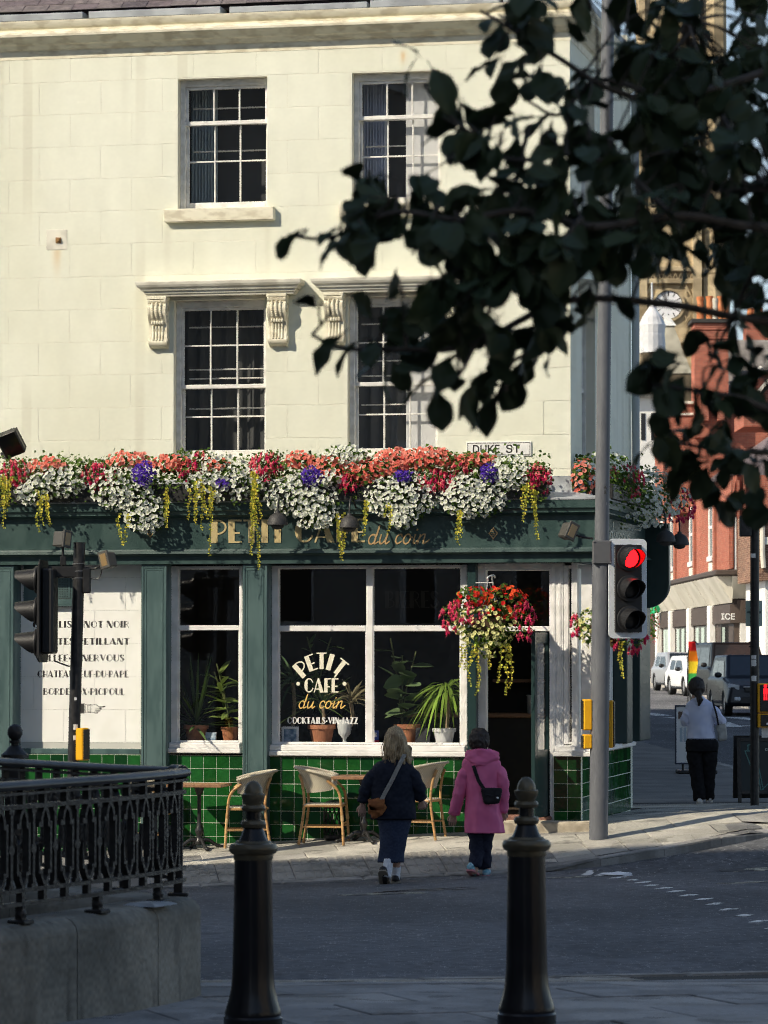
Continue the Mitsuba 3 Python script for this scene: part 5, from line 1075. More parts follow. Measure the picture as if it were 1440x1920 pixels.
# troughs on the shopfront ledge
xs_t = np.linspace(-40, 1030, 7)
for i, (a, b) in enumerate(zip(xs_t[:-1], xs_t[1:])):
    k = thing('flower_trough', f'dark planting trough under the flowers on the shopfront ledge, {ORD[i]} from the left', 'planter', 'troughs on the shopfront ledge')
    ua, ub = U(a + 4, -.45), U(b - 4, -.45)
    obj('trough', cat(box(ua, ub, -.52, -.50, 3.34, 3.54, .004), box(ua, ub, -.28, -.26, 3.34, 3.54, .004), box(ua, ua + .02, -.50, -.28, 3.34, 3.54), box(ub - .02, ub, -.50, -.28, 3.34, 3.54), box(ua + .02, ub - .02, -.50, -.28, 3.36, 3.38)), BLACK, k, M=M_FACADE)
    obj('soil', box(ua + .02, ub - .02, -.50, -.28, 3.38, 3.52), mat('m_soil', (.03, .022, .015), .95), k, M=M_FACADE)
whites = [([(95, 903, 66, 32), (60, 925, 40, 22)], 120), ([(225, 915, 62, 42), (268, 962, 42, 38)], 190), ([(395, 905, 52, 36), (440, 900, 52, 38), (405, 862, 34, 14)], 118), ([(560, 928, 72, 40), (588, 962, 46, 30)], 175), ([(748, 930, 70, 42), (755, 968, 30, 22)], 160), ([(885, 928, 66, 42), (955, 885, 42, 34)], 190), ([(645, 852, 42, 18), (610, 895, 34, 16)], 62)]
for i, (e, n) in enumerate(whites):
    plant('white_petunia', f'white petunias spilling over the dark fascia, {ORD[i]} clump from the left' if i < 6 else 'small upper clump of white petunias at the top of the flower ledge', 'flowers', [E_(*q) for q in e], 'petunia', min(300, int(n * 1.2)), 'white petunias on the ledge', seed=40 + i, leaves=int(n * 3.4), spacing=.043)
for i, (x, y, rx, ry, n) in enumerate([(85, 872, 34, 16, 36), (238, 862, 40, 15, 34), (318, 868, 34, 15, 38), (402, 872, 24, 13, 22), (560, 862, 26, 16, 26), (612, 876, 40, 22, 54), (685, 882, 34, 22, 44), (735, 866, 34, 24, 66), (800, 860, 48, 20, 80), (890, 862, 36, 13, 36)]):
    plant('coral_begonia', f'coral red blooms along the top of the flower ledge, {ORD[i]} cluster from the left', 'flowers', [E_(x, y, rx * 1.15, ry * 1.1, -.57, .17)], 'coral_bloom', int(n * 1.35), 'coral blooms on the ledge', seed=70 + i, leaves=n * 4, spacing=.034)
for i, (x, y, rx, ry, n) in enumerate([(28, 882, 34, 26, 60), (182, 888, 36, 26, 62), (352, 878, 24, 20, 26), (374, 862, 14, 20, 22), (498, 870, 36, 26, 76), (655, 900, 24, 22, 34), (820, 898, 42, 24, 70), (866, 872, 22, 18, 26), (1008, 893, 26, 28, 60)]):
    plant('red_fuchsia', f'red fuchsia bush with hanging bells on the flower ledge, {ORD[i]} from the left', 'flowers', [E_(x, y, rx, ry, -.55, .18)], 'fuchsia', n, 'fuchsias on the ledge', seed=90 + i, leaves=n * 7, spacing=.022, lsize=.036)
LOB = [flower_mesh(.016, (.10, .045, .42), (.10, .04, .36), 5, .2, 50), flower_mesh(.014, (.16, .08, .52), (.10, .04, .36), 5, .2, 51), flower_mesh(.015, (.07, .03, .32), (.07, .03, .3), 5, .2, 52)]
for i, (x, y, rx, ry, n) in enumerate([(268, 889, 25, 26, 210), (418, 906, 16, 13, 80), (585, 892, 24, 21, 150), (755, 893, 19, 15, 110), (916, 886, 18, 20, 130)]):
    plant('purple_lobelia', f'deep purple lobelia mound among the ledge flowers, {ORD[i]} from the left', 'flowers', [E_(x, y, rx, ry, -.64, .2)], LOB, n, 'purple lobelias on the ledge', seed=120 + i, leaves=50, spacing=.014, lsize=.03, stuff=True)
jenny = [(12, 890, 108, 9), (70, 925, 75, 9), (228, 960, 62, 4), (318, 915, 92, 6), (372, 905, 150, 10), (400, 925, 85, 4), (474, 890, 160, 9), (640, 960, 95, 6), (690, 930, 60, 4), (728, 940, 58, 3), (868, 950, 62, 5), (1000, 905, 85, 9)]
for i, (x, y, L, n) in enumerate(jenny):
    k = thing('creeping_jenny', f'yellow green trailing creeper hanging over the fascia, {ORD[i] if i < 10 else ("eleventh", "twelfth")[i - 10]} from the left', 'trailing plant', 'trailing creepers on the ledge')
    rg_ = np.random.default_rng(200 + i)
    n = max(2, round(n * .55))
    for j in range(n):
        xx = x + rg_.normal() * (3.5 + n * .9); uu, zz = FL(xx, y + rg_.uniform(-8, 16), -.84)
        vine(k, (uu, -.84 + rg_.uniform(-.06, .06), zz), L * q6 * rg_.uniform(.35, 1.05), 300 + i * 20 + j, sway=.03)
# leafy backing of the whole ledge
rg_ = np.random.default_rng(7); n = 5200
us = rg_.uniform(U(-60, -.5), U(1028, -.5), n); zz = 3.62 + .14 * rg_.normal(size=n) + .05 * np.sin(us * 4.1); vv = -.46 + .13 * rg_.normal(size=n)
pts = np.c_[us, vv, np.clip(zz, 3.3, 3.88 + .05 * np.sin(us * 7) + .03 * rg_.normal(size=n))]
V, Fc, C = leaf_cloud(pts, np.c_[rg_.normal(size=n) * .5, -.6 + .3 * rg_.normal(size=n), .8 + .4 * rg_.normal(size=n)], .048, LEAFC, rg_)
obj('ledge_foliage', trimesh.Trimesh(V, Fc, process=False), FOL, M=M_FACADE, color=C, kind='stuff', label='green leaves filling the long flower ledge between the blooms', cat='foliage')
# the side street ledge beyond the column
OUT, ALG = np.array([1.0, 0, 0]), np.array([0, 1.0, 0])
side = dict(out=OUT, along=ALG)
plant('white_petunia', 'white petunias half in shade on the side street ledge behind the grey column', 'flowers', [((.55, 2.3, 3.45), .75, .36, .36), ((.62, 3.0, 3.5), .5, .3, .34), ((.5, 1.5, 3.3), .4, .26, .36)], 'petunia', 290, seed=61, leaves=420, spacing=.034, full=True, **side)
plant('red_fuchsia', 'red fuchsia beside the grey column on the side street ledge', 'flowers', [((.42, .95, 3.62), .45, .2, .3)], 'fuchsia', 85, seed=62, leaves=420, lsize=.04, spacing=.022, full=True, **side)
plant('red_fuchsia', 'dark red fuchsia at the far end of the side street ledge', 'flowers', [((.75, 3.5, 3.45), .4, .22, .26)], 'magenta_fuchsia', 60, seed=63, leaves=200, lsize=.04, spacing=.022, full=True, **side)
plant('coral_begonia', 'coral red blooms at the cafe corner left of the grey column', 'flowers', [((.16, -.05, 3.60), .14, .22, .16)], 'coral_bloom', 48, seed=64, leaves=200, full=True)
plant('white_petunia', 'few white petunias topping the corner flowers beside the grey column', 'flowers', [((.30, .2, 3.80), .34, .08, .16)], 'petunia', 26, seed=65, leaves=120, full=True)
n = 1500; vv = rg_.uniform(-.1, 3.7, n); pts = np.c_[.45 + .12 * rg_.normal(size=n), vv, 3.52 + .13 * rg_.normal(size=n)]
V, Fc, C = leaf_cloud(pts, np.c_[.6 + .3 * rg_.normal(size=n), rg_.normal(size=n) * .5, .8 + .4 * rg_.normal(size=n)], .05, LEAFC, rg_)
obj('side_ledge_foliage', trimesh.Trimesh(V, Fc, process=False), FOL, M=M_FACADE, color=C, kind='stuff', label='green leaves filling the side street flower ledge', cat='foliage')
k = thing('flower_trough', 'dark planting trough on the side street ledge', 'planter'); obj('trough', box(.26, .50, -.05, 3.7, 3.34, 3.52, .01), BLACK, k, M=M_FACADE)
# hanging baskets
def basket(x, y, v, which, R=.46):
    u, z = FL(x, y, v); g = 'hanging basket ' + which
    k = thing('hanging_basket', f'wire hanging basket {which}', 'hanging basket', 'hanging baskets by the door')
    c = np.array([u, v, z - .02])
    bowl_ = lathe([(0, -.20), (.10, -.18), (.17, -.11), (.20, 0), (.20, .02), (.18, .02)], 20); bowl_.apply_translation(c); obj('bowl', bowl_, mat('m_coir', (.08, .05, .03), .95), k, M=M_FACADE)
    hk = c + [0, 0, .44]
    for a in (0.3, 2.4, 4.5): obj('chain', tube([c + [.19 * math.cos(a), .19 * math.sin(a), .02], hk], .005, 5), STEEL, k, M=M_FACADE)
    obj('wall_bracket', cat(tube(spline([(u - .04, -.1, hk[2] + .05), (u, -.4, hk[2] + .07), hk + [0, 0, .04], hk], 6), .009, 6), tube([(u - .04, -.1, hk[2] - .22), (u - .01, -.45, hk[2] + .06)], .008, 6), tube([hk + [-.14, 0, -.02], hk + [.06, 0, -.02]], .006, 6)), PALE, k, M=M_FACADE)
    return c
c = basket(915, 1160, -.75, 'in full sun left of the cafe door')
f = dict(full=True, up=.3)
plant('cream_petunia', 'pale yellow petunias in the sunlit hanging basket left of the door', 'flowers', [(c + [0, 0, -.04], .38, .26, .36), (c + [.02, -.05, -.2], .25, .2, .25)], 'cream_petunia', 170, seed=130, leaves=520, spacing=.036, lcol=[(.10, .17, .03), (.14, .21, .04), (.06, .11, .02)], **f)
plant('red_begonia', 'bright red blooms on the top left of the sunlit hanging basket', 'flowers', [(c + [-.14, -.1, .27], .20, .10, .2)], 'red_bloom', 44, seed=131, leaves=120, **f)
plant('red_begonia', 'bright red blooms on the right of the sunlit hanging basket', 'flowers', [(c + [.22, -.08, .20], .24, .19, .22), (c + [.12, -.05, .32], .09, .06, .1)], 'red_bloom', 74, seed=132, leaves=160, **f)
plant('pink_fuchsia', 'pink fuchsia bells on the left of the sunlit hanging basket', 'flowers', [(c + [-.36, -.05, .06], .16, .20, .2), (c + [-.2, -.1, .12], .2, .12, .24)], 'magenta_fuchsia', 78, seed=133, leaves=260, spacing=.02, lsize=.034, **f)
plant('pink_fuchsia', 'pink fuchsia bells on the right edge of the sunlit hanging basket', 'flowers', [(c + [.42, -.05, .02], .12, .24, .18)], 'magenta_fuchsia', 48, seed=134, leaves=140, spacing=.02, lsize=.034, **f)
k = thing('creeping_jenny', 'long yellow trailing stems hanging below the sunlit basket by the door', 'trailing plant')
for j, (dx, L) in enumerate(((-.27, .24), (-.22, .28), (-.11, .46), (-.08, .56), (.04, .28), (.20, .42), (.23, .56), (.26, .48))): vine(k, c + [dx, -.16 + .08 * math.sin(j * 2.3), -.26], L, 500 + j, sway=.02)
c = basket(1136, 1172, -.48, 'half hidden behind the grey column and signal')
plant('cream_petunia', 'pale petunias in the shaded hanging basket behind the grey column', 'flowers', [(c + [-.06, 0, 0], .27, .24, .22)], 'cream_petunia', 90, seed=135, leaves=420, spacing=.036, **f)
plant('pink_fuchsia', 'dark pink fuchsia bells on the shaded hanging basket behind the grey column', 'flowers', [(c + [.26, 0, -.12], .2, .14, .2), (c + [-.34, 0, .04], .07, .12, .1)], 'magenta_fuchsia', 70, seed=136, leaves=200, spacing=.02, lsize=.034, **f)
k = thing('creeping_jenny', 'short trailing stems below the shaded basket behind the grey column', 'trailing plant')
for j, (dx, L) in enumerate(((.18, .40), (.22, .30))): vine(k, c + [dx, -.1, -.16], L, 540 + j, sway=.02)
# ------------------------------------------------------------------ people, seen from behind
def man_of(ms):                                    # joined limbs: one continuous surface
    r = ms[0]
    for m in ms[1:]: r = r + m
    return r
def sph(c, r, n=14): return m3.Manifold.sphere(r, n).translate(tuple(float(x) for x in c))
def bone(a, ra, b, rb, n=14): return m3.Manifold.batch_hull([sph(a, ra, n), sph(b, rb, n)])
def chain(pts, rs): return man_of([bone(pts[i], rs[i], pts[i + 1], rs[i + 1]) for i in range(len(pts) - 1)])
def fleshed(m, step=.02, it=8):
    q = m.refine_to_length(step).to_mesh(); t = trimesh.Trimesh(np.array(q.vert_properties[:, :3]), np.array(q.tri_verts), process=True)
    trimesh.smoothing.filter_taubin(t, lamb=.5, nu=.53, iterations=it); return t
def hand(wr, d, side, curl=.5):                    # palm, four fingers and a thumb; d: direction of the forearm
    wr, d = np.array(wr, float), np.array(d, float); d /= np.linalg.norm(d); back = np.array([0, -1.0, 0]); lat = np.cross(d, back); lat /= np.linalg.norm(lat); nb = np.cross(lat, d)
    pl = wr + d * .085; ms = [m3.Manifold.batch_hull([sph(wr, .022), sph(pl + lat * .032, .013), sph(pl - lat * .032, .012), sph(pl, .016)])]
    inn = -nb * 1.0
    for i, (o, L) in enumerate(((.032, .068), (.011, .078), (-.010, .072), (-.030, .056))):
        a = pl + lat * o; e1 = a + (d * math.cos(curl) + inn * math.sin(curl)) * L * .5; e2 = e1 + (d * math.cos(curl * 2.2) + inn * math.sin(curl * 2.2)) * L * .5
        ms += [bone(a, .0095, e1, .0085, 10), bone(e1, .0085, e2, .007, 10)]
    a = wr + d * .03 + lat * .028 * side; e1 = a + (d * .7 + lat * .5 * side + inn * .4) * .045; e2 = e1 + (d * .9 + inn * .4) * .03
    ms += [bone(a, .013, e1, .011, 10), bone(e1, .011, e2, .0085, 10)]
    return ms
def loft(rings, n=36, fold=0.0, nf=7, seed=0, cap=True, open_bottom=False):
    """rings: (x, y, z, half width, half depth[, fold strength]) bottom to top, smooth in between."""
    R = spline(np.array([list(r) + [0] * (6 - len(r)) for r in rings], float), 5); rg_ = np.random.default_rng(seed); ph = rg_.uniform(0, 6.28, 4); a = np.arange(n + 1) * 2 * PI / n; rows = []
    for x, y, z, w, d, fs in R:
        f = 1 + fs * (np.sin(a * nf + ph[0] + z * 3) * .6 + np.sin(a * (nf + 4) + ph[1] - z * 5) * .4) + .012 * np.sin(a * 3 + z * 22 + ph[2]) + .01 * np.sin(a * 5 - z * 31 + ph[3])
        rows.append(np.c_[x + w * np.cos(a) * f, y + d * np.sin(a) * f, np.full(n + 1, z)])
    m = sheet(rows)
    if cap:
        v = np.asarray(m.vertices); c = R[-1]; b = R[0]; k = len(rows); v = np.vstack([v, [c[0], c[1], c[2] + .0], [b[0], b[1], b[2] + .03]]); i = len(v) - 2
        f = [[(k - 1) * (n + 1) + j, (k - 1) * (n + 1) + j + 1, i] for j in range(n)] + ([] if open_bottom else [[j + 1, j, i + 1] for j in range(n)]); m = trimesh.Trimesh(v, np.vstack([m.faces, f]), process=False)
    return m
def cloth(name, c0, c1, s=30, rough=.85, sheen=.3, b=.004):
    return mat(name, varied(c0, c1, s), rough, spec=.25, sheen=sheen, bump=proc(lambda p, n, uv: fbm(p.x * 14, p.y * 14, p.z * 9, 3) * b * 4 + noise(p.x * 260, p.y * 260, p.z * 260) * b * .3, 3e-3))
SKIN = mat('m_skin', varied((.44, .27, .20), (.55, .34, .26), 30), .5)
NAVY = cloth('m_navy', (.008, .011, .022), (.016, .020, .034)); DENIM = cloth('m_denim', (.020, .030, .062), (.036, .050, .092), 60); PINKC = cloth('m_pink_coat', (.62, .125, .27), (.72, .17, .34), 9, .6); DENIMD = cloth('m_denim_dark', (.012, .015, .032), (.022, .026, .048), 60)
SHIRT = cloth('m_shirt', (.56, .60, .80), (.66, .69, .86), 8); TROUS = cloth('m_trousers', (.006, .006, .008), (.012, .012, .015)); SOCK = cloth('m_sock', (.62, .64, .70), (.76, .78, .82), 40); SUEDE = cloth('m_suede', (.20, .070, .025), (.30, .115, .04), 24); STRAP = cloth('m_strap', (.22, .21, .19), (.32, .31, .28), 60); BAGB = cloth('m_bag_black', (.010, .010, .012), (.020, .020, .023), 40); BAGW = cloth('m_bag_grey', (.28, .28, .27), (.40, .40, .38), 20, .5)
SOLE = mat('m_sole', varied((.16, .14, .11), (.24, .21, .17), 20), .8); SHOEB = mat('m_shoe_black', (.012, .012, .015), .6); SHOET = mat('m_shoe_teal', varied((.10, .33, .42), (.45, .60, .68), 30), .7); SHOEP = mat('m_shoe_pink', (.55, .20, .22), .7); SHOEW = mat('m_shoe_white', (.60, .58, .55), .6)
HAIR_G = mat('m_hair_blonde', proc(lambda p, n, uv: mix((.20, .135, .07), (.50, .38, .22), smoothstep(.2, .85, fbm(p.x * 120, p.y * 120, p.z * 9, 3)))), .5, bump=proc(lambda p, n, uv: fbm(p.x * 130, p.y * 130, p.z * 9, 2) * .006, 2e-3)); HAIR_D = mat('m_hair_dark', proc(lambda p, n, uv: mix((.008, .006, .005), (.035, .022, .018), noise(p.x * 160, p.y * 160, p.z * 12))), .45, bump=proc(lambda p, n, uv: noise(p.x * 150, p.y * 150, p.z * 16) * .012, 2e-3))
class Body:                                        # image columns and rows read at the person's own distance, in metres from the feet
    def __init__(s, x0, y0, zf=road_z, dy=0.0):
        s.b = foot(x0, y0, zf); s.q = s.b[1] / F; s.x0, s.y0 = x0, y0; s.M = mat4(s.b)
    def __call__(s, x, y, d=0.0): return np.array([(x - s.x0) * s.q, d, (s.y0 - y) * s.q])
    def ring(s, x, y, hw, hd, d=0.0, f=0.0): return ((x - s.x0) * s.q, d, (s.y0 - y) * s.q, hw * s.q, hd * s.q, f)
def head(B_, k, x, y, r=.098, turn=0.0, neck_y=None):
    """skull with face on the far side, ears and neck; part of the body"""
    c = B_(x, y); f = np.array([math.sin(turn), math.cos(turn), 0]); s = np.array([f[1], -f[0], 0])
    ms = [m3.Manifold.batch_hull([sph(c + [0, 0, .025], r * .96), sph(c + f * .035 + [0, 0, .02], r * .86), sph(c + f * .065 - [0, 0, .075], .042)]), bone(c - [0, 0, .06], .054, B_(x, neck_y or y + 26), .062)]
    ms += [bone(c + f * .125 + [0, 0, .01], .010, c + f * .138 - [0, 0, .022], .015, 8), bone(c + f * .105 - [0, 0, .055] - s * .02, .010, c + f * .105 - [0, 0, .055] + s * .02, .010, 8)]
    for e in (-1, 1):
        ms.append(m3.Manifold.batch_hull([sph(c + s * e * (r * .98) + [0, 0, .02], .014, 8), sph(c + s * e * (r * 1.02) - f * .012, .018, 8), sph(c + s * e * (r * .95) - [0, 0, .035], .010, 8)])); ms.append(sph(c + f * .098 + s * e * .034 + [0, 0, .02], .013, 8))
    return ms
def shoe(B_, k, heel, toe, up, mat_, sole, w=.042):
    """heel and toe points of the foot, up: the ankle direction"""
    heel, toe, up = np.array(heel), np.array(toe), np.array(up, float); up /= np.linalg.norm(up); d = toe - heel; L = np.linalg.norm(d); d /= L; s = np.cross(d, up); s /= np.linalg.norm(s)
    P2 = lambda t, x, h: heel + d * t * L + s * x + up * h
    upper = m3.Manifold.batch_hull([sph(P2(.06, 0, .045), .040), sph(P2(.55, .012, .035), w * .9), sph(P2(.92, .0, .028), .030), sph(P2(.22, 0, .085), .034)])
    obj('shoe', fleshed(upper, .018, 4), mat_, k, smooth=True, M=B_.M)
    q = np.array([P2(t, x * w * 1.12, h) for h in (0, .022) for t, x in ((-.04, .55), (.1, .85), (.45, .85), (.7, 1.05), (.9, .85), (1.03, .2), (1.03, -.2), (.9, -.85), (.7, -1.0), (.45, -.8), (.1, -.85), (-.04, -.55))])
    obj('sole', hull(q), sole, k, M=B_.M)
# --- woman in the navy coat
N_ = Body(736, 1657); k = thing('person', 'person with shoulder length fair hair in navy coat, long denim skirt and white socks', 'person')
hd = head(N_, k, 742, 1392, turn=.25, neck_y=1422)
lw, rw = N_(680, 1508, .02), N_(790, 1500, .05)
legs = [chain([N_(727, 1552), N_(728, 1600, -.02), N_(727, 1638, -.10)], [.062, .050, .038]), chain([N_(745, 1552), N_(743, 1605, .06), N_(742, 1648, .10)], [.062, .050, .038])]
torso = [chain([N_(738, 1436), N_(736, 1480), N_(737, 1535)], [.07, .10, .09]), bone(N_(712, 1446), .04, N_(760, 1446), .04), bone(N_(724, 1545), .06, N_(748, 1545), .06)]
arms = [chain([N_(708, 1450), N_(690, 1478, .0), lw], [.038, .038, .030]), chain([N_(764, 1450), N_(783, 1475, -.02), rw], [.038, .038, .030])]
obj('body', fleshed(man_of(hd + torso + legs + arms + hand(lw, [-.05, .10, -1], 1, .45) + hand(rw, [.06, .25, -1], -1, .7)), .018, 5), SKIN, k, smooth=True, M=N_.M)
R = N_.ring
coat = loft([R(738, 1537, 43, 30, 0, .03), R(737, 1520, 43, 31, 0, .03), R(736, 1495, 42, 29, 0, .02), R(736, 1470, 43, 28), R(736, 1450, 42, 26), R(737, 1438, 38, 23), R(738, 1430, 30, 19), R(740, 1424, 18, 15), R(741, 1419, 13, 13)], 40, seed=1)
obj('coat', coat, NAVY, k, smooth=True, M=N_.M)
for pts, rs in (([N_(712, 1448), N_(697, 1460, -.01), N_(686, 1482, .0), N_(681, 1504, .02)], [.066, .074, .068, .060]), ([N_(761, 1448), N_(776, 1460, -.02), N_(785, 1480, -.01), N_(789, 1498, .04)], [.066, .074, .070, .060])):
    m = tube(spline(pts, 6), np.interp(np.linspace(0, 3, 19), range(4), rs), 18); v = np.asarray(m.vertices); m.vertices = v + .006 * np.sin(v[:, 2:3] * 55 + v[:, :1] * 30); obj('sleeve', m, NAVY, k, smooth=True, M=N_.M)
obj('collar', loft([R(740, 1430, 19, 16), R(741, 1420, 16, 15), R(742, 1414, 15, 14)], 30), NAVY, k, smooth=True, M=N_.M)
obj('skirt', loft([R(732, 1617, 25, 24, .02, .05), R(734, 1600, 24, 23, .02, .05), R(738, 1570, 26, 22, 0, .03), R(740, 1545, 31, 24, 0, .01), R(739, 1526, 36, 26)], 44, seed=2, nf=5), DENIM, k, smooth=True, M=N_.M)
for pts, rs in (([N_(728, 1612, -.06), N_(727, 1628, -.09), N_(724, 1644, -.115)], [.052, .049, .044]), ([N_(743, 1626, .085), N_(742, 1640, .095), N_(742, 1650, .10)], [.050, .047, .045])): obj('sock', tube(spline(pts, 4), np.interp(np.linspace(0, 2, 9), range(3), rs), 16), SOCK, k, smooth=True, M=N_.M)
shoe(N_, k, N_(717, 1632, -.20), N_(722, 1661, -.02), [.1, .75, .45], SHOEB, SOLE, .050)
shoe(N_, k, N_(741, 1657, .05) , N_(743, 1655.5, .31), [0, 0, 1], SHOEB, SOLE, .046)
hr = [ball(.113, 3, s=(1.0, 1.05, 1.05), c=N_(741, 1388)), ]
hm = man_of([m3.Manifold.batch_hull([sph(N_(741, 1382), .104), sph(N_(742, 1389, -.02), .110)]), m3.Manifold.batch_hull([sph(N_(741, 1386, -.02), .108), sph(N_(730, 1412, -.04), .055), sph(N_(757, 1414, -.03), .055), sph(N_(742, 1416, -.06), .055)]), bone(N_(758, 1410, -.03), .055, N_(768, 1430, -.04), .018), bone(N_(750, 1415, -.05), .05, N_(756, 1432, -.075), .018), bone(N_(728, 1408, -.02), .05, N_(722, 1426, -.03), .02), bone(N_(738, 1414, -.06), .05, N_(736, 1427, -.085), .022), bone(N_(764, 1405, .0), .04, N_(771, 1424, .0), .014)])
hm = fleshed(hm, .016, 4); v = np.asarray(hm.vertices); hm.vertices = v + np.asarray(hm.vertex_normals) * ((meshkit.fbm(v * np.array([34, 34, 13]), 3, 3) - .5) * .045)[:, None]
obj('hair', hm, HAIR_G, k, smooth=True, M=N_.M)
rs_ = np.random.default_rng(5); st_ = []
for i in range(46):
    a0 = rs_.uniform(-1.9, 1.9); p0 = N_(741, 1396, -.0) + np.array([math.sin(a0) * .11, -math.cos(a0) * .115, rs_.uniform(-.02, .05)]); e0 = p0 + np.array([math.sin(a0) * rs_.uniform(-.01, .045), rs_.uniform(-.03, .01), -rs_.uniform(.12, .24)]); st_.append(tube(spline([p0, (p0 + e0) / 2 + rs_.normal(size=3) * .012, e0], 4), np.linspace(.0055, .0015, 9), 5))
obj('loose_strands', cat(st_), HAIR_G, k, smooth=True, M=N_.M, kind='stuff')
def ribbon(B_, pts, w, m, k, name='strap', t=.006):
    p = spline(pts, 6); tn = np.gradient(p, axis=0); tn /= np.linalg.norm(tn, axis=1, keepdims=True); s = np.cross(tn, [0, -1.0, 0]); s /= np.linalg.norm(s, axis=1, keepdims=True); o_ = np.array([0, -t, 0])
    obj(name, sheet([p - s * w / 2, p - s * w / 2 + o_, p + s * w / 2 + o_, p + s * w / 2]), m, k, smooth=30, M=B_.M)
k = thing('shoulder_bag', 'rust brown suede shoulder bag on a grey strap across the back of the navy coat', 'bag')
m = ball(1, 3, s=(17 * N_.q, .055, 17 * N_.q), c=N_(706, 1514, -.17)); v = np.asarray(m.vertices); m.vertices = v + (meshkit.noise(v * 26, 2)[:, None] - .5) * .045; obj('pouch', m, SUEDE, k, smooth=True, M=N_.M)
obj('flap', hull([N_(690, 1500, -.205), N_(722, 1498, -.20), N_(720, 1515, -.225), N_(694, 1518, -.225), N_(690, 1498, -.14), N_(722, 1496, -.14)]), SUEDE, k, smooth=True, M=N_.M)
ribbon(N_, [N_(761, 1408, -.03), N_(757, 1418, -.10), N_(748, 1436, -.155), N_(733, 1466, -.175), N_(720, 1490, -.185), N_(714, 1503, -.19)], .042, STRAP, k)
# --- person in the pink coat
K_ = Body(898, 1644); k = thing('person', 'person with short dark hair in a pink hooded coat and dark jeans', 'person')
lw, rw = K_(851, 1526, .05), K_(942, 1520, .06)
torso = [chain([K_(903, 1432), K_(905, 1480), K_(906, 1545)], [.07, .10, .10]), bone(K_(882, 1440), .04, K_(926, 1440), .04)]
legs = [chain([K_(892, 1550), K_(894, 1592, .02), K_(889, 1632, -.05)], [.08, .058, .042]), chain([K_(912, 1550), K_(908, 1595, .06), K_(911, 1634, .10)], [.08, .058, .042])]
arms = [chain([K_(879, 1442), K_(866, 1480), lw], [.038, .038, .028]), chain([K_(929, 1442), K_(940, 1478, -.02), rw], [.038, .038, .028])]
obj('body', fleshed(man_of(head(K_, k, 899, 1393, .094, turn=-.5, neck_y=1420) + torso + legs + arms + hand(lw, [-.1, .15, -1], 1, .4) + hand(rw, [.05, .2, -1], -1, .5)), .018, 5), SKIN, k, smooth=True, M=K_.M)
R = K_.ring
obj('coat', loft([R(909, 1562, 37, 31, 0, .09), R(908, 1550, 36, 30, 0, .08), R(906, 1525, 33, 27, 0, .055), R(905, 1495, 32, 25, 0, .025), R(904, 1465, 33, 24), R(903, 1445, 36, 24), R(903, 1430, 36, 22), R(902, 1420, 28, 18), R(901, 1412, 17, 15)], 48, seed=5, nf=6), PINKC, k, smooth=True, M=K_.M)
for pts, rs in (([K_(884, 1441), K_(870, 1455, -.01), K_(862, 1485, .0), K_(852, 1527, .05)], [.062, .070, .066, .062]), ([K_(924, 1441), K_(939, 1455, -.02), K_(943, 1485, -.01), K_(942, 1523, .05)], [.062, .070, .066, .062])):
    m = tube(spline(pts, 6), np.interp(np.linspace(0, 3, 19), range(4), rs), 18); v = np.asarray(m.vertices); m.vertices = v + .006 * np.sin(v[:, 2:3] * 50 + v[:, :1] * 30); obj('sleeve', m, PINKC, k, smooth=True, M=K_.M)
hoodm = man_of([m3.Manifold.batch_hull([sph(K_(883, 1420, -.05), .055), sph(K_(925, 1420, -.05), .055), sph(K_(893, 1434, -.11), .035), sph(K_(908, 1433, -.11), .035), sph(K_(902, 1412, -.06), .06)]), bone(K_(880, 1418, -.03), .05, K_(884, 1414, .07), .045), bone(K_(928, 1418, -.03), .05, K_(922, 1414, .07), .045)])
hm = fleshed(hoodm, .02, 4); v = np.asarray(hm.vertices); hm.vertices = v + np.asarray(hm.vertex_normals) * ((meshkit.noise(v * np.array([16, 16, 34]), 8) - .5) * .03)[:, None]; obj('hood', hm, PINKC, k, smooth=True, M=K_.M)
for pts in ([K_(893, 1548), K_(895, 1592, .02), K_(890, 1626, -.045)], [K_(911, 1548), K_(908, 1592, .06), K_(911, 1628, .095)]):
    m = tube(spline(pts, 8), np.interp(np.linspace(0, 2, 17), range(3), [.098, .082, .064]), 18); v = np.asarray(m.vertices); m.vertices = v + .007 * np.sin(v[:, 2:3] * 48 + v[:, :1] * 40); obj('trouser_leg', m, DENIMD, k, smooth=True, M=K_.M)
shoe(K_, k, K_(880, 1632, -.13), K_(893, 1645, .08), [.1, .35, .9], SHOET, SHOEP, .046)
shoe(K_, k, K_(911, 1645, .05), K_(914, 1644, .30), [0, 0, 1], SHOET, SHOEP, .046)
hm = fleshed(man_of([m3.Manifold.batch_hull([sph(K_(899, 1385), .110), sph(K_(898, 1391, -.015), .112)]), m3.Manifold.batch_hull([sph(K_(900, 1392, -.03), .095), sph(K_(901, 1407, -.035), .055)])]), .016, 4); v = np.asarray(hm.vertices); hm.vertices = v + np.asarray(hm.vertex_normals) * ((meshkit.noise(v * np.array([55, 55, 30]), 4) - .5) * .024)[:, None]
obj('hair', hm, HAIR_D, k, smooth=True, M=K_.M)
k = thing('belt_bag', 'small black crossbody bag worn on the back of the pink coat', 'bag')
m = fleshed(m3.Manifold.batch_hull([sph(K_(906, 1482, -.165), .028), sph(K_(936, 1482, -.15), .028), sph(K_(911, 1502, -.17), .032), sph(K_(931, 1501, -.16), .032)]), .02, 3); obj('pouch', m, BAGB, k, smooth=True, M=K_.M)
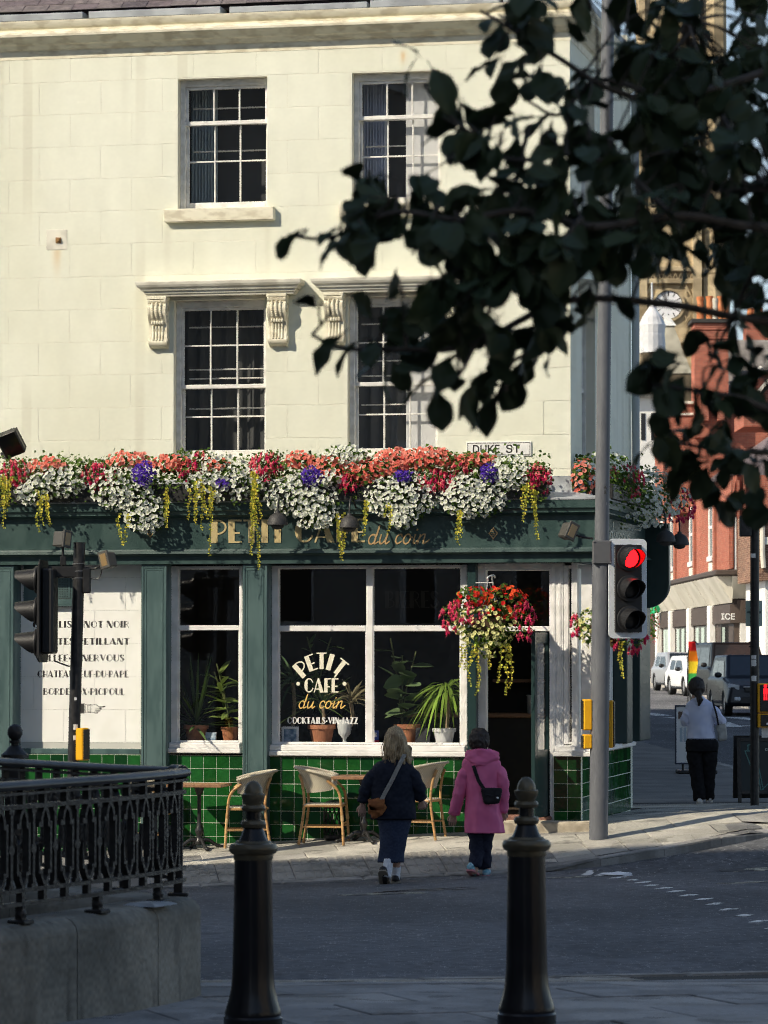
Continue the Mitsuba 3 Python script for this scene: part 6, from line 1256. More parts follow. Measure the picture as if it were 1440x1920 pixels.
obj('zip', tube([K_(908, 1489, -.205), K_(922, 1491, -.212), K_(936, 1488, -.19)], .004, 6), BLACKG, k, M=K_.M); obj('badge', box(*(lambda p: (p[0] - .012, p[0] + .012, p[1] - .012, p[1] + .01, p[2] - .008, p[2] + .008))(K_(932, 1495, -.195))), PALE, k, M=K_.M)
ribbon(K_, [K_(887, 1436, -.135), K_(890, 1444, -.15), K_(897, 1464, -.155), K_(907, 1479, -.165)], .036, BAGB, k)
# --- woman in the white shirt
S_ = Body(1318, 1506, pave_z); k = thing('person', 'person with dark ponytail in a white shirt and black trousers up the side street', 'person')
S_ring = S_.ring; R = S_.ring
lw, rw = S_(1294, 1330, .22), S_(1348, 1338, .20)
torso = [chain([S_(1313, 1322), S_(1314, 1355), S_(1317, 1392)], [.065, .085, .10]), bone(S_(1301, 1330), .038, S_(1328, 1330), .038)]
legs = [chain([S_(1306, 1395), S_(1307, 1450), S_(1311, 1497, -.05)], [.09, .065, .045]), chain([S_(1328, 1395), S_(1328, 1450, .05), S_(1330, 1495, .10)], [.09, .065, .045])]
arms = [chain([S_(1299, 1330), S_(1287, 1352, .02), lw], [.036, .036, .028]), chain([S_(1332, 1330), S_(1350, 1351, .0), rw], [.036, .036, .028])]
obj('body', fleshed(man_of(head(S_, k, 1307, 1289, .096, turn=.1, neck_y=1316) + torso + legs + arms + hand(lw, [.3, .6, .6], 1, .8) + hand(rw, [-.5, .8, .3], -1, .8)), .018, 5), SKIN, k, smooth=True, M=S_.M)
obj('shirt', loft([R(1315, 1386, 27, 20.5, 0, .02), R(1315, 1374, 25, 19, 0, .03), R(1314, 1358, 24.5, 18, 0, .02), R(1313, 1340, 26, 18), R(1313, 1328, 27, 17), R(1312, 1319, 24, 15), R(1311, 1311, 13, 11), R(1310, 1306, 9, 9)], 44, seed=9, nf=8), SHIRT, k, smooth=True, M=S_.M)
for pts, rs in (([S_(1300, 1329), S_(1291, 1339, .0), S_(1286, 1353, .02), S_(1289, 1349, .10), S_(1293, 1337, .19)], [.062, .074, .070, .062, .055]), ([S_(1331, 1329), S_(1341, 1338, -.02), S_(1351, 1353, .0), S_(1352, 1350, .09), S_(1348, 1342, .17)], [.062, .076, .074, .064, .055])):
    m = tube(spline(pts, 6), np.interp(np.linspace(0, 4, 25), range(5), rs), 18); v = np.asarray(m.vertices); m.vertices = v + .007 * np.sin(v[:, 2:3] * 60 + v[:, :1] * 40); obj('sleeve', m, SHIRT, k, smooth=True, M=S_.M)
ts = loft([R(1316, 1410, 30, 22), R(1317, 1395, 31, 22), R(1316, 1388, 28, 19.5), R(1316, 1384, 24, 17)], 40); obj('waist', ts, TROUS, k, smooth=True, M=S_.M)
for pts, rs in (([S_(1303, 1396), S_(1304, 1420), S_(1307, 1455, .0), S_(1312, 1500, -.04)], [.105, .112, .090, .082]), ([S_(1330, 1396), S_(1330, 1420), S_(1329, 1455, .04), S_(1329, 1498, .09)], [.105, .112, .090, .080])):
    m = tube(spline(pts, 8), np.interp(np.linspace(0, 3, 25), range(4), rs), 18); v = np.asarray(m.vertices); m.vertices = v + .006 * np.sin(v[:, 2:3] * 40 + v[:, :1] * 30); obj('trouser_leg', m, TROUS, k, smooth=True, M=S_.M)
shoe(S_, k, S_(1310, 1509, -.12), S_(1313, 1507, .12), [0, 0, 1], SHOEW, SHOEW, .042); shoe(S_, k, S_(1330, 1505, .03), S_(1333, 1504, .27), [0, 0, 1], SHOEW, SHOEW, .042)
hm = fleshed(man_of([m3.Manifold.batch_hull([sph(S_(1307, 1285), .108), sph(S_(1307, 1291, -.02), .108)]), m3.Manifold.batch_hull([sph(S_(1308, 1297, -.05), .07), sph(S_(1309, 1304, -.10), .04)]), chain([S_(1309, 1303, -.11), S_(1311, 1312, -.15), S_(1309, 1322, -.15)], [.035, .042, .014])]), .016, 3); v = np.asarray(hm.vertices); hm.vertices = v + np.asarray(hm.vertex_normals) * ((meshkit.noise(v * np.array([55, 55, 20]), 6) - .5) * .016)[:, None]
obj('hair', hm, HAIR_D, k, smooth=True, M=S_.M)
k = thing('handbag', 'pale grey handbag hanging at the right hip of the white shirted person', 'bag')
obj('pouch', fleshed(m3.Manifold.batch_hull([sph(S_(1346, 1362, -.05), .03), sph(S_(1357, 1360, -.03), .03), sph(S_(1350, 1386, -.05), .035), sph(S_(1359, 1384, -.03), .035)]), .02, 3), BAGW, k, smooth=True, M=S_.M)
ribbon(S_, [S_(1336, 1313, .0), S_(1337, 1322, -.12), S_(1342, 1340, -.14), S_(1346, 1360, -.10)], .022, BAGB, k)
# ------------------------------------------------------------------ down the side street
def brickmat(name, c0, c1, mortar, bl=.23, bh=.078):
    def fn(p, n, uv):
        h = p.x + p.y; r = dr.floor(p.z / bh); x = h / bl + .5 * (r - 2 * dr.floor(r / 2)); fx, fz = x - dr.floor(x), p.z / bh - r
        m = dr.maximum(smoothstep(.95, .99, fx), smoothstep(.84, .93, fz)); return mix(mix(c0, c1, cell_rand(dr.floor(x), r)) * (.8 + .4 * fbm(p.x * .6, p.y * .6, p.z * .6, 3)), mortar, m)
    return mat(name, proc(fn), .85)
RBRK = brickmat('m_red_brick', (.25, .068, .042), (.37, .11, .066), (.33, .24, .19)); BBRK = brickmat('m_brown_brick', (.10, .05, .035), (.26, .14, .09), (.35, .28, .22))
SAND = mat('m_sandstone', proc(lambda p, n, uv: mix((.26, .20, .12), (.56, .45, .28), smoothstep(.25, .7, fbm(p.x * .5, p.y * .5, p.z * .35, 4))) * (.8 + .35 * cell_rand(p.x * .9, 0, p.z * 1.8))), .9); SANDD = mat('m_sandstone_dark', varied((.09, .07, .045), (.20, .155, .095), .6), .9)
CREAMF = mat('m_far_cream', varied((.58, .55, .46), (.70, .67, .58), .8), .7); TERP = mat('m_pot_orange', varied((.52, .17, .06), (.62, .24, .10), 3), .8); WHF = mat('m_far_white', (.74, .73, .70), .6); BRN = mat('m_brown_paint', (.075, .055, .045), .55)
def wz(y, Y): return P(720, y, Y)[2]
def wx(x, Y): return P(x, 1215, Y)[0]
# red brick terrace on the right hand side
R_ = thing('brick_terrace', 'red brick corner building with tall white windows over a cream and brown shopfront', 'building')
XF, YN, YF = 13.0, 132.0, 176.0
zc, ze, zg = 4.35, 8.1, float(road_z(0, 140)) - .1
obj('wall', box(XF, XF + 16, YN, YF, zc + .3, ze), RBRK, R_)
for i, x in enumerate((1243, 1262, 1298, 1335)):
    Yc = F * XF / (x - 720); w = .95; z0, z1 = zc + .95, zc + .95 + 2.3
    k = numbered(R_ + '__window')
    obj('frame', cat(box(XF - .05, XF + .03, Yc - w, Yc - w + .34, z0, z1), box(XF - .05, XF + .03, Yc + w - .34, Yc + w, z0, z1), box(XF - .05, XF + .03, Yc - w + .34, Yc + w - .34, z1 - .2, z1), box(XF - .05, XF + .03, Yc - w + .34, Yc + w - .34, (z0 + z1) / 2 - .06, (z0 + z1) / 2 + .06), box(XF - .12, XF, Yc - w - .1, Yc + w + .1, z0 - .2, z0)), WHF, k); obj('pane', box(XF - .01, XF + .01, Yc - w + .34, Yc + w - .34, z0, z1 - .2), BLACKG, k)
    obj('pier', box(XF - .10, XF, Yc - w - 1.1, Yc - w - .3, zc + .3, ze - .3), RBRK, R_)
    obj('apron', box(XF - .06, XF, Yc - w, Yc + w, zc + .35, z0 - .25), CREAMF, R_)
gx0, gx1 = wx(1377, YN), wx(1400, YN); gm = (gx0 + gx1) / 2; hw = (gx1 - gx0) / 2
zt = wz(935, YN)
gp = Polygon([(gm - hw * 1.9, zc + .3), (gm - hw * 1.9, ze - 1.2), (gm - hw * 1.1, ze - .7), (gm - hw * .6, ze + .2), (gm - hw * .35, zt - .1), (gm + hw * .35, zt - .1), (gm + hw * .6, ze + .2), (gm + hw * 1.1, ze - .7), (gm + hw * 1.9, ze - 1.2), (gm + hw * 1.9, zc + .3)])
obj('gable', ext_uz(gp, YN - .25, YN), RBRK, R_)
for x in (1378, 1390): obj('window', box(wx(x - 2, YN), wx(x + 2, YN), YN - .30, YN - .24, wz(1068, YN), wz(970, YN)), WHF, R_)
for x in (1372, 1384, 1396): obj('pier', box(wx(x - 2, YN), wx(x + 2, YN), YN - .36, YN - .25, zc + .3, ze - .2), RBRK, R_)
obj('roof', hull([(XF - .2, YN, ze), (XF - .2, YF, ze), (XF + 16, YN, ze), (XF + 16, YF, ze), (XF + 6, YN + 3, ze + 4.5), (XF + 6, YF - 3, ze + 4.5)]), SLATE[1], R_)
obj('shop_cornice', cat(box(XF - .75, XF + .1, YN - .75, YF, zc, zc + .22, .05), box(XF - .1, XF + 16, YN - .75, YN, zc, zc + .22, .05)), BRN, R_)
n = 9; ys = np.linspace(YN - .5, YF, n + 1)
for i in range(n): obj('canopy_panel', hull([(XF - .7, ys[i] + .12, zc - .02), (XF - .7, ys[i + 1] - .12, zc - .02), (XF - .1, ys[i] + .12, zc - 1.0), (XF - .1, ys[i + 1] - .12, zc - 1.0), (XF, ys[i] + .12, zc - .02), (XF, ys[i + 1] - .12, zc - .02)]), CREAMF, R_)
obj('canopy_panel', hull([(XF - .1, YN - .7, zc - .02), (XF + 10, YN - .7, zc - .02), (XF - .1, YN - .1, zc - .85), (XF + 10, YN - .1, zc - .85), (XF - .1, YN, zc - .02), (XF + 10, YN, zc - .02)]), CREAMF, R_)
obj('fascia', cat(box(XF - .15, XF + .1, YN - .15, YF, zc - 1.75, zc - 1.05), box(XF + .1, XF + 16, YN - .15, YN, zc - 1.75, zc - .9)), BRN, R_)
obj('shop_wall', box(XF, XF + 16, YN, YF, zg - .3, zc - .0), BRN, R_)
for i, x in enumerate((1240, 1265, 1300, 1340)):
    Yc = F * XF / (x - 720); obj('pilaster', box(XF - .28, XF, Yc - .55, Yc + .35, zg, zc - 1.02, .04), WHF, R_)
for xa, xb in ((1246, 1262), (1269, 1297), (1305, 1336)):
    a, b = F * XF / (xb - 720), F * XF / (xa - 720); k = numbered(R_ + '__shop_window'); obj('pane', box(XF - .05, XF + .01, a, b, zg + .7, zc - 1.8), BLACKG, k)
    for j in range(3): c = a + (b - a) * (j + .5) / 3; obj('curtain', box(XF - .08, XF - .04, c - .7, c + .5, zg + .7, zc - 1.85), mat('m_far_curtain', (.42, .50, .46), .7), k)
dx = lambda x: wx(x, YN)
obj('door', box(dx(1352), dx(1366), YN - .05, YN + .02, zg, zc - 1.8), BLACKG, R_); obj('door_curtain', box(dx(1354), dx(1359), YN - .08, YN - .04, zg + .3, zc - 1.9), 'm_far_curtain', R_)
obj('white_front', box(dx(1387), dx(1442), YN - .12, YN, zg, zc - 1.05), WHF, R_); obj('lettering', (lambda m: xf(m, mat4((dx(1351), YN - .16, zc - 1.62), rx=PI / 2)))(meshkit.text_mesh('ICE', .22, .02, True)), PALE, R_)
obj('timber', cat(hull([(dx(1424), YN - .2, wz(1185, YN)), (dx(1427), YN - .2, wz(1182, YN)), (dx(1446), YN - .2, wz(1210, YN)), (dx(1448), YN - .2, wz(1206, YN)), (dx(1424), YN - .12, wz(1185, YN)), (dx(1446), YN - .12, wz(1210, YN))])), mat('m_timber', (.25, .25, .30), .7), R_)
k = thing('brick_building', 'dark brown brick building at the right edge beyond the black signal pole', 'building'); Yb = 124.0
obj('wall', box(wx(1421, Yb), wx(1421, Yb) + 9, Yb, Yb + 7, wz(1088, Yb), wz(960, Yb)), BBRK, k); obj('sign_board', box(wx(1428, Yb), wx(1452, Yb), Yb - .08, Yb, wz(1021, Yb), wz(1007, Yb)), WHF, k); obj('drainpipe', tube([(wx(1432, Yb), Yb - .1, wz(1065, Yb)), (wx(1430, Yb), Yb - .1, wz(1040, Yb)), (wx(1430, Yb), Yb - .1, wz(960, Yb))], .09, 8), CREAMF, k); obj('ground_floor', box(wx(1421, Yb) + .3, wx(1421, Yb) + 9, Yb + .3, Yb + 7, zg, wz(1088, Yb)), WHF, k)
# chimney stack and roofs above
Yh = 150.0; X_, Z_ = (lambda x: wx(x, Yh)), (lambda y: wz(y, Yh))
k = thing('brick_house', 'red brick house with grey slate roof and tall stack of orange chimney pots', 'building')
obj('chimney', box(X_(1304), X_(1368), Yh, Yh + 1.6, Z_(820), Z_(606)), RBRK, k); CHM = k + '__chimney'
for ya, yb, o in ((598, 606, 6), (616, 619, 3), (632, 637, 3)): obj('cap', box(X_(1304 - o), X_(1368 + o), Yh - .02 * o, Yh + 1.6 + .02 * o, Z_(yb), Z_(ya), .03), mat('m_soot', (.04, .038, .036), .9) if o == 6 else RBRK, CHM)
for x, y, m in ((1318, 553, TERP), (1336, 552, TERP), (1346, 556, CREAMF), (1357, 552, TERP), (1366, 560, TERP)): obj('chimney_pot', lathe([(0, Z_(598)), (.15, Z_(598)), (.13, Z_(y + 8)), (.16, Z_(y + 6)), (.16, Z_(y)), (.10, Z_(y)), (.10, Z_(y + 10)), (0, Z_(y + 10))], 16), m, CHM, M=mat4((X_(x), Yh + .8, 0)), smooth=35)
obj('wall', ext_uz(Polygon([(X_(1246), Z_(960)), (X_(1246), Z_(776)), (X_(1275), Z_(772)), (X_(1278), Z_(758)), (X_(1310), Z_(752)), (X_(1372), Z_(752)), (X_(1450), Z_(690)), (X_(1530), Z_(760)), (X_(1530), Z_(960))]), Yh + .4, Yh + 5), RBRK, k)
obj('roof', hull([(X_(1338), Yh + 1.5, Z_(820)), (X_(1470), Yh + 1.5, Z_(820)), (X_(1350), Yh + 4, Z_(622)), (X_(1470), Yh + 4, Z_(622)), (X_(1338), Yh + 6, Z_(820)), (X_(1470), Yh + 6, Z_(820))]), mat('m_far_slate', varied((.16, .145, .135), (.27, .25, .235), 2.5), .8), k)
obj('verge', tube([(X_(1368), Yh + .2, Z_(762)), (X_(1432), Yh + .2, Z_(688))], .13, 6), WHF, k); obj('parapet', cat(box(X_(1244), X_(1312), Yh + .3, Yh + 1, Z_(778), Z_(773), .02), box(X_(1276), X_(1372), Yh + .28, Yh + 1, Z_(757), Z_(751), .02)), CREAMF, k)
for x0, x1 in ((1313, 1328), (1345, 1358)): obj('small_chimney', box(X_(x0), X_(x1), Yh - .6, Yh + .3, Z_(790), Z_(732)), RBRK, k)
k = thing('far_house', 'distant house at the right edge with a dark bargeboard under the leaves', 'building'); Yg = 112.0
obj('wall', ext_uz(Polygon([(wx(1396, Yg), wz(800, Yg)), (wx(1396, Yg), wz(775, Yg)), (wx(1462, Yg), wz(700, Yg)), (wx(1520, Yg), wz(775, Yg)), (wx(1520, Yg), wz(800, Yg))]), Yg, Yg + 3), RBRK, k); obj('bargeboard', tube([(wx(1392, Yg), Yg - .15, wz(776, Yg)), (wx(1464, Yg), Yg - .15, wz(692, Yg))], .12, 6), BLACK, k); obj('lower_wall', box(wx(1440, Yg) + .4, wx(1520, Yg), Yg + .1, Yg + 3, zg, wz(800, Yg)), RBRK, k)
Yq = 165.0; k = thing('chimney_stack', 'further brick chimney with orange pots near the right edge', 'chimney'); obj('stack', box(wx(1402, Yq), wx(1450, Yq), Yq, Yq + 1.5, wz(700, Yq), wz(594, Yq)), RBRK, k)
for x in (1412, 1422, 1430): obj('chimney_pot', lathe([(0, wz(594, Yq)), (.16, wz(594, Yq)), (.13, wz(574, Yq)), (0, wz(574, Yq))], 14), TERP, k, M=mat4((wx(x, Yq), Yq + .7, 0)), smooth=35)
obj('house_below', box(wx(1385, Yq), wx(1385, Yq) + 12, Yq, Yq + 8, zg, wz(700, Yq)), RBRK, k)
# pale building, spire and dome left of the terrace
Yw = 205.0; X_, Z_ = (lambda x: wx(x, Yw)), (lambda y: wz(y, Yw))
k = thing('white_building', 'pale stone building with a moulded cornice beyond the cafe side wall', 'building')
obj('wall', box(X_(1150), X_(1238), Yw, Yw + 14, zg - .5, Z_(735)), WHF, k); obj('cornice', cat(box(X_(1148), X_(1241), Yw - .5, Yw, Z_(745), Z_(738), .05), box(X_(1146), X_(1244), Yw - .9, Yw, Z_(737), Z_(728), .08)), CREAMF, k)
for x in (1207, 1226): obj('window', box(X_(x - 4), X_(x + 4), Yw - .06, Yw, Z_(825), Z_(775)), BLACKG, k)
obj('attic', box(X_(1192), X_(1236), Yw + .5, Yw + 8, Z_(735), Z_(700)), SANDD, k)
Ys_ = 250.0; X_, Z_ = (lambda x: wx(x, Ys_)), (lambda y: wz(y, Ys_))
k = thing('stone_spire', 'pale stone pyramid spire with white capped top in front of the clock tower', 'spire')
cx = X_(1258); hw = (X_(1296) - X_(1214)) / 2
obj('spire', hull([(cx - hw, Ys_, Z_(700)), (cx + hw, Ys_, Z_(700)), (cx - hw, Ys_ + 2 * hw, Z_(700)), (cx + hw, Ys_ + 2 * hw, Z_(700)), (cx - .25, Ys_ + hw - .2, Z_(598)), (cx + .25, Ys_ + hw - .2, Z_(598)), (cx, Ys_ + hw + .2, Z_(598))]), mat('m_spire', varied((.30, .28, .22), (.44, .41, .33), 1.2), .85), k); obj('cap', hull([(cx - .45, Ys_ + hw - .5, Z_(608)), (cx + .55, Ys_ + hw - .5, Z_(608)), (cx + .5, Ys_ + hw + .4, Z_(608)), (cx, Ys_ + hw, Z_(586)), (cx - .3, Ys_ + hw - .3, Z_(592))]), WHF, k); obj('base', box(cx - hw, cx + hw, Ys_ + .1, Ys_ + 2 * hw, zg, Z_(700)), SANDD, k)
k = thing('dome', 'white pointed lead dome with a finial beside the cafe side wall', 'dome'); Ys_ = 238.0; dm = lathe([(0, Z_(690)), (.85, Z_(690)), (.85, Z_(672)), (.80, Z_(655)), (.86, Z_(640)), (.62, Z_(625)), (.28, Z_(612)), (.08, Z_(603)), (.06, Z_(565)), (0, Z_(563))], 16); obj('dome', dm, mat('m_white_lead', varied((.50, .51, .53), (.70, .70, .71), 1.5), .5), k, M=mat4((X_(1199), Ys_ - 12, 0))); obj('drum', box(X_(1180), X_(1216), Ys_ - 12.7, Ys_ - 11, zg, Z_(690)), SANDD, k)
# clock tower
Yt = 320.0; X_, Z_ = (lambda x: wx(x, Yt)), (lambda y: wz(y, Yt))
k = thing('clock_tower', 'weathered golden sandstone clock tower with a white round clock face behind the leaves', 'tower')
xa, xb = X_(1203), X_(1312); W_ = xb - xa
obj('shaft', box(xa, xb, Yt, Yt + W_, zg, Z_(-140)), SAND, k)
for x in (xa - .25, xb - .55): obj('buttress', cat(box(x, x + .8, Yt - .6, Yt, zg, Z_(420)), box(x + .12, x + .68, Yt - .4, Yt, Z_(420), Z_(-100))), SAND, k)
for y, o in ((640, .5), (528, .45), (505, .6), (400, .5), (250, .5), (70, .6)): obj('string_course', box(xa - o * .5, xb + o * .5, Yt - o, Yt, Z_(y + 5), Z_(y - 5), .08), SAND, k)
for j in range(9): c = xa + .6 + j * (W_ - 1.2) / 8; obj('parapet_arch', cat(*[tube([(c - .22, Yt - .35, Z_(526)), (c, Yt - .35, Z_(512)), (c + .22, Yt - .35, Z_(526))], .07, 5)]), SAND, k)
for ya, yb in ((390, 265), (240, 90)):
    for c in (xa + W_ * .3, xa + W_ * .7):
        g = Polygon([(c - .6, Z_(ya)), (c - .6, Z_(yb + 22)), (c - .3, Z_(yb + 7)), (c, Z_(yb)), (c + .3, Z_(yb + 7)), (c + .6, Z_(yb + 22)), (c + .6, Z_(ya))]); w = numbered(k + '__lancet_window'); obj('surround', ext_uz(g.buffer(.25).difference(g), Yt - .25, Yt), SAND, w); obj('opening', ext_uz(g, Yt - .04, Yt), DARK, w); obj('louvre', cat(*[box(c - .55, c + .55, Yt - .14, Yt - .04, z, z + .12) for z in np.arange(Z_(ya) + .2, Z_(yb + 22), .45)]), SANDD, w)
cc, cz = X_(1255), Z_(572); ck = numbered(k + '__clock'); r = 27 * Yt / F
def disc(rad, y0, y1, rin=0): 
    d = Point(0, 0).buffer(rad, 24); d = d.difference(Point(0, 0).buffer(rin, 24)) if rin else d; m = ext_uz(d, y0, y1); m.apply_translation((cc, Yt, cz)); return m
obj('dial', disc(r, -.10, -.02), mat('m_dial', (.78, .78, .80), .5), ck); obj('rim', disc(r * 1.16, -.30, 0, r), SAND, ck); obj('outer_ring', disc(r, -.12, -.10, r * .95), INK, ck)
num = []
for j in range(12):
    t = j * PI / 6; a, b = np.array([math.sin(t), math.cos(t)]) * r * .66, np.array([math.sin(t), math.cos(t)]) * r * .90; num.append(LineString([a, b]).buffer(.045 * (1.5 if j % 3 == 0 else 1)))
m = ext_uz(unary_union(num), -.12, -.10); m.apply_translation((cc, Yt, cz)); obj('hour_marks', m, INK, ck)
m = ext_uz(unary_union([LineString([(0.1, -.06), (-r * .75, r * .42)]).buffer(.05), LineString([(0, 0), (r * .42, -r * .25)]).buffer(.06)]), -.15, -.125); m.apply_translation((cc, Yt, cz)); obj('hands', m, INK, ck)
for sx in (-1, 1):
    for sz in (-1, 1): obj('carved_spandrel', cat(*[tube([(cc + sx * r * 1.02 + sx * .2, Yt - .2, cz + sz * r * (.75 + .25 * q)), (cc + sx * (r * 1.3 + .15 * q), Yt - .25, cz + sz * r * (1.1 - .2 * q))], .07, 5) for q in range(4)]), SAND, k)
k = thing('stair_turret', 'taller stone turret to the right of the clock tower, mostly hidden by leaves', 'tower'); obj('shaft', cat(*[lathe([(0, zg), (1.45, zg), (1.45, Z_(y1)), (1.6, Z_(y1 - 4)), (1.6, Z_(y1 - 12)), (0, Z_(y1 - 12))], 8) for y1 in (515,)], lathe([(0, Z_(503)), (1.25, Z_(503)), (1.2, Z_(-80)), (0, Z_(-80))], 8)), SAND, k, M=mat4((X_(1343), Yt + 1, 0)))
for j, y in enumerate((470, 380, 290, 200, 110)): obj('slit', box(X_(1340), X_(1346), Yt - .36, Yt - .1, Z_(y + 30), Z_(y)), DARK, k)
# buildings that close the street
for x0, x1, Yd, yt, m, lab in ((1120, 1262, 236, 905, SANDD, 'brown stone building closing the far end of the side street'), (1228, 1500, 270, 860, BBRK, 'brick building far behind the terrace roofs'), (1180, 1460, 380, 780, CREAMF, 'pale building on the skyline behind the terrace')):
    k = thing('far_building', lab, 'building'); obj('wall', box(wx(x0, Yd), wx(x1, Yd), Yd, Yd + 8, zg - .5, wz(yt, Yd)), m, k)
    for i in range(int((x1 - x0) / 24)):
        for yy in (1170, 1080, 985): obj('window', box(wx(x0 + 10 + i * 24, Yd), wx(x0 + 19 + i * 24, Yd), Yd - .06, Yd, wz(yy + 30, Yd), wz(yy, Yd)), WHF if yy == 985 else BLACKG, k)
k = thing('shop_banner', 'small bright green banner over a far shop beside the traffic signal', 'banner'); Yd = 165; obj('banner', hull([(wx(1217, Yd), Yd, wz(1152, Yd)), (wx(1236, Yd), Yd - .4, wz(1148, Yd)), (wx(1217, Yd), Yd, wz(1132, Yd)), (wx(1237, Yd), Yd - .4, wz(1134, Yd)), (wx(1226, Yd), Yd - .5, wz(1150, Yd)), (wx(1226, Yd), Yd - .5, wz(1131, Yd))]), mat('m_banner_green', (.02, .40, .16), .6), k); obj('pole', tube([(wx(1217, Yd), Yd, wz(1156, Yd)), (wx(1217, Yd), Yd, wz(1300, Yd))], .05, 6), BLACK, k)
k = thing('far_shop', 'yellow and white shop doorway at the far end of the brick terrace', 'shopfront'); Yd = 178.5; obj('front', box(wx(1216, Yd), wx(1262, Yd), Yd, Yd + 3, zg, wz(1120, Yd)), WHF, k); obj('door', box(wx(1246, Yd), wx(1258, Yd), Yd - .1, Yd, zg, wz(1172, Yd)), mat('m_ochre', (.55, .42, .12), .6), k); obj('window', box(wx(1222, Yd), wx(1240, Yd), Yd - .08, Yd, wz(1270, Yd), wz(1175, Yd)), BLACKG, k)
c0 = w2f(P(1222, 1215, 160)); plant('street_flowers', 'dark red hanging flowers beside the far green banner', 'flowers', [((c0[0], c0[1], wz(1172, 160)), .36, .85, .4)], 'magenta_fuchsia', 60, seed=150, leaves=200, spacing=.05, lsize=.12, full=True)
obj('side_pavement', sheet([[(10.9, y, float(road_z(9, y)) + .10), (13.2, y, float(road_z(9, y)) + .12)] for y in (100, 120, 140, 160, 180, 230)]), mat('m_far_pave', (.30, .28, .25), .9), kind='structure', label='pavement in front of the brick terrace')
obj('side_pavement_kerb', sheet([[(10.9, y, float(road_z(9, y)) - .05), (10.9, y, float(road_z(9, y)) + .10)] for y in (100, 120, 140, 160, 180, 230)]), KERB, kind='structure', label='kerb of the pavement in front of the brick terrace')
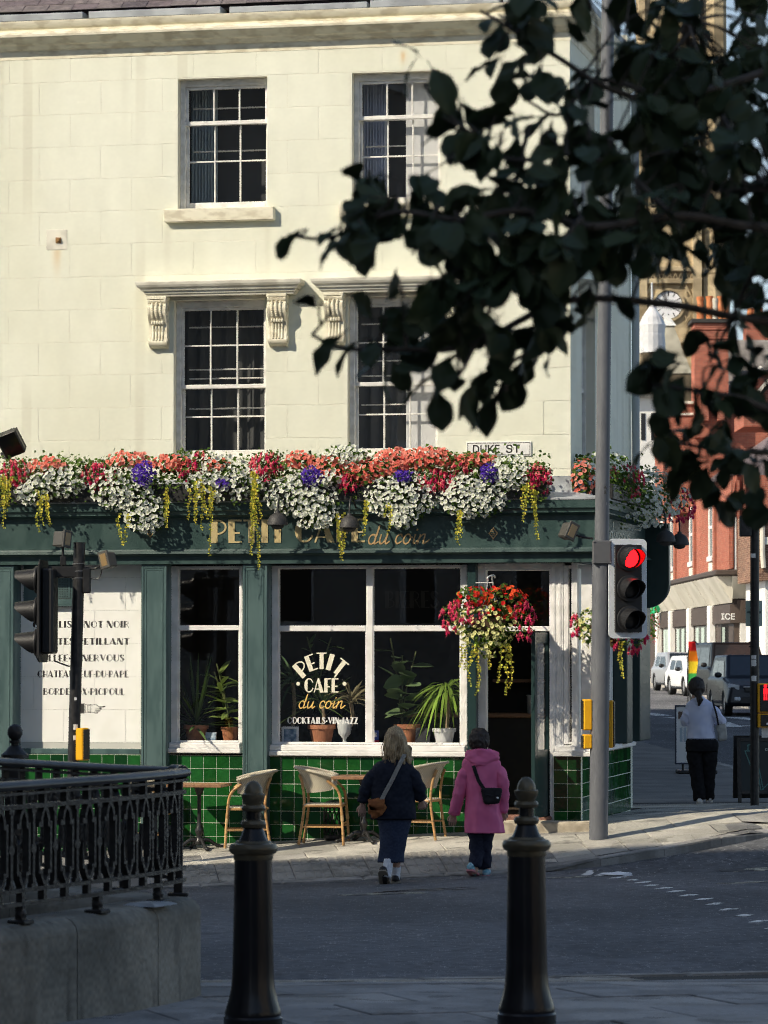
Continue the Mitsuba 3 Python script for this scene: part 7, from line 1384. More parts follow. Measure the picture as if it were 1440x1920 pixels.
# cars
RUB = mat('m_tyre', (.012, .012, .012), .8); RIM = mat('m_rim', (.45, .45, .46), .35, metallic=.7); CGL = mat('m_car_glass', (.012, .016, .020), .05, spec=.8, clearcoat=.8); HLT = mat('m_headlight', (.62, .66, .68), .12, clearcoat=.8); PLATE = mat('m_plate', (.72, .72, .66), .5); BLK2 = mat('m_car_trim', (.015, .015, .016), .4)
def rh(pts, r): return man_of([m3.Manifold.batch_hull([sph(p, r, 12) for p in pts])])
def car(label, pos, heading, paint, L=4.4, W=1.8, H=1.62, hood=.95, hl=1.0, van=False, group='vehicles on the side street'):
    k = thing('parked_car' if not van else 'van', label, 'car' if not van else 'van', group)
    M = mat4(pos, heading); w = W / 2; r = .13; gl = .26
    nose, tail = L / 2, -L / 2; cowl = nose - hl; rf, rb = cowl - (.75 if not van else .45), tail + (.35 if not van else .08)
    lo = rh([(sx, s * (w - r), z) for sx in (tail + r, nose - r) for s in (-1, 1) for z in (gl + r,)] + [(tail + r, s * (w - r), hood - r + .05) for s in (-1, 1)] + [(nose - r - .06, s * (w - r - .08), hood - r - .16) for s in (-1, 1)] + [(cowl, s * (w - r), hood - r + .06) for s in (-1, 1)], r)
    cb = m3.Manifold.batch_hull([sph((x, s * y, z), .08, 10) for s in (-1, 1) for x, y, z in ((cowl + .1, w - .16, hood - .02), (tail + .12, w - .14, hood - .02), (rf, w - .28, H - .08), (rb, w - .26, H - .10))])
    body = lo + cb
    for sx in (nose - .82, tail + .80): body = body - m3.Manifold.cylinder(W + 1, .36, .36, 24, True).rotate((90, 0, 0)).translate((sx, 0, .34)) 
    body = body + m3.Manifold.cube((L - .9, W - .5, .5), True).translate((0, 0, .6))
    q = body.to_mesh(); obj('body', trimesh.Trimesh(np.array(q.vert_properties[:, :3]), np.array(q.tri_verts), process=False), paint, k, smooth=35, M=M)
    e = .012
    def on(x, z, s):                                # the side of the cabin at a height
        t = (z - hood + .02) / (H - .09 - hood + .02); return (x, s * ((w - .155) * (1 - t) + (w - .275) * t + .08 + e), z)
    xs = [cowl - .12, rf - .02, (rf + rb) / 2 + .05, (rf + rb) / 2 - .03, rb + .30, tail + .40]
    zl, zh = hood + .06, H - .17
    for s in (-1, 1):
        for qd in (((cowl - .30, zl), (rf - .12, zh), ((rf + rb) / 2 + .06, zh), ((rf + rb) / 2 + .06, zl)), (((rf + rb) / 2 - .03, zl), ((rf + rb) / 2 - .03, zh), (rb + .22, zh), (tail + .42, zl))):
            pts = [on(x, z, s) for x, z in qd]; obj('side_window', (pts, [[0, 1, 2], [0, 2, 3]]), CGL, k, M=M)
        obj('mirror', ball(.10, 1, s=(.7, 1.1, .8), c=(cowl - .28, s * (w + .08), hood + .10)), BLK2, k, M=M, smooth=True)
        for sx in (nose - .82, tail + .80):
            ty = lathe([(.20, -.10), (.33, -.11), (.345, -.06), (.345, .06), (.33, .11), (.20, .10)], 24); ri = lathe([(0, -.06), (.05, -.09), (.20, -.085), (.205, -.04), (.205, .04), (.20, .085), (.05, .09), (0, .06)], 10); Mw = M @ mat4((sx, s * (w - .12), .34), rx=PI / 2); wk = numbered(k + '__wheel'); obj('tyre', ty, RUB, wk, smooth=40, M=Mw); obj('rim', ri, RIM, wk, M=Mw)
        hp = [(nose - .02, s * (w - .34), hood - .30), (nose + .005, s * (w - .34), hood - .17), (nose - .20, s * (w - .06), hood - .12), (nose - .16, s * (w - .045), hood - .24), (nose - .1, s * (w - .3), hood - .3), (nose - .1, s * (w - .3), hood - .17)]; obj('headlight', hull(hp), HLT, k, M=M)
        obj('fog_light', box(nose - .08, nose + .012, s * (w - .30) - .10, s * (w - .30) + .10, .42, .52, .02), HLT, k, M=M)
    dx_, dz_ = rf - cowl, H - hood; nrm = np.array([dz_, 0, -dx_]); nrm /= np.linalg.norm(nrm)
    A_ = np.array([cowl + .1, 0, hood - .02]); B2 = np.array([rf, 0, H - .08]); o_ = nrm * .093
    pw = [A_ * .94 + B2 * .06 + o_ + [0, -(w - .20), 0], A_ * .94 + B2 * .06 + o_ + [0, w - .20, 0], A_ * .06 + B2 * .94 + o_ + [0, w - .31, 0], A_ * .06 + B2 * .94 + o_ + [0, -(w - .31), 0]]; obj('windscreen', (np.array(pw), [[0, 1, 2], [0, 2, 3]]), CGL, k, M=M)
    obj('grille', cat(box(nose - .05, nose + .014, -.42, .42, hood - .36, hood - .20, .02), box(nose - .05, nose + .016, -.55, .55, .34, .52, .02)), BLK2, k, M=M); obj('grille_bar', box(nose, nose + .022, -.46, .46, hood - .235, hood - .205, .008), RIM, k, M=M)
    obj('number_plate', box(nose, nose + .022, -.26, .26, .55, .66, .004), PLATE, k, M=M)
    obj('sill', box(tail + 1.2, nose - 1.2, -(w - .02), w - .02, .24, .36, .02), BLK2, k, M=M)
    return k
def paint(name, c, met=.2): return mat(name, c, .30, metallic=met, spec=.3, clearcoat=.45, clearcoat_gloss=.95)
PBL, PNAVY, PSIL, PWHT = paint('m_paint_black', (.006, .006, .007)), paint('m_paint_navy', (.007, .009, .014)), paint('m_paint_silver', (.52, .53, .55), .5), paint('m_paint_white', (.72, .73, .73), 0)
def at_road(x, Y): X = wx(x, Y); return (X, Y, float(road_z(np.array(X), np.array(Y))))
car('dark blue black car with chrome front facing us, nearest of the side street vehicles', at_road(1404, 100), math.radians(-88), PNAVY, L=4.4, W=1.82, H=1.68, hood=1.02)
kv = car('black van with pale lettering on its side behind the dark car', at_road(1366, 116), math.radians(-85), PBL, L=4.9, W=1.95, H=1.95, hood=1.12, hl=.85, van=True)
car('silver hatchback at the left of the queue, farthest along the side street', at_road(1279, 137), math.radians(-84), PSIL, L=4.1, W=1.75, H=1.50, hood=.88)
car('white car between the silver hatchback and the black van', at_road(1312, 127), math.radians(-83), PWHT, L=4.1, W=1.75, H=1.42, hood=.84)
Mv = mat4(at_road(1366, 116), math.radians(-85)); t_ = meshkit.text_mesh('TAXI', .20, .006, True) if False else None
obj('side_panel', box(-2.1, -1.35, -.995, -.985, 1.05, 1.45), PALE, kv, M=Mv)
k = thing('feather_flag', 'tall rainbow striped feather flag standing left of the black van', 'flag'); Yd = 109.0
fx = wx(1297, Yd); gz = float(road_z(8, Yd)); zt_ = wz(1203, Yd); zb_ = wz(1283, Yd)
obj('pole', tube(spline([(fx - .12, Yd, gz), (fx - .12, Yd, zb_), (fx - .10, Yd, zt_ - .3), (fx + .05, Yd, zt_ + .02), (fx + .2, Yd, zt_ - .1)], 5), .018, 6), BLACK, k, smooth=True)
cols = [(.70, .03, .03), (.85, .22, .02), (.85, .62, .04), (.06, .40, .09), (.04, .12, .45)]; nr = 26; zz = np.linspace(zb_, zt_, nr); rows = [[(fx - .10 + .0 * t, Yd - .01, z), (fx + .02, Yd - .06 * math.sin(z * 4), z), (fx + .17 - .06 * abs(i / nr - .5) + .02 * math.sin(z * 6), Yd + .05 * math.sin(z * 5), z)] for i, (z, t) in enumerate(zip(zz, zz))]
v_c = np.repeat(np.array([cols[min(3, int((1 - i / nr) * 4))] for i in range(nr)]), 3, 0); obj('cloth', sheet(rows), PETAL, k, smooth=True, color=v_c)
# ------------------------------------------------------------------ the tree in the foreground
TREE = thing('street_tree', 'dark leafy tree whose shaded branches hang into the upper right of the view', 'tree')
LEAFM = [mat(f'm_tree_leaf_{i}', c, .5, spec=.25) for i, c in enumerate([(.026, .044, .020), (.038, .060, .028), (.050, .074, .036)])]
BARK = mat('m_bark', varied((.045, .040, .034), (.09, .08, .07), 30), .9)
def leaf_mesh(seed):
    rg_ = np.random.default_rng(seed); nl, nw = 13, 7; rows = []
    wmax, bend, wav, fold = rg_.uniform(.27, .37), rg_.uniform(.1, .5), rg_.uniform(.01, .05), rg_.uniform(.1, .5)
    for i in range(nl + 1):
        t = i / nl; w = wmax * (math.sin(PI * min(1, t ** 1.55)) ** .7) * (1 + .05 * math.sin(t * 17 + seed)) if 0 < t < 1 else .012
        r = []
        for j in range(nw):
            s = (j - (nw - 1) / 2) / ((nw - 1) / 2); r.append((t, s * w, fold * abs(s) * w - bend * t * t + wav * math.sin(t * 13 + s * 3 + seed)))
        rows.append(r)
    m = sheet(rows); st = tube([(-.22, 0, .02), (-.1, 0, .005), (.02, 0, 0)], .012, 5); return cat(m, st)
LM = [leaf_mesh(s) for s in range(8)]
LP = [[mikit.ply(m, lm, smooth=True) for lm in LEAFM] for m in LM]
rg_ = np.random.default_rng(21)
leafs = []                                          # (matrix, variant, material, size on the picture)
def Pt(x, y, Y): return P(x, y, Y)
branches = []
def branch(pts, r0, r1):
    p = spline([Pt(*q) for q in pts], 6); branches.append((p, r0, r1)); return p
def rosette(c, n, size, axis, spread=1.0):
    axis = np.array(axis, float); axis /= np.linalg.norm(axis); a = np.cross(axis, [0.1, .2, 1.0]); a /= np.linalg.norm(a); b = np.cross(axis, a); ph = rg_.uniform(0, 6.28)
    for i in range(n):
        t = ph + i * 2.4; el = rg_.uniform(.35, 1.15) * spread
        d = axis * math.cos(el) + (a * math.cos(t) + b * math.sin(t)) * math.sin(el) + np.array([0, 0, -.26]) * rg_.uniform(.2, 1.5); d /= np.linalg.norm(d)
        nz = np.array([0, 0, 1.0]) + rg_.normal(size=3) * .55; nz -= d * (nz @ d); nz /= np.linalg.norm(nz); y = np.cross(nz, d)
        s = size * rg_.uniform(.72, 1.18); M = np.eye(4); M[:3, 0], M[:3, 1], M[:3, 2] = d * s, y * s, nz * s; M[:3, 3] = np.array(c) + d * s * .2 + rg_.normal(size=3) * .012
        leafs.append((M, rg_.integers(8), rg_.integers(3)))
TX = np.array([3.3, 8.6])
limb_specs = [
    [(2600, -200, 8.0), (1900, 280, 7.6), (1500, 420, 7.3), (1280, 405, 7.1), (1110, 425, 7.0), (980, 395, 7.0), (860, 412, 6.9), (740, 398, 6.9), (620, 445, 6.9), (548, 443, 6.9)],
    [(2500, 100, 8.3), (1800, 520, 8.0), (1480, 600, 7.7), (1250, 570, 7.5), (1060, 565, 7.4), (880, 648, 7.3), (740, 655, 7.3), (640, 652, 7.3), (585, 628, 7.3)],
    [(2500, -400, 8.5), (1800, 0, 8.2), (1450, 130, 8.0), (1250, 185, 7.8), (1140, 165, 7.7), (1050, 110, 7.6), (960, 55, 7.5), (900, 20, 7.5)],
    [(2400, 300, 7.6), (1800, 700, 7.4), (1500, 770, 7.2), (1380, 745, 7.1), (1290, 730, 7.0), (1215, 720, 7.0)],
    [(2300, 500, 8.8), (1700, 860, 8.4), (1480, 850, 8.2), (1370, 845, 8.1), (1260, 830, 8.0)],
    [(1280, 425, 7.1), (1180, 330, 7.2), (1080, 290, 7.2), (960, 300, 7.2), (890, 255, 7.2), (830, 205, 7.2), (795, 160, 7.2)],
    [(1090, 410, 7.0), (1010, 500, 6.9), (930, 560, 6.9), (870, 690, 6.9), (825, 735, 6.9)],
    [(1060, 565, 7.4), (1030, 640, 7.3), (960, 680, 7.3), (948, 735, 7.3)],
    [(1250, 185, 7.8), (1120, 150, 7.8), (1050, 215, 7.8), (990, 190, 7.8)],
    [(1500, 420, 7.3), (1400, 300, 7.8), (1330, 160, 8.0), (1290, 40, 8.2)],
    [(1500, 420, 7.3), (1420, 500, 7.6), (1370, 600, 7.7), (1330, 680, 7.7)],
]
for i, l in enumerate(limb_specs): branch(l, .012 if i < 5 else .007, .0035 if i < 5 else .003)
spots = [  # (x, y, distance, leaves)  twig ends where the leaves sit
    (936, 62, 7.5, 6), (985, 20, 7.5, 5), (1040, 60, 7.6, 6), (1005, 130, 7.6, 6), (950, 140, 7.6, 3), (1000, 185, 7.8, 4), (1090, 20, 7.7, 4), (795, 158, 7.2, 3), (850, 215, 7.2, 6), (868, 262, 7.2, 4),
    (930, 290, 7.2, 6), (985, 270, 7.2, 5), (1040, 240, 7.3, 6), (1095, 250, 7.4, 5), (1110, 160, 7.7, 4), (1125, 300, 7.2, 6), (690, 395, 6.9, 6), (650, 455, 6.9, 6), (725, 365, 6.9, 6), (765, 420, 6.9, 6), (700, 470, 6.9, 5), (800, 370, 7.0, 6), (820, 440, 6.9, 7),
    (880, 400, 7.0, 7), (860, 480, 6.9, 7), (930, 380, 7.0, 7), (960, 450, 6.9, 7), (1010, 400, 7.0, 7), (1060, 370, 7.1, 7), (1040, 470, 7.0, 7), (1090, 460, 7.1, 6), (900, 530, 6.9, 6), (830, 545, 6.9, 6), (980, 530, 6.9, 7), (1060, 540, 7.3, 6), (1110, 400, 7.1, 6),
    (760, 605, 7.3, 5), (730, 690, 7.3, 4), (700, 650, 7.3, 3), (800, 650, 7.3, 5), (860, 620, 7.0, 6), (880, 690, 6.9, 6), (930, 640, 6.9, 6), (960, 715, 7.3, 5), (1000, 620, 7.3, 6), (885, 728, 6.9, 5), (945, 745, 7.3, 4), (822, 745, 6.9, 3), (870, 450, 7.0, 7), (950, 500, 6.9, 7), (1020, 540, 7.1, 7), (880, 580, 6.9, 6), (1070, 500, 7.2, 6), (740, 450, 6.9, 6), (1000, 350, 7.1, 7), (1060, 300, 7.2, 6), (1045, 660, 7.3, 4), (1085, 610, 7.4, 4), (1010, 690, 7.3, 4), (1120, 570, 7.5, 3),
    (560, 462, 6.9, 2), (600, 615, 7.3, 2), (660, 655, 7.3, 1),
    (1215, 715, 7.0, 4), (1270, 700, 7.0, 5), (1335, 655, 7.7, 4), (1250, 760, 7.0, 4), (1310, 760, 7.1, 5), (1365, 705, 7.1, 5), (1400, 760, 7.2, 5), (1230, 830, 8.0, 4), (1280, 840, 8.0, 5), (1330, 880, 8.1, 6), (1380, 860, 8.1, 6), (1430, 870, 8.2, 6), (1330, 930, 8.1, 4), (1420, 930, 8.2, 5), (1360, 800, 8.1, 5), (1390, 620, 7.7, 5), (1430, 700, 7.4, 5)]
for x, y, Y, n in spots:
    c = Pt(x, y - (34 if y < 800 else 15), Y + rg_.uniform(-.15, .15)); rosette(c, n, .084 if x > 610 else .055, [rg_.normal() * .5 - .25, rg_.normal() * .6 - .2, -.35])
reg = Polygon([(1165, -30), (1470, -30), (1520, 300), (1490, 560), (1400, 530), (1320, 470), (1180, 450), (1130, 440), (1150, 330), (1120, 280), (1160, 150)])
m_ = 0
while m_ < 92:
    x, y = rg_.uniform(1100, 1520), rg_.uniform(-40, 610)
    if not reg.contains(Point(x, y)): continue
    m_ += 1; rosette(Pt(x, y, rg_.uniform(6.9, 9.2)), 6, .084, [rg_.normal() * .6 - .2, rg_.normal() * .6, -.3])
for _ in range(60): rosette(Pt(rg_.uniform(1470, 2100), rg_.uniform(-300, 800), rg_.uniform(6.9, 9.5)), 6, .092, [rg_.normal(), rg_.normal(), -.3])
# every leaf cluster hangs on a twig from the nearest limb
allp = np.vstack([b[0] for b in branches]); tw = []
cl = [M[:3, 3] for M, _, _ in leafs]
done = []
for c in cl:
    if done and min(np.linalg.norm(np.array(done) - c, axis=1)) < .05: continue
    done.append(c); j = np.argmin(np.linalg.norm(allp - c, axis=1)); a = allp[j]
    if np.linalg.norm(a - c) < .9: tw.append(tube(spline([a, (a + c) / 2 + rg_.normal(size=3) * .02 + [0, 0, .02], c], 4), np.linspace(.0035, .0016, 9), 5))
for p, r0, r1 in branches: obj('branch', tube(p, np.linspace(r0, r1, len(p)), 8), BARK, TREE, smooth=True)
obj('twigs', cat(tw), BARK, TREE, kind='stuff')
lower = 2.8
tz = float(near_z(TX[0], TX[1])) if TX[1] < 19 else 0
tr = spline([(TX[0], TX[1], tz - .1), (TX[0] + .03, TX[1] + .02, tz + 1.2), (TX[0] - .05, TX[1], 2.6), (TX[0] - .1, TX[1] - .1, 4.2), (TX[0] + .1, TX[1] + .1, 6.2)], 6)
obj('trunk', tube(tr, np.linspace(.16, .06, len(tr)), 14), BARK, TREE, smooth=True)
for p, r0, r1 in branches[:5]: obj('limb', tube(spline([p[0], (p[0] + [TX[0], TX[1], p[0][2] + .3]) / 2, (TX[0], TX[1], max(1.6, p[0][2] - .4))], 5), np.linspace(r0, r0 * 2.4, 11), 8), BARK, TREE, smooth=True)
def on_screen(M):
    c = M[:3, 3] + M[:3, 0] * .5 - EYE; d = c @ FW; x, y = 720 + F * c[0] / d, 960 - F * (c @ UPV) / d
    return (int(-40 < x < 1480 and -40 < y < 1960), np.linalg.norm(np.cross(M[:3, 0], M[:3, 1])) / d ** 2 * (abs(M[1, 2]) / np.linalg.norm(M[:3, 2]) + .3))
order = sorted(range(len(leafs)), key=lambda i: [-x for x in (lambda r: (r[0], r[1]))(on_screen(leafs[i][0]))])
for i in order[:300]:
    M, a, b = leafs[i]; put('leaf', LP[a][b], TREE, M)
rest = [xf(LM[leafs[i][1]], leafs[i][0]) for i in order[300:]]
if rest: obj('leaves', cat(rest), LEAFM[1], TREE, smooth=True, kind='stuff')
# ------------------------------------------------------------------ terrace furniture
WICK = mat('m_wicker', proc(lambda p, n, uv: mix((.34, .30, .22), (.58, .53, .42), .5 + .5 * dr.sin(p.x * 260 + p.z * 60) * dr.sin(p.z * 230))), .7, bump=proc(lambda p, n, uv: dr.sin(p.x * 300) * dr.sin(p.z * 260) * .0015, 1e-3)); BAMB = mat('m_bamboo', proc(lambda p, n, uv: mix((.32, .16, .06), (.62, .38, .16), fbm(p.x * 9, p.y * 9, p.z * 14, 2)) * (.6 + .4 * smoothstep(.02, .08, dr.abs(p.z * 6 - dr.floor(p.z * 6) - .5)))), .45); TABW = mat('m_table_wood', proc(lambda p, n, uv: mix((.20, .10, .05), (.36, .20, .11), fbm(p.x * 40, p.y * 6, p.z * 6, 3))), .45); CAST = mat('m_cast', (.02, .02, .021), .3, clearcoat=.3); BIND = mat('m_binding', (.50, .34, .16), .6)
def chair(u, v, face, label):
    """face: direction the sitter looks, in the facade plan (radians from +u)"""
    p = f2w(u, v, 0); z = float(pave_z(np.array(p[0]), np.array(p[1]))); k = thing('cafe_chair', label, 'chair', 'rattan cafe chairs outside the window')
    M = M_FACADE @ mat4((u, v, z), face)
    obj('seat', box(-.21, .21, -.22, .22, .43, .455, .012), WICK, k, M=M)
    obj('seat_rim', tube([(.21, -.22, .435), (.21, .22, .435), (-.19, .22, .435), (-.24, 0, .435), (-.19, -.22, .435)], .014, 8, closed=True), BAMB, k, M=M)
    a = np.linspace(-1.95, 1.95, 22); rows = []                     # wrap round woven back
    for t, z0 in ((0, .57), (.33, .70), (.66, .80), (1, .86)):
        rr = .225 + .085 * t; drop = .09 * np.abs(a / 1.95) ** 2.2
        rows.append(np.c_[-np.cos(a) * rr * (1 + .06 * t) + .02 - .03 * t, np.sin(a) * (rr + .02), z0 - drop * (t + .1) + (1 - t) * .05 * np.abs(a / 1.95) ** 2])
    back = sheet(rows); b2 = sheet([r + np.array([.0, 0, 0]) for r in rows]); obj('backrest', back, WICK, k, M=M, smooth=True)
    obj('back_rim', tube(rows[-1], .016, 8), WICK, k, M=M, smooth=True)
    for s in (-1, 1):
        f = obj('leg', tube(spline([(.24, s * .25, .0), (.215, s * .235, .40), (.18, s * .25, .60), (.06, s * .28, .72)], 5), .016, 9), BAMB, k, M=M, smooth=True)
        obj('leg', tube(spline([(-.27, s * .20, .0), (-.21, s * .19, .42), (-.23, s * .17, .66), (-.27, s * .15, .78)], 5), .016, 9), BAMB, k, M=M, smooth=True)
        obj('binding', tube([(.226, s * .238, .27), (.22, s * .236, .33)], .019, 9), BIND, k, M=M)
        obj('stretcher', tube([(.23, s * .24, .20), (-.24, s * .195, .20)], .010, 7), BAMB, k, M=M)
    obj('stretcher', tube([(.225, -.24, .24), (.225, .24, .24)], .010, 7), BAMB, k, M=M)
def table(u, v, label):
    p = f2w(u, v, 0); z = float(pave_z(np.array(p[0]), np.array(p[1]))); k = thing('cafe_table', label, 'table', 'small cafe tables outside the window'); M = M_FACADE @ mat4((u, v, z), .06)
    for i in range(6): obj('plank', box(-.30, .30, -.30 + i * .1 + .002, -.20 + i * .1 - .002, .715, .74, .004), TABW, k, M=M)
    obj('edge', cat(box(-.315, -.30, -.30, .30, .71, .742, .004), box(.30, .315, -.30, .30, .71, .742, .004), box(-.315, .315, -.315, -.30, .71, .742, .004), box(-.315, .315, .30, .315, .71, .742, .004)), TABW, k, M=M)
    st = lathe([(0, .06), (.05, .06), (.055, .09), (.035, .12), (.03, .16), (.045, .19), (.05, .22), (.03, .26), (.022, .34), (.022, .60), (.04, .64), (.06, .70), (.06, .71), (0, .71)], 20); obj('column', st, CAST, k, M=M, smooth=40)
    for i in range(4):
        t = i * PI / 2 + .5; d = np.array([math.cos(t), math.sin(t), 0]); pts = [d * .03 + [0, 0, .10], d * .10 + [0, 0, .11], d * .19 + [0, 0, .055], d * .27 + [0, 0, .03], d * .31 + [0, 0, .02]]
        obj('foot', cat(tube(spline(pts, 5), np.interp(np.linspace(0, 1, 21), [0, .5, .85, 1], [.026, .02, .018, .026]), 8), ball(.03, 1, s=(1, 1, .7), c=d * .31 + [0, 0, .02])), CAST, k, M=M, smooth=True)
uu = lambda x, v: U(x, v)
chair(uu(608, -.78), -.74, .10, 'rattan cafe chair left of the middle table, under the PETIT CAFE window')
chair(uu(462, -.72), -.70, PI + .25, 'rattan cafe chair partly behind the left bollard')
chair(uu(783, -.62), -.62, PI - .1, 'rattan cafe chair right of the middle table, behind the person in navy')
chair(uu(285, -.66), -.70, .1, 'rattan cafe chair glimpsed through the railing')
table(uu(681, -.74), -.72, 'small wooden cafe table with cast iron foot between two rattan chairs under the main window')
table(uu(375, -.7), -.72, 'small wooden cafe table with cast iron foot just right of the railing end')
k = thing('lantern', 'dark pierced metal lantern on the pavement behind the middle chair', 'lantern')
p = f2w(U(626, -.35), -.33, 0); z0 = float(pave_z(np.array(p[0]), np.array(p[1]))); M = M_FACADE @ mat4((U(626, -.35), -.33, z0))
obj('body', cat(lathe([(0, 0), (.11, 0), (.12, .02), (.12, .05), (.0, .05)], 20), lathe([(0, .36), (.125, .36), (.125, .39), (.09, .43), (.03, .45), (0, .45)], 20)), BLACK, k, M=M)
for j in range(14):
    t = j * 2 * PI / 14; obj('slat', tube(spline([(.115 * math.cos(t), .115 * math.sin(t), .05), (.12 * math.cos(t + .5), .12 * math.sin(t + .5), .20), (.115 * math.cos(t + 1), .115 * math.sin(t + 1), .36)], 3), .008, 5), BLACK, k, M=M)
# ------------------------------------------------------------------ inside the windows
TERRA = mat('m_terracotta', varied((.34, .13, .065), (.48, .21, .11), 9), .8); POTW = mat('m_white_pot', (.66, .67, .68), .45)
IND = [(.05, .10, .03), (.08, .15, .035), (.11, .19, .05)]
SILLZ = Zf(1396, 0)
INL = thin('m_indoor_leaf', None, .35, .35)
def pot(u, v, r, h, m, label, k=None):
    k = thing('plant_pot', label, 'plant pot'); g = lathe([(0, 0), (r * .72, 0), (r * .95, h * .78), (r * 1.08, h * .78), (r * 1.10, h), (r * .98, h), (r * .95, h * .9), (0, h * .9)], 28); obj('pot', g, m, k, smooth=30, M=M_FACADE @ mat4((u, v, SILLZ))); obj('soil', lathe([(0, h * .91), (r * .96, h * .91), (r * .96, h * .9), (0, h * .9)], 20), 'm_soil', k, M=M_FACADE @ mat4((u, v, SILLZ))); return SILLZ + h * .9
def blade(p0, d, L, w, droop, col, rg_, n=7):
    d = np.array(d, float); d /= np.linalg.norm(d); s = np.cross(d, [0, 0, 1.0]) + rg_.normal(size=3) * .3; s -= d * (s @ d); s /= np.linalg.norm(s) + 1e-9; V, C = [], []
    for i in range(n + 1):
        t = i / n; c = np.array(p0) + d * L * t + np.array([0, 0, -droop * L * t * t]); ww = w * math.sin(PI * min(.999, .08 + .92 * t)) ** .7 * .5; V += [c - s * ww, c + np.array([0, 0, -.15 * ww]), c + s * ww]; C += [np.array(col) * f for f in (1.0, .75, 1.0)]
    m = sheet(np.array(V).reshape(n + 1, 3, 3)); return m, np.array(C)
def blades(k, name, items, single=True):
    if single:
        for m, c in items: obj(name, m, INL, k, M=M_FACADE, smooth=True, color=c)
    else: obj(name, cat([m for m, _ in items]), INL, k, M=M_FACADE, smooth=True, color=np.vstack([c for _, c in items]), kind='stuff')
rg_ = np.random.default_rng(77)
def spiky(u, v, z0, n, L, w, col, label, stem=0.0, droop=.5, name='leaf', leaf_up=.8, var=.3, trunk=True):
    k = thing('indoor_plant', label, 'plant')
    if stem: obj('stem', tube([(u, v, z0), (u + .02, v, z0 + stem * .5), (u, v, z0 + stem)], .022, 8), mat('m_stem', varied((.20, .15, .09), (.34, .26, .16), 30), .8), k, M=M_FACADE)
    it = []
    for i in range(n):
        t = rg_.uniform(0, 6.28); e = rg_.uniform(-.15, 1.35) * leaf_up; d = [math.cos(t) * math.cos(e), math.sin(t) * math.cos(e) * .7, math.sin(e)]
        it.append(blade((u, v, z0 + stem + rg_.uniform(-.03, .06)), d, L * rg_.uniform(.65, 1.1), w, droop * rg_.uniform(.4, 1.4), np.array(col) * 1.7 * rg_.uniform(1 - var, 1 + var), rg_))
    blades(k, name, it)
    return k
def leafy(u, v, z0, h, n, L, w, col, label, lean=.0, stems=1, droop=.3):
    k = thing('indoor_plant', label, 'plant'); it = []
    for s in range(stems):
        a = rg_.normal() * .14 + lean; b = rg_.normal() * .06; top = np.array([u + a * h, v + b, z0 + h * rg_.uniform(.75, 1.0)]); p = spline([(u, v, z0), ((u * 2 + top[0]) / 3, v, z0 + h * .4), top], 8); obj('stem', tube(p, .008, 6), mat('m_green_stem', (.10, .12, .04), .7), k, M=M_FACADE, smooth=True)
        for i in range(n):
            t = i / n; q = p[int(2 + t * (len(p) - 3))]; ang = i * 2.4 + s; d = [math.cos(ang), math.sin(ang) * .8 - .2, .35 + rg_.normal() * .25]
            it.append(blade(q + np.array([0, 0, 0]), d, L * rg_.uniform(.7, 1.15), w, droop * rg_.uniform(.5, 1.5), np.array(col) * 1.5 * rg_.uniform(.7, 1.35), rg_))
    blades(k, 'leaf', it); return k
ui = lambda x: U(x, .25)
# left window
z1 = pot(ui(366), .30, .135, .21, TERRA, 'wide terracotta pot in the left cafe window'); spiky(ui(366), .30, z1, 34, 1.0, .03, (.05, .085, .028), 'tall dark reed like plant in the wide pot of the left cafe window', 0, .12, leaf_up=1.15)
z1 = pot(ui(433), .22, .10, .19, TERRA, 'small terracotta pot at the right of the left cafe window'); leafy(ui(433), .22, z1, .75, 9, .36, .06, (.16, .22, .06), 'pale green leafy plant in the small pot of the left cafe window', -.28, 4, .25)
# middle window
z1 = pot(ui(603), .26, .15, .22, TERRA, 'large terracotta pot under the lettering of the main cafe window'); spiky(ui(603), .28, z1, 44, .62, .018, (.07, .11, .035), 'bushy fine leaved plant behind the PETIT CAFE lettering', .25, .35, leaf_up=1.0)
spiky(ui(655), .34, z1, 46, .42, .022, (.17, .15, .09), 'bronze spiky plant right of the window lettering', .28, .45)
spiky(ui(540), .50, z1, 40, .52, .024, (.06, .10, .05), 'dark spiky plant at the left of the main cafe window', .5, .5)
leafy(ui(588), .45, z1 + .3, .95, 12, .22, .05, (.08, .13, .04), 'tall leafy plant rising above the transom of the main cafe window', -.04, 2, .3)
# right pane: rubber plant and yucca
z1 = pot(ui(762), .30, .14, .23, TERRA, 'terracotta pot of the rubber plant behind the person in navy'); leafy(ui(752), .30, z1, 1.05, 10, .26, .17, (.10, .15, .07), 'broad leaved rubber plant in the right pane of the main cafe window', .0, 3, .22)
z1 = pot(ui(836), .15, .125, .19, POTW, 'white pot in the right corner of the main cafe window'); spiky(ui(840), .18, z1, 84, .50, .032, (.12, .19, .035), 'bright green yucca with drooping blades in the white pot', .42, 1.25, var=.45)
k = thing('picture_frame', 'small white framed picture at the left of the main cafe window', 'picture frame'); a, b = ui(550), SILLZ
obj('frame', cat(box(a - .10, a + .10, .10, .115, b, b + .025), box(a - .10, a + .10, .10, .115, b + .175, b + .20), box(a - .10, a - .075, .10, .115, b + .025, b + .175), box(a + .075, a + .10, .10, .115, b + .025, b + .175)), POTW, k, M=M_FACADE); obj('picture', box(a - .075, a + .075, .108, .114, b + .025, b + .175), mat('m_picture', varied((.05, .12, .22), (.35, .45, .55), 18), .5), k, M=M_FACADE)
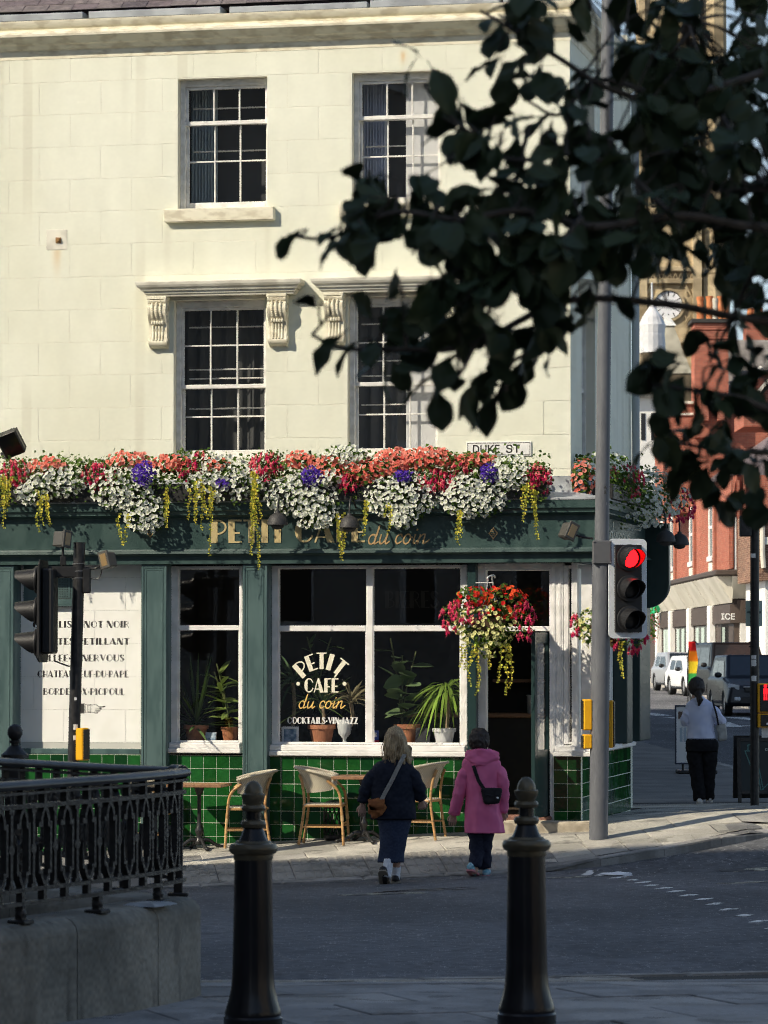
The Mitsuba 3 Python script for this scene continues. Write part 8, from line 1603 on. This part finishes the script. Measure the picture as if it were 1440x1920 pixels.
k = thing('glass_vase', 'clear glass vase on the sill of the main cafe window', 'vase'); g = lathe([(0, .0), (.06, 0), (.062, .01), (.02, .03), (.02, .06), (.07, .12), (.085, .22), (.08, .28), (.076, .28), (.08, .22), (.066, .125), (.012, .065), (0, .06)], 24); obj('vase', g, mat('m_vase', (.55, .58, .58), .1, spec=.8), k, smooth=40, M=M_FACADE @ mat4((ui(648), .2, SILLZ)))
k = thing('leaflet_box', 'small blue and red box on the window sill left of the fair haired person', 'box'); a = ui(707); obj('box', box(a - .05, a + .05, .09, .13, SILLZ + .05, SILLZ + .16), mat('m_blue', (.03, .07, .30), .5), k, M=M_FACADE); obj('stripe', box(a - .05, a + .05, .088, .13, SILLZ, SILLZ + .049), mat('m_red', (.45, .03, .04), .5), k, M=M_FACADE); obj('panel', box(a - .03, a + .03, .0885, .09, SILLZ + .09, SILLZ + .14), PALE, k, M=M_FACADE)
k = thing('menu_stand', 'slanted dark menu card between the terracotta and white pots', 'menu'); a = ui(796); obj('card', box(-.085, .085, -.006, .006, 0, .20), BLACKG, k, M=M_FACADE @ mat4((a, .12, SILLZ), rx=-.35)); obj('foot', box(-.08, .08, 0, .09, 0, .012), BLACKG, k, M=M_FACADE @ mat4((a, .12, SILLZ)))
k = thing('photo_stand', 'small leaning photo between the two pots of the left cafe window', 'picture frame'); a = ui(399); obj('photo', box(-.06, .06, -.006, .006, 0, .13), 'm_picture', k, M=M_FACADE @ mat4((a, .14, SILLZ), rx=-.3)); obj('frame', box(-.066, .066, .007, .012, -.0, .136), POTW, k, M=M_FACADE @ mat4((a, .14, SILLZ), rx=-.3))
# inside the door
k = thing('bar_counter', 'dark bar counter deep inside the open cafe door', 'counter'); obj('front', box(-2.4, -.1, 2.6, 3.1, DZ, DZ + 1.05), INW, k, M=M_FACADE); obj('top', box(-2.45, -.05, 2.55, 3.15, DZ + 1.05, DZ + 1.10, .01), TABW, k, M=M_FACADE)
pu = U(999, 2.7)
k = thing('bucket', 'pale bucket on the dark counter inside the cafe door', 'bucket'); g = lathe([(0, 0), (.075, 0), (.085, .21), (.09, .21), (.09, .22), (.08, .22), (.07, .01), (0, .01)], 20); obj('pail', g, mat('m_pail', (.5, .5, .48), .5), k, smooth=30, M=M_FACADE @ mat4((pu, 2.75, DZ + 1.10)))
for i in range(5):
    k = thing('bottle', f'dim glass bottle on the back shelf inside the cafe door, {ORD[i]} from the left', 'bottle', 'bottles on the back shelf'); g = lathe([(0, 0), (.037, 0), (.038, .17), (.03, .21), (.014, .24), (.014, .30), (0, .30)], 14); obj('glass', g, mat('m_bottle_%d' % (i % 3), ((.05, .09, .04), (.12, .06, .02), (.2, .2, .19))[i % 3], .15), k, smooth=30, M=M_FACADE @ mat4((-.95 + i * .13, 4.05, DZ + 1.5 )))
k = thing('back_shelf', 'dark shelf of bottles on the far wall inside the cafe door', 'shelf'); obj('board', box(-1.6, -.1, 3.9, 4.19, DZ + 1.46, DZ + 1.50), TABW, k, M=M_FACADE)
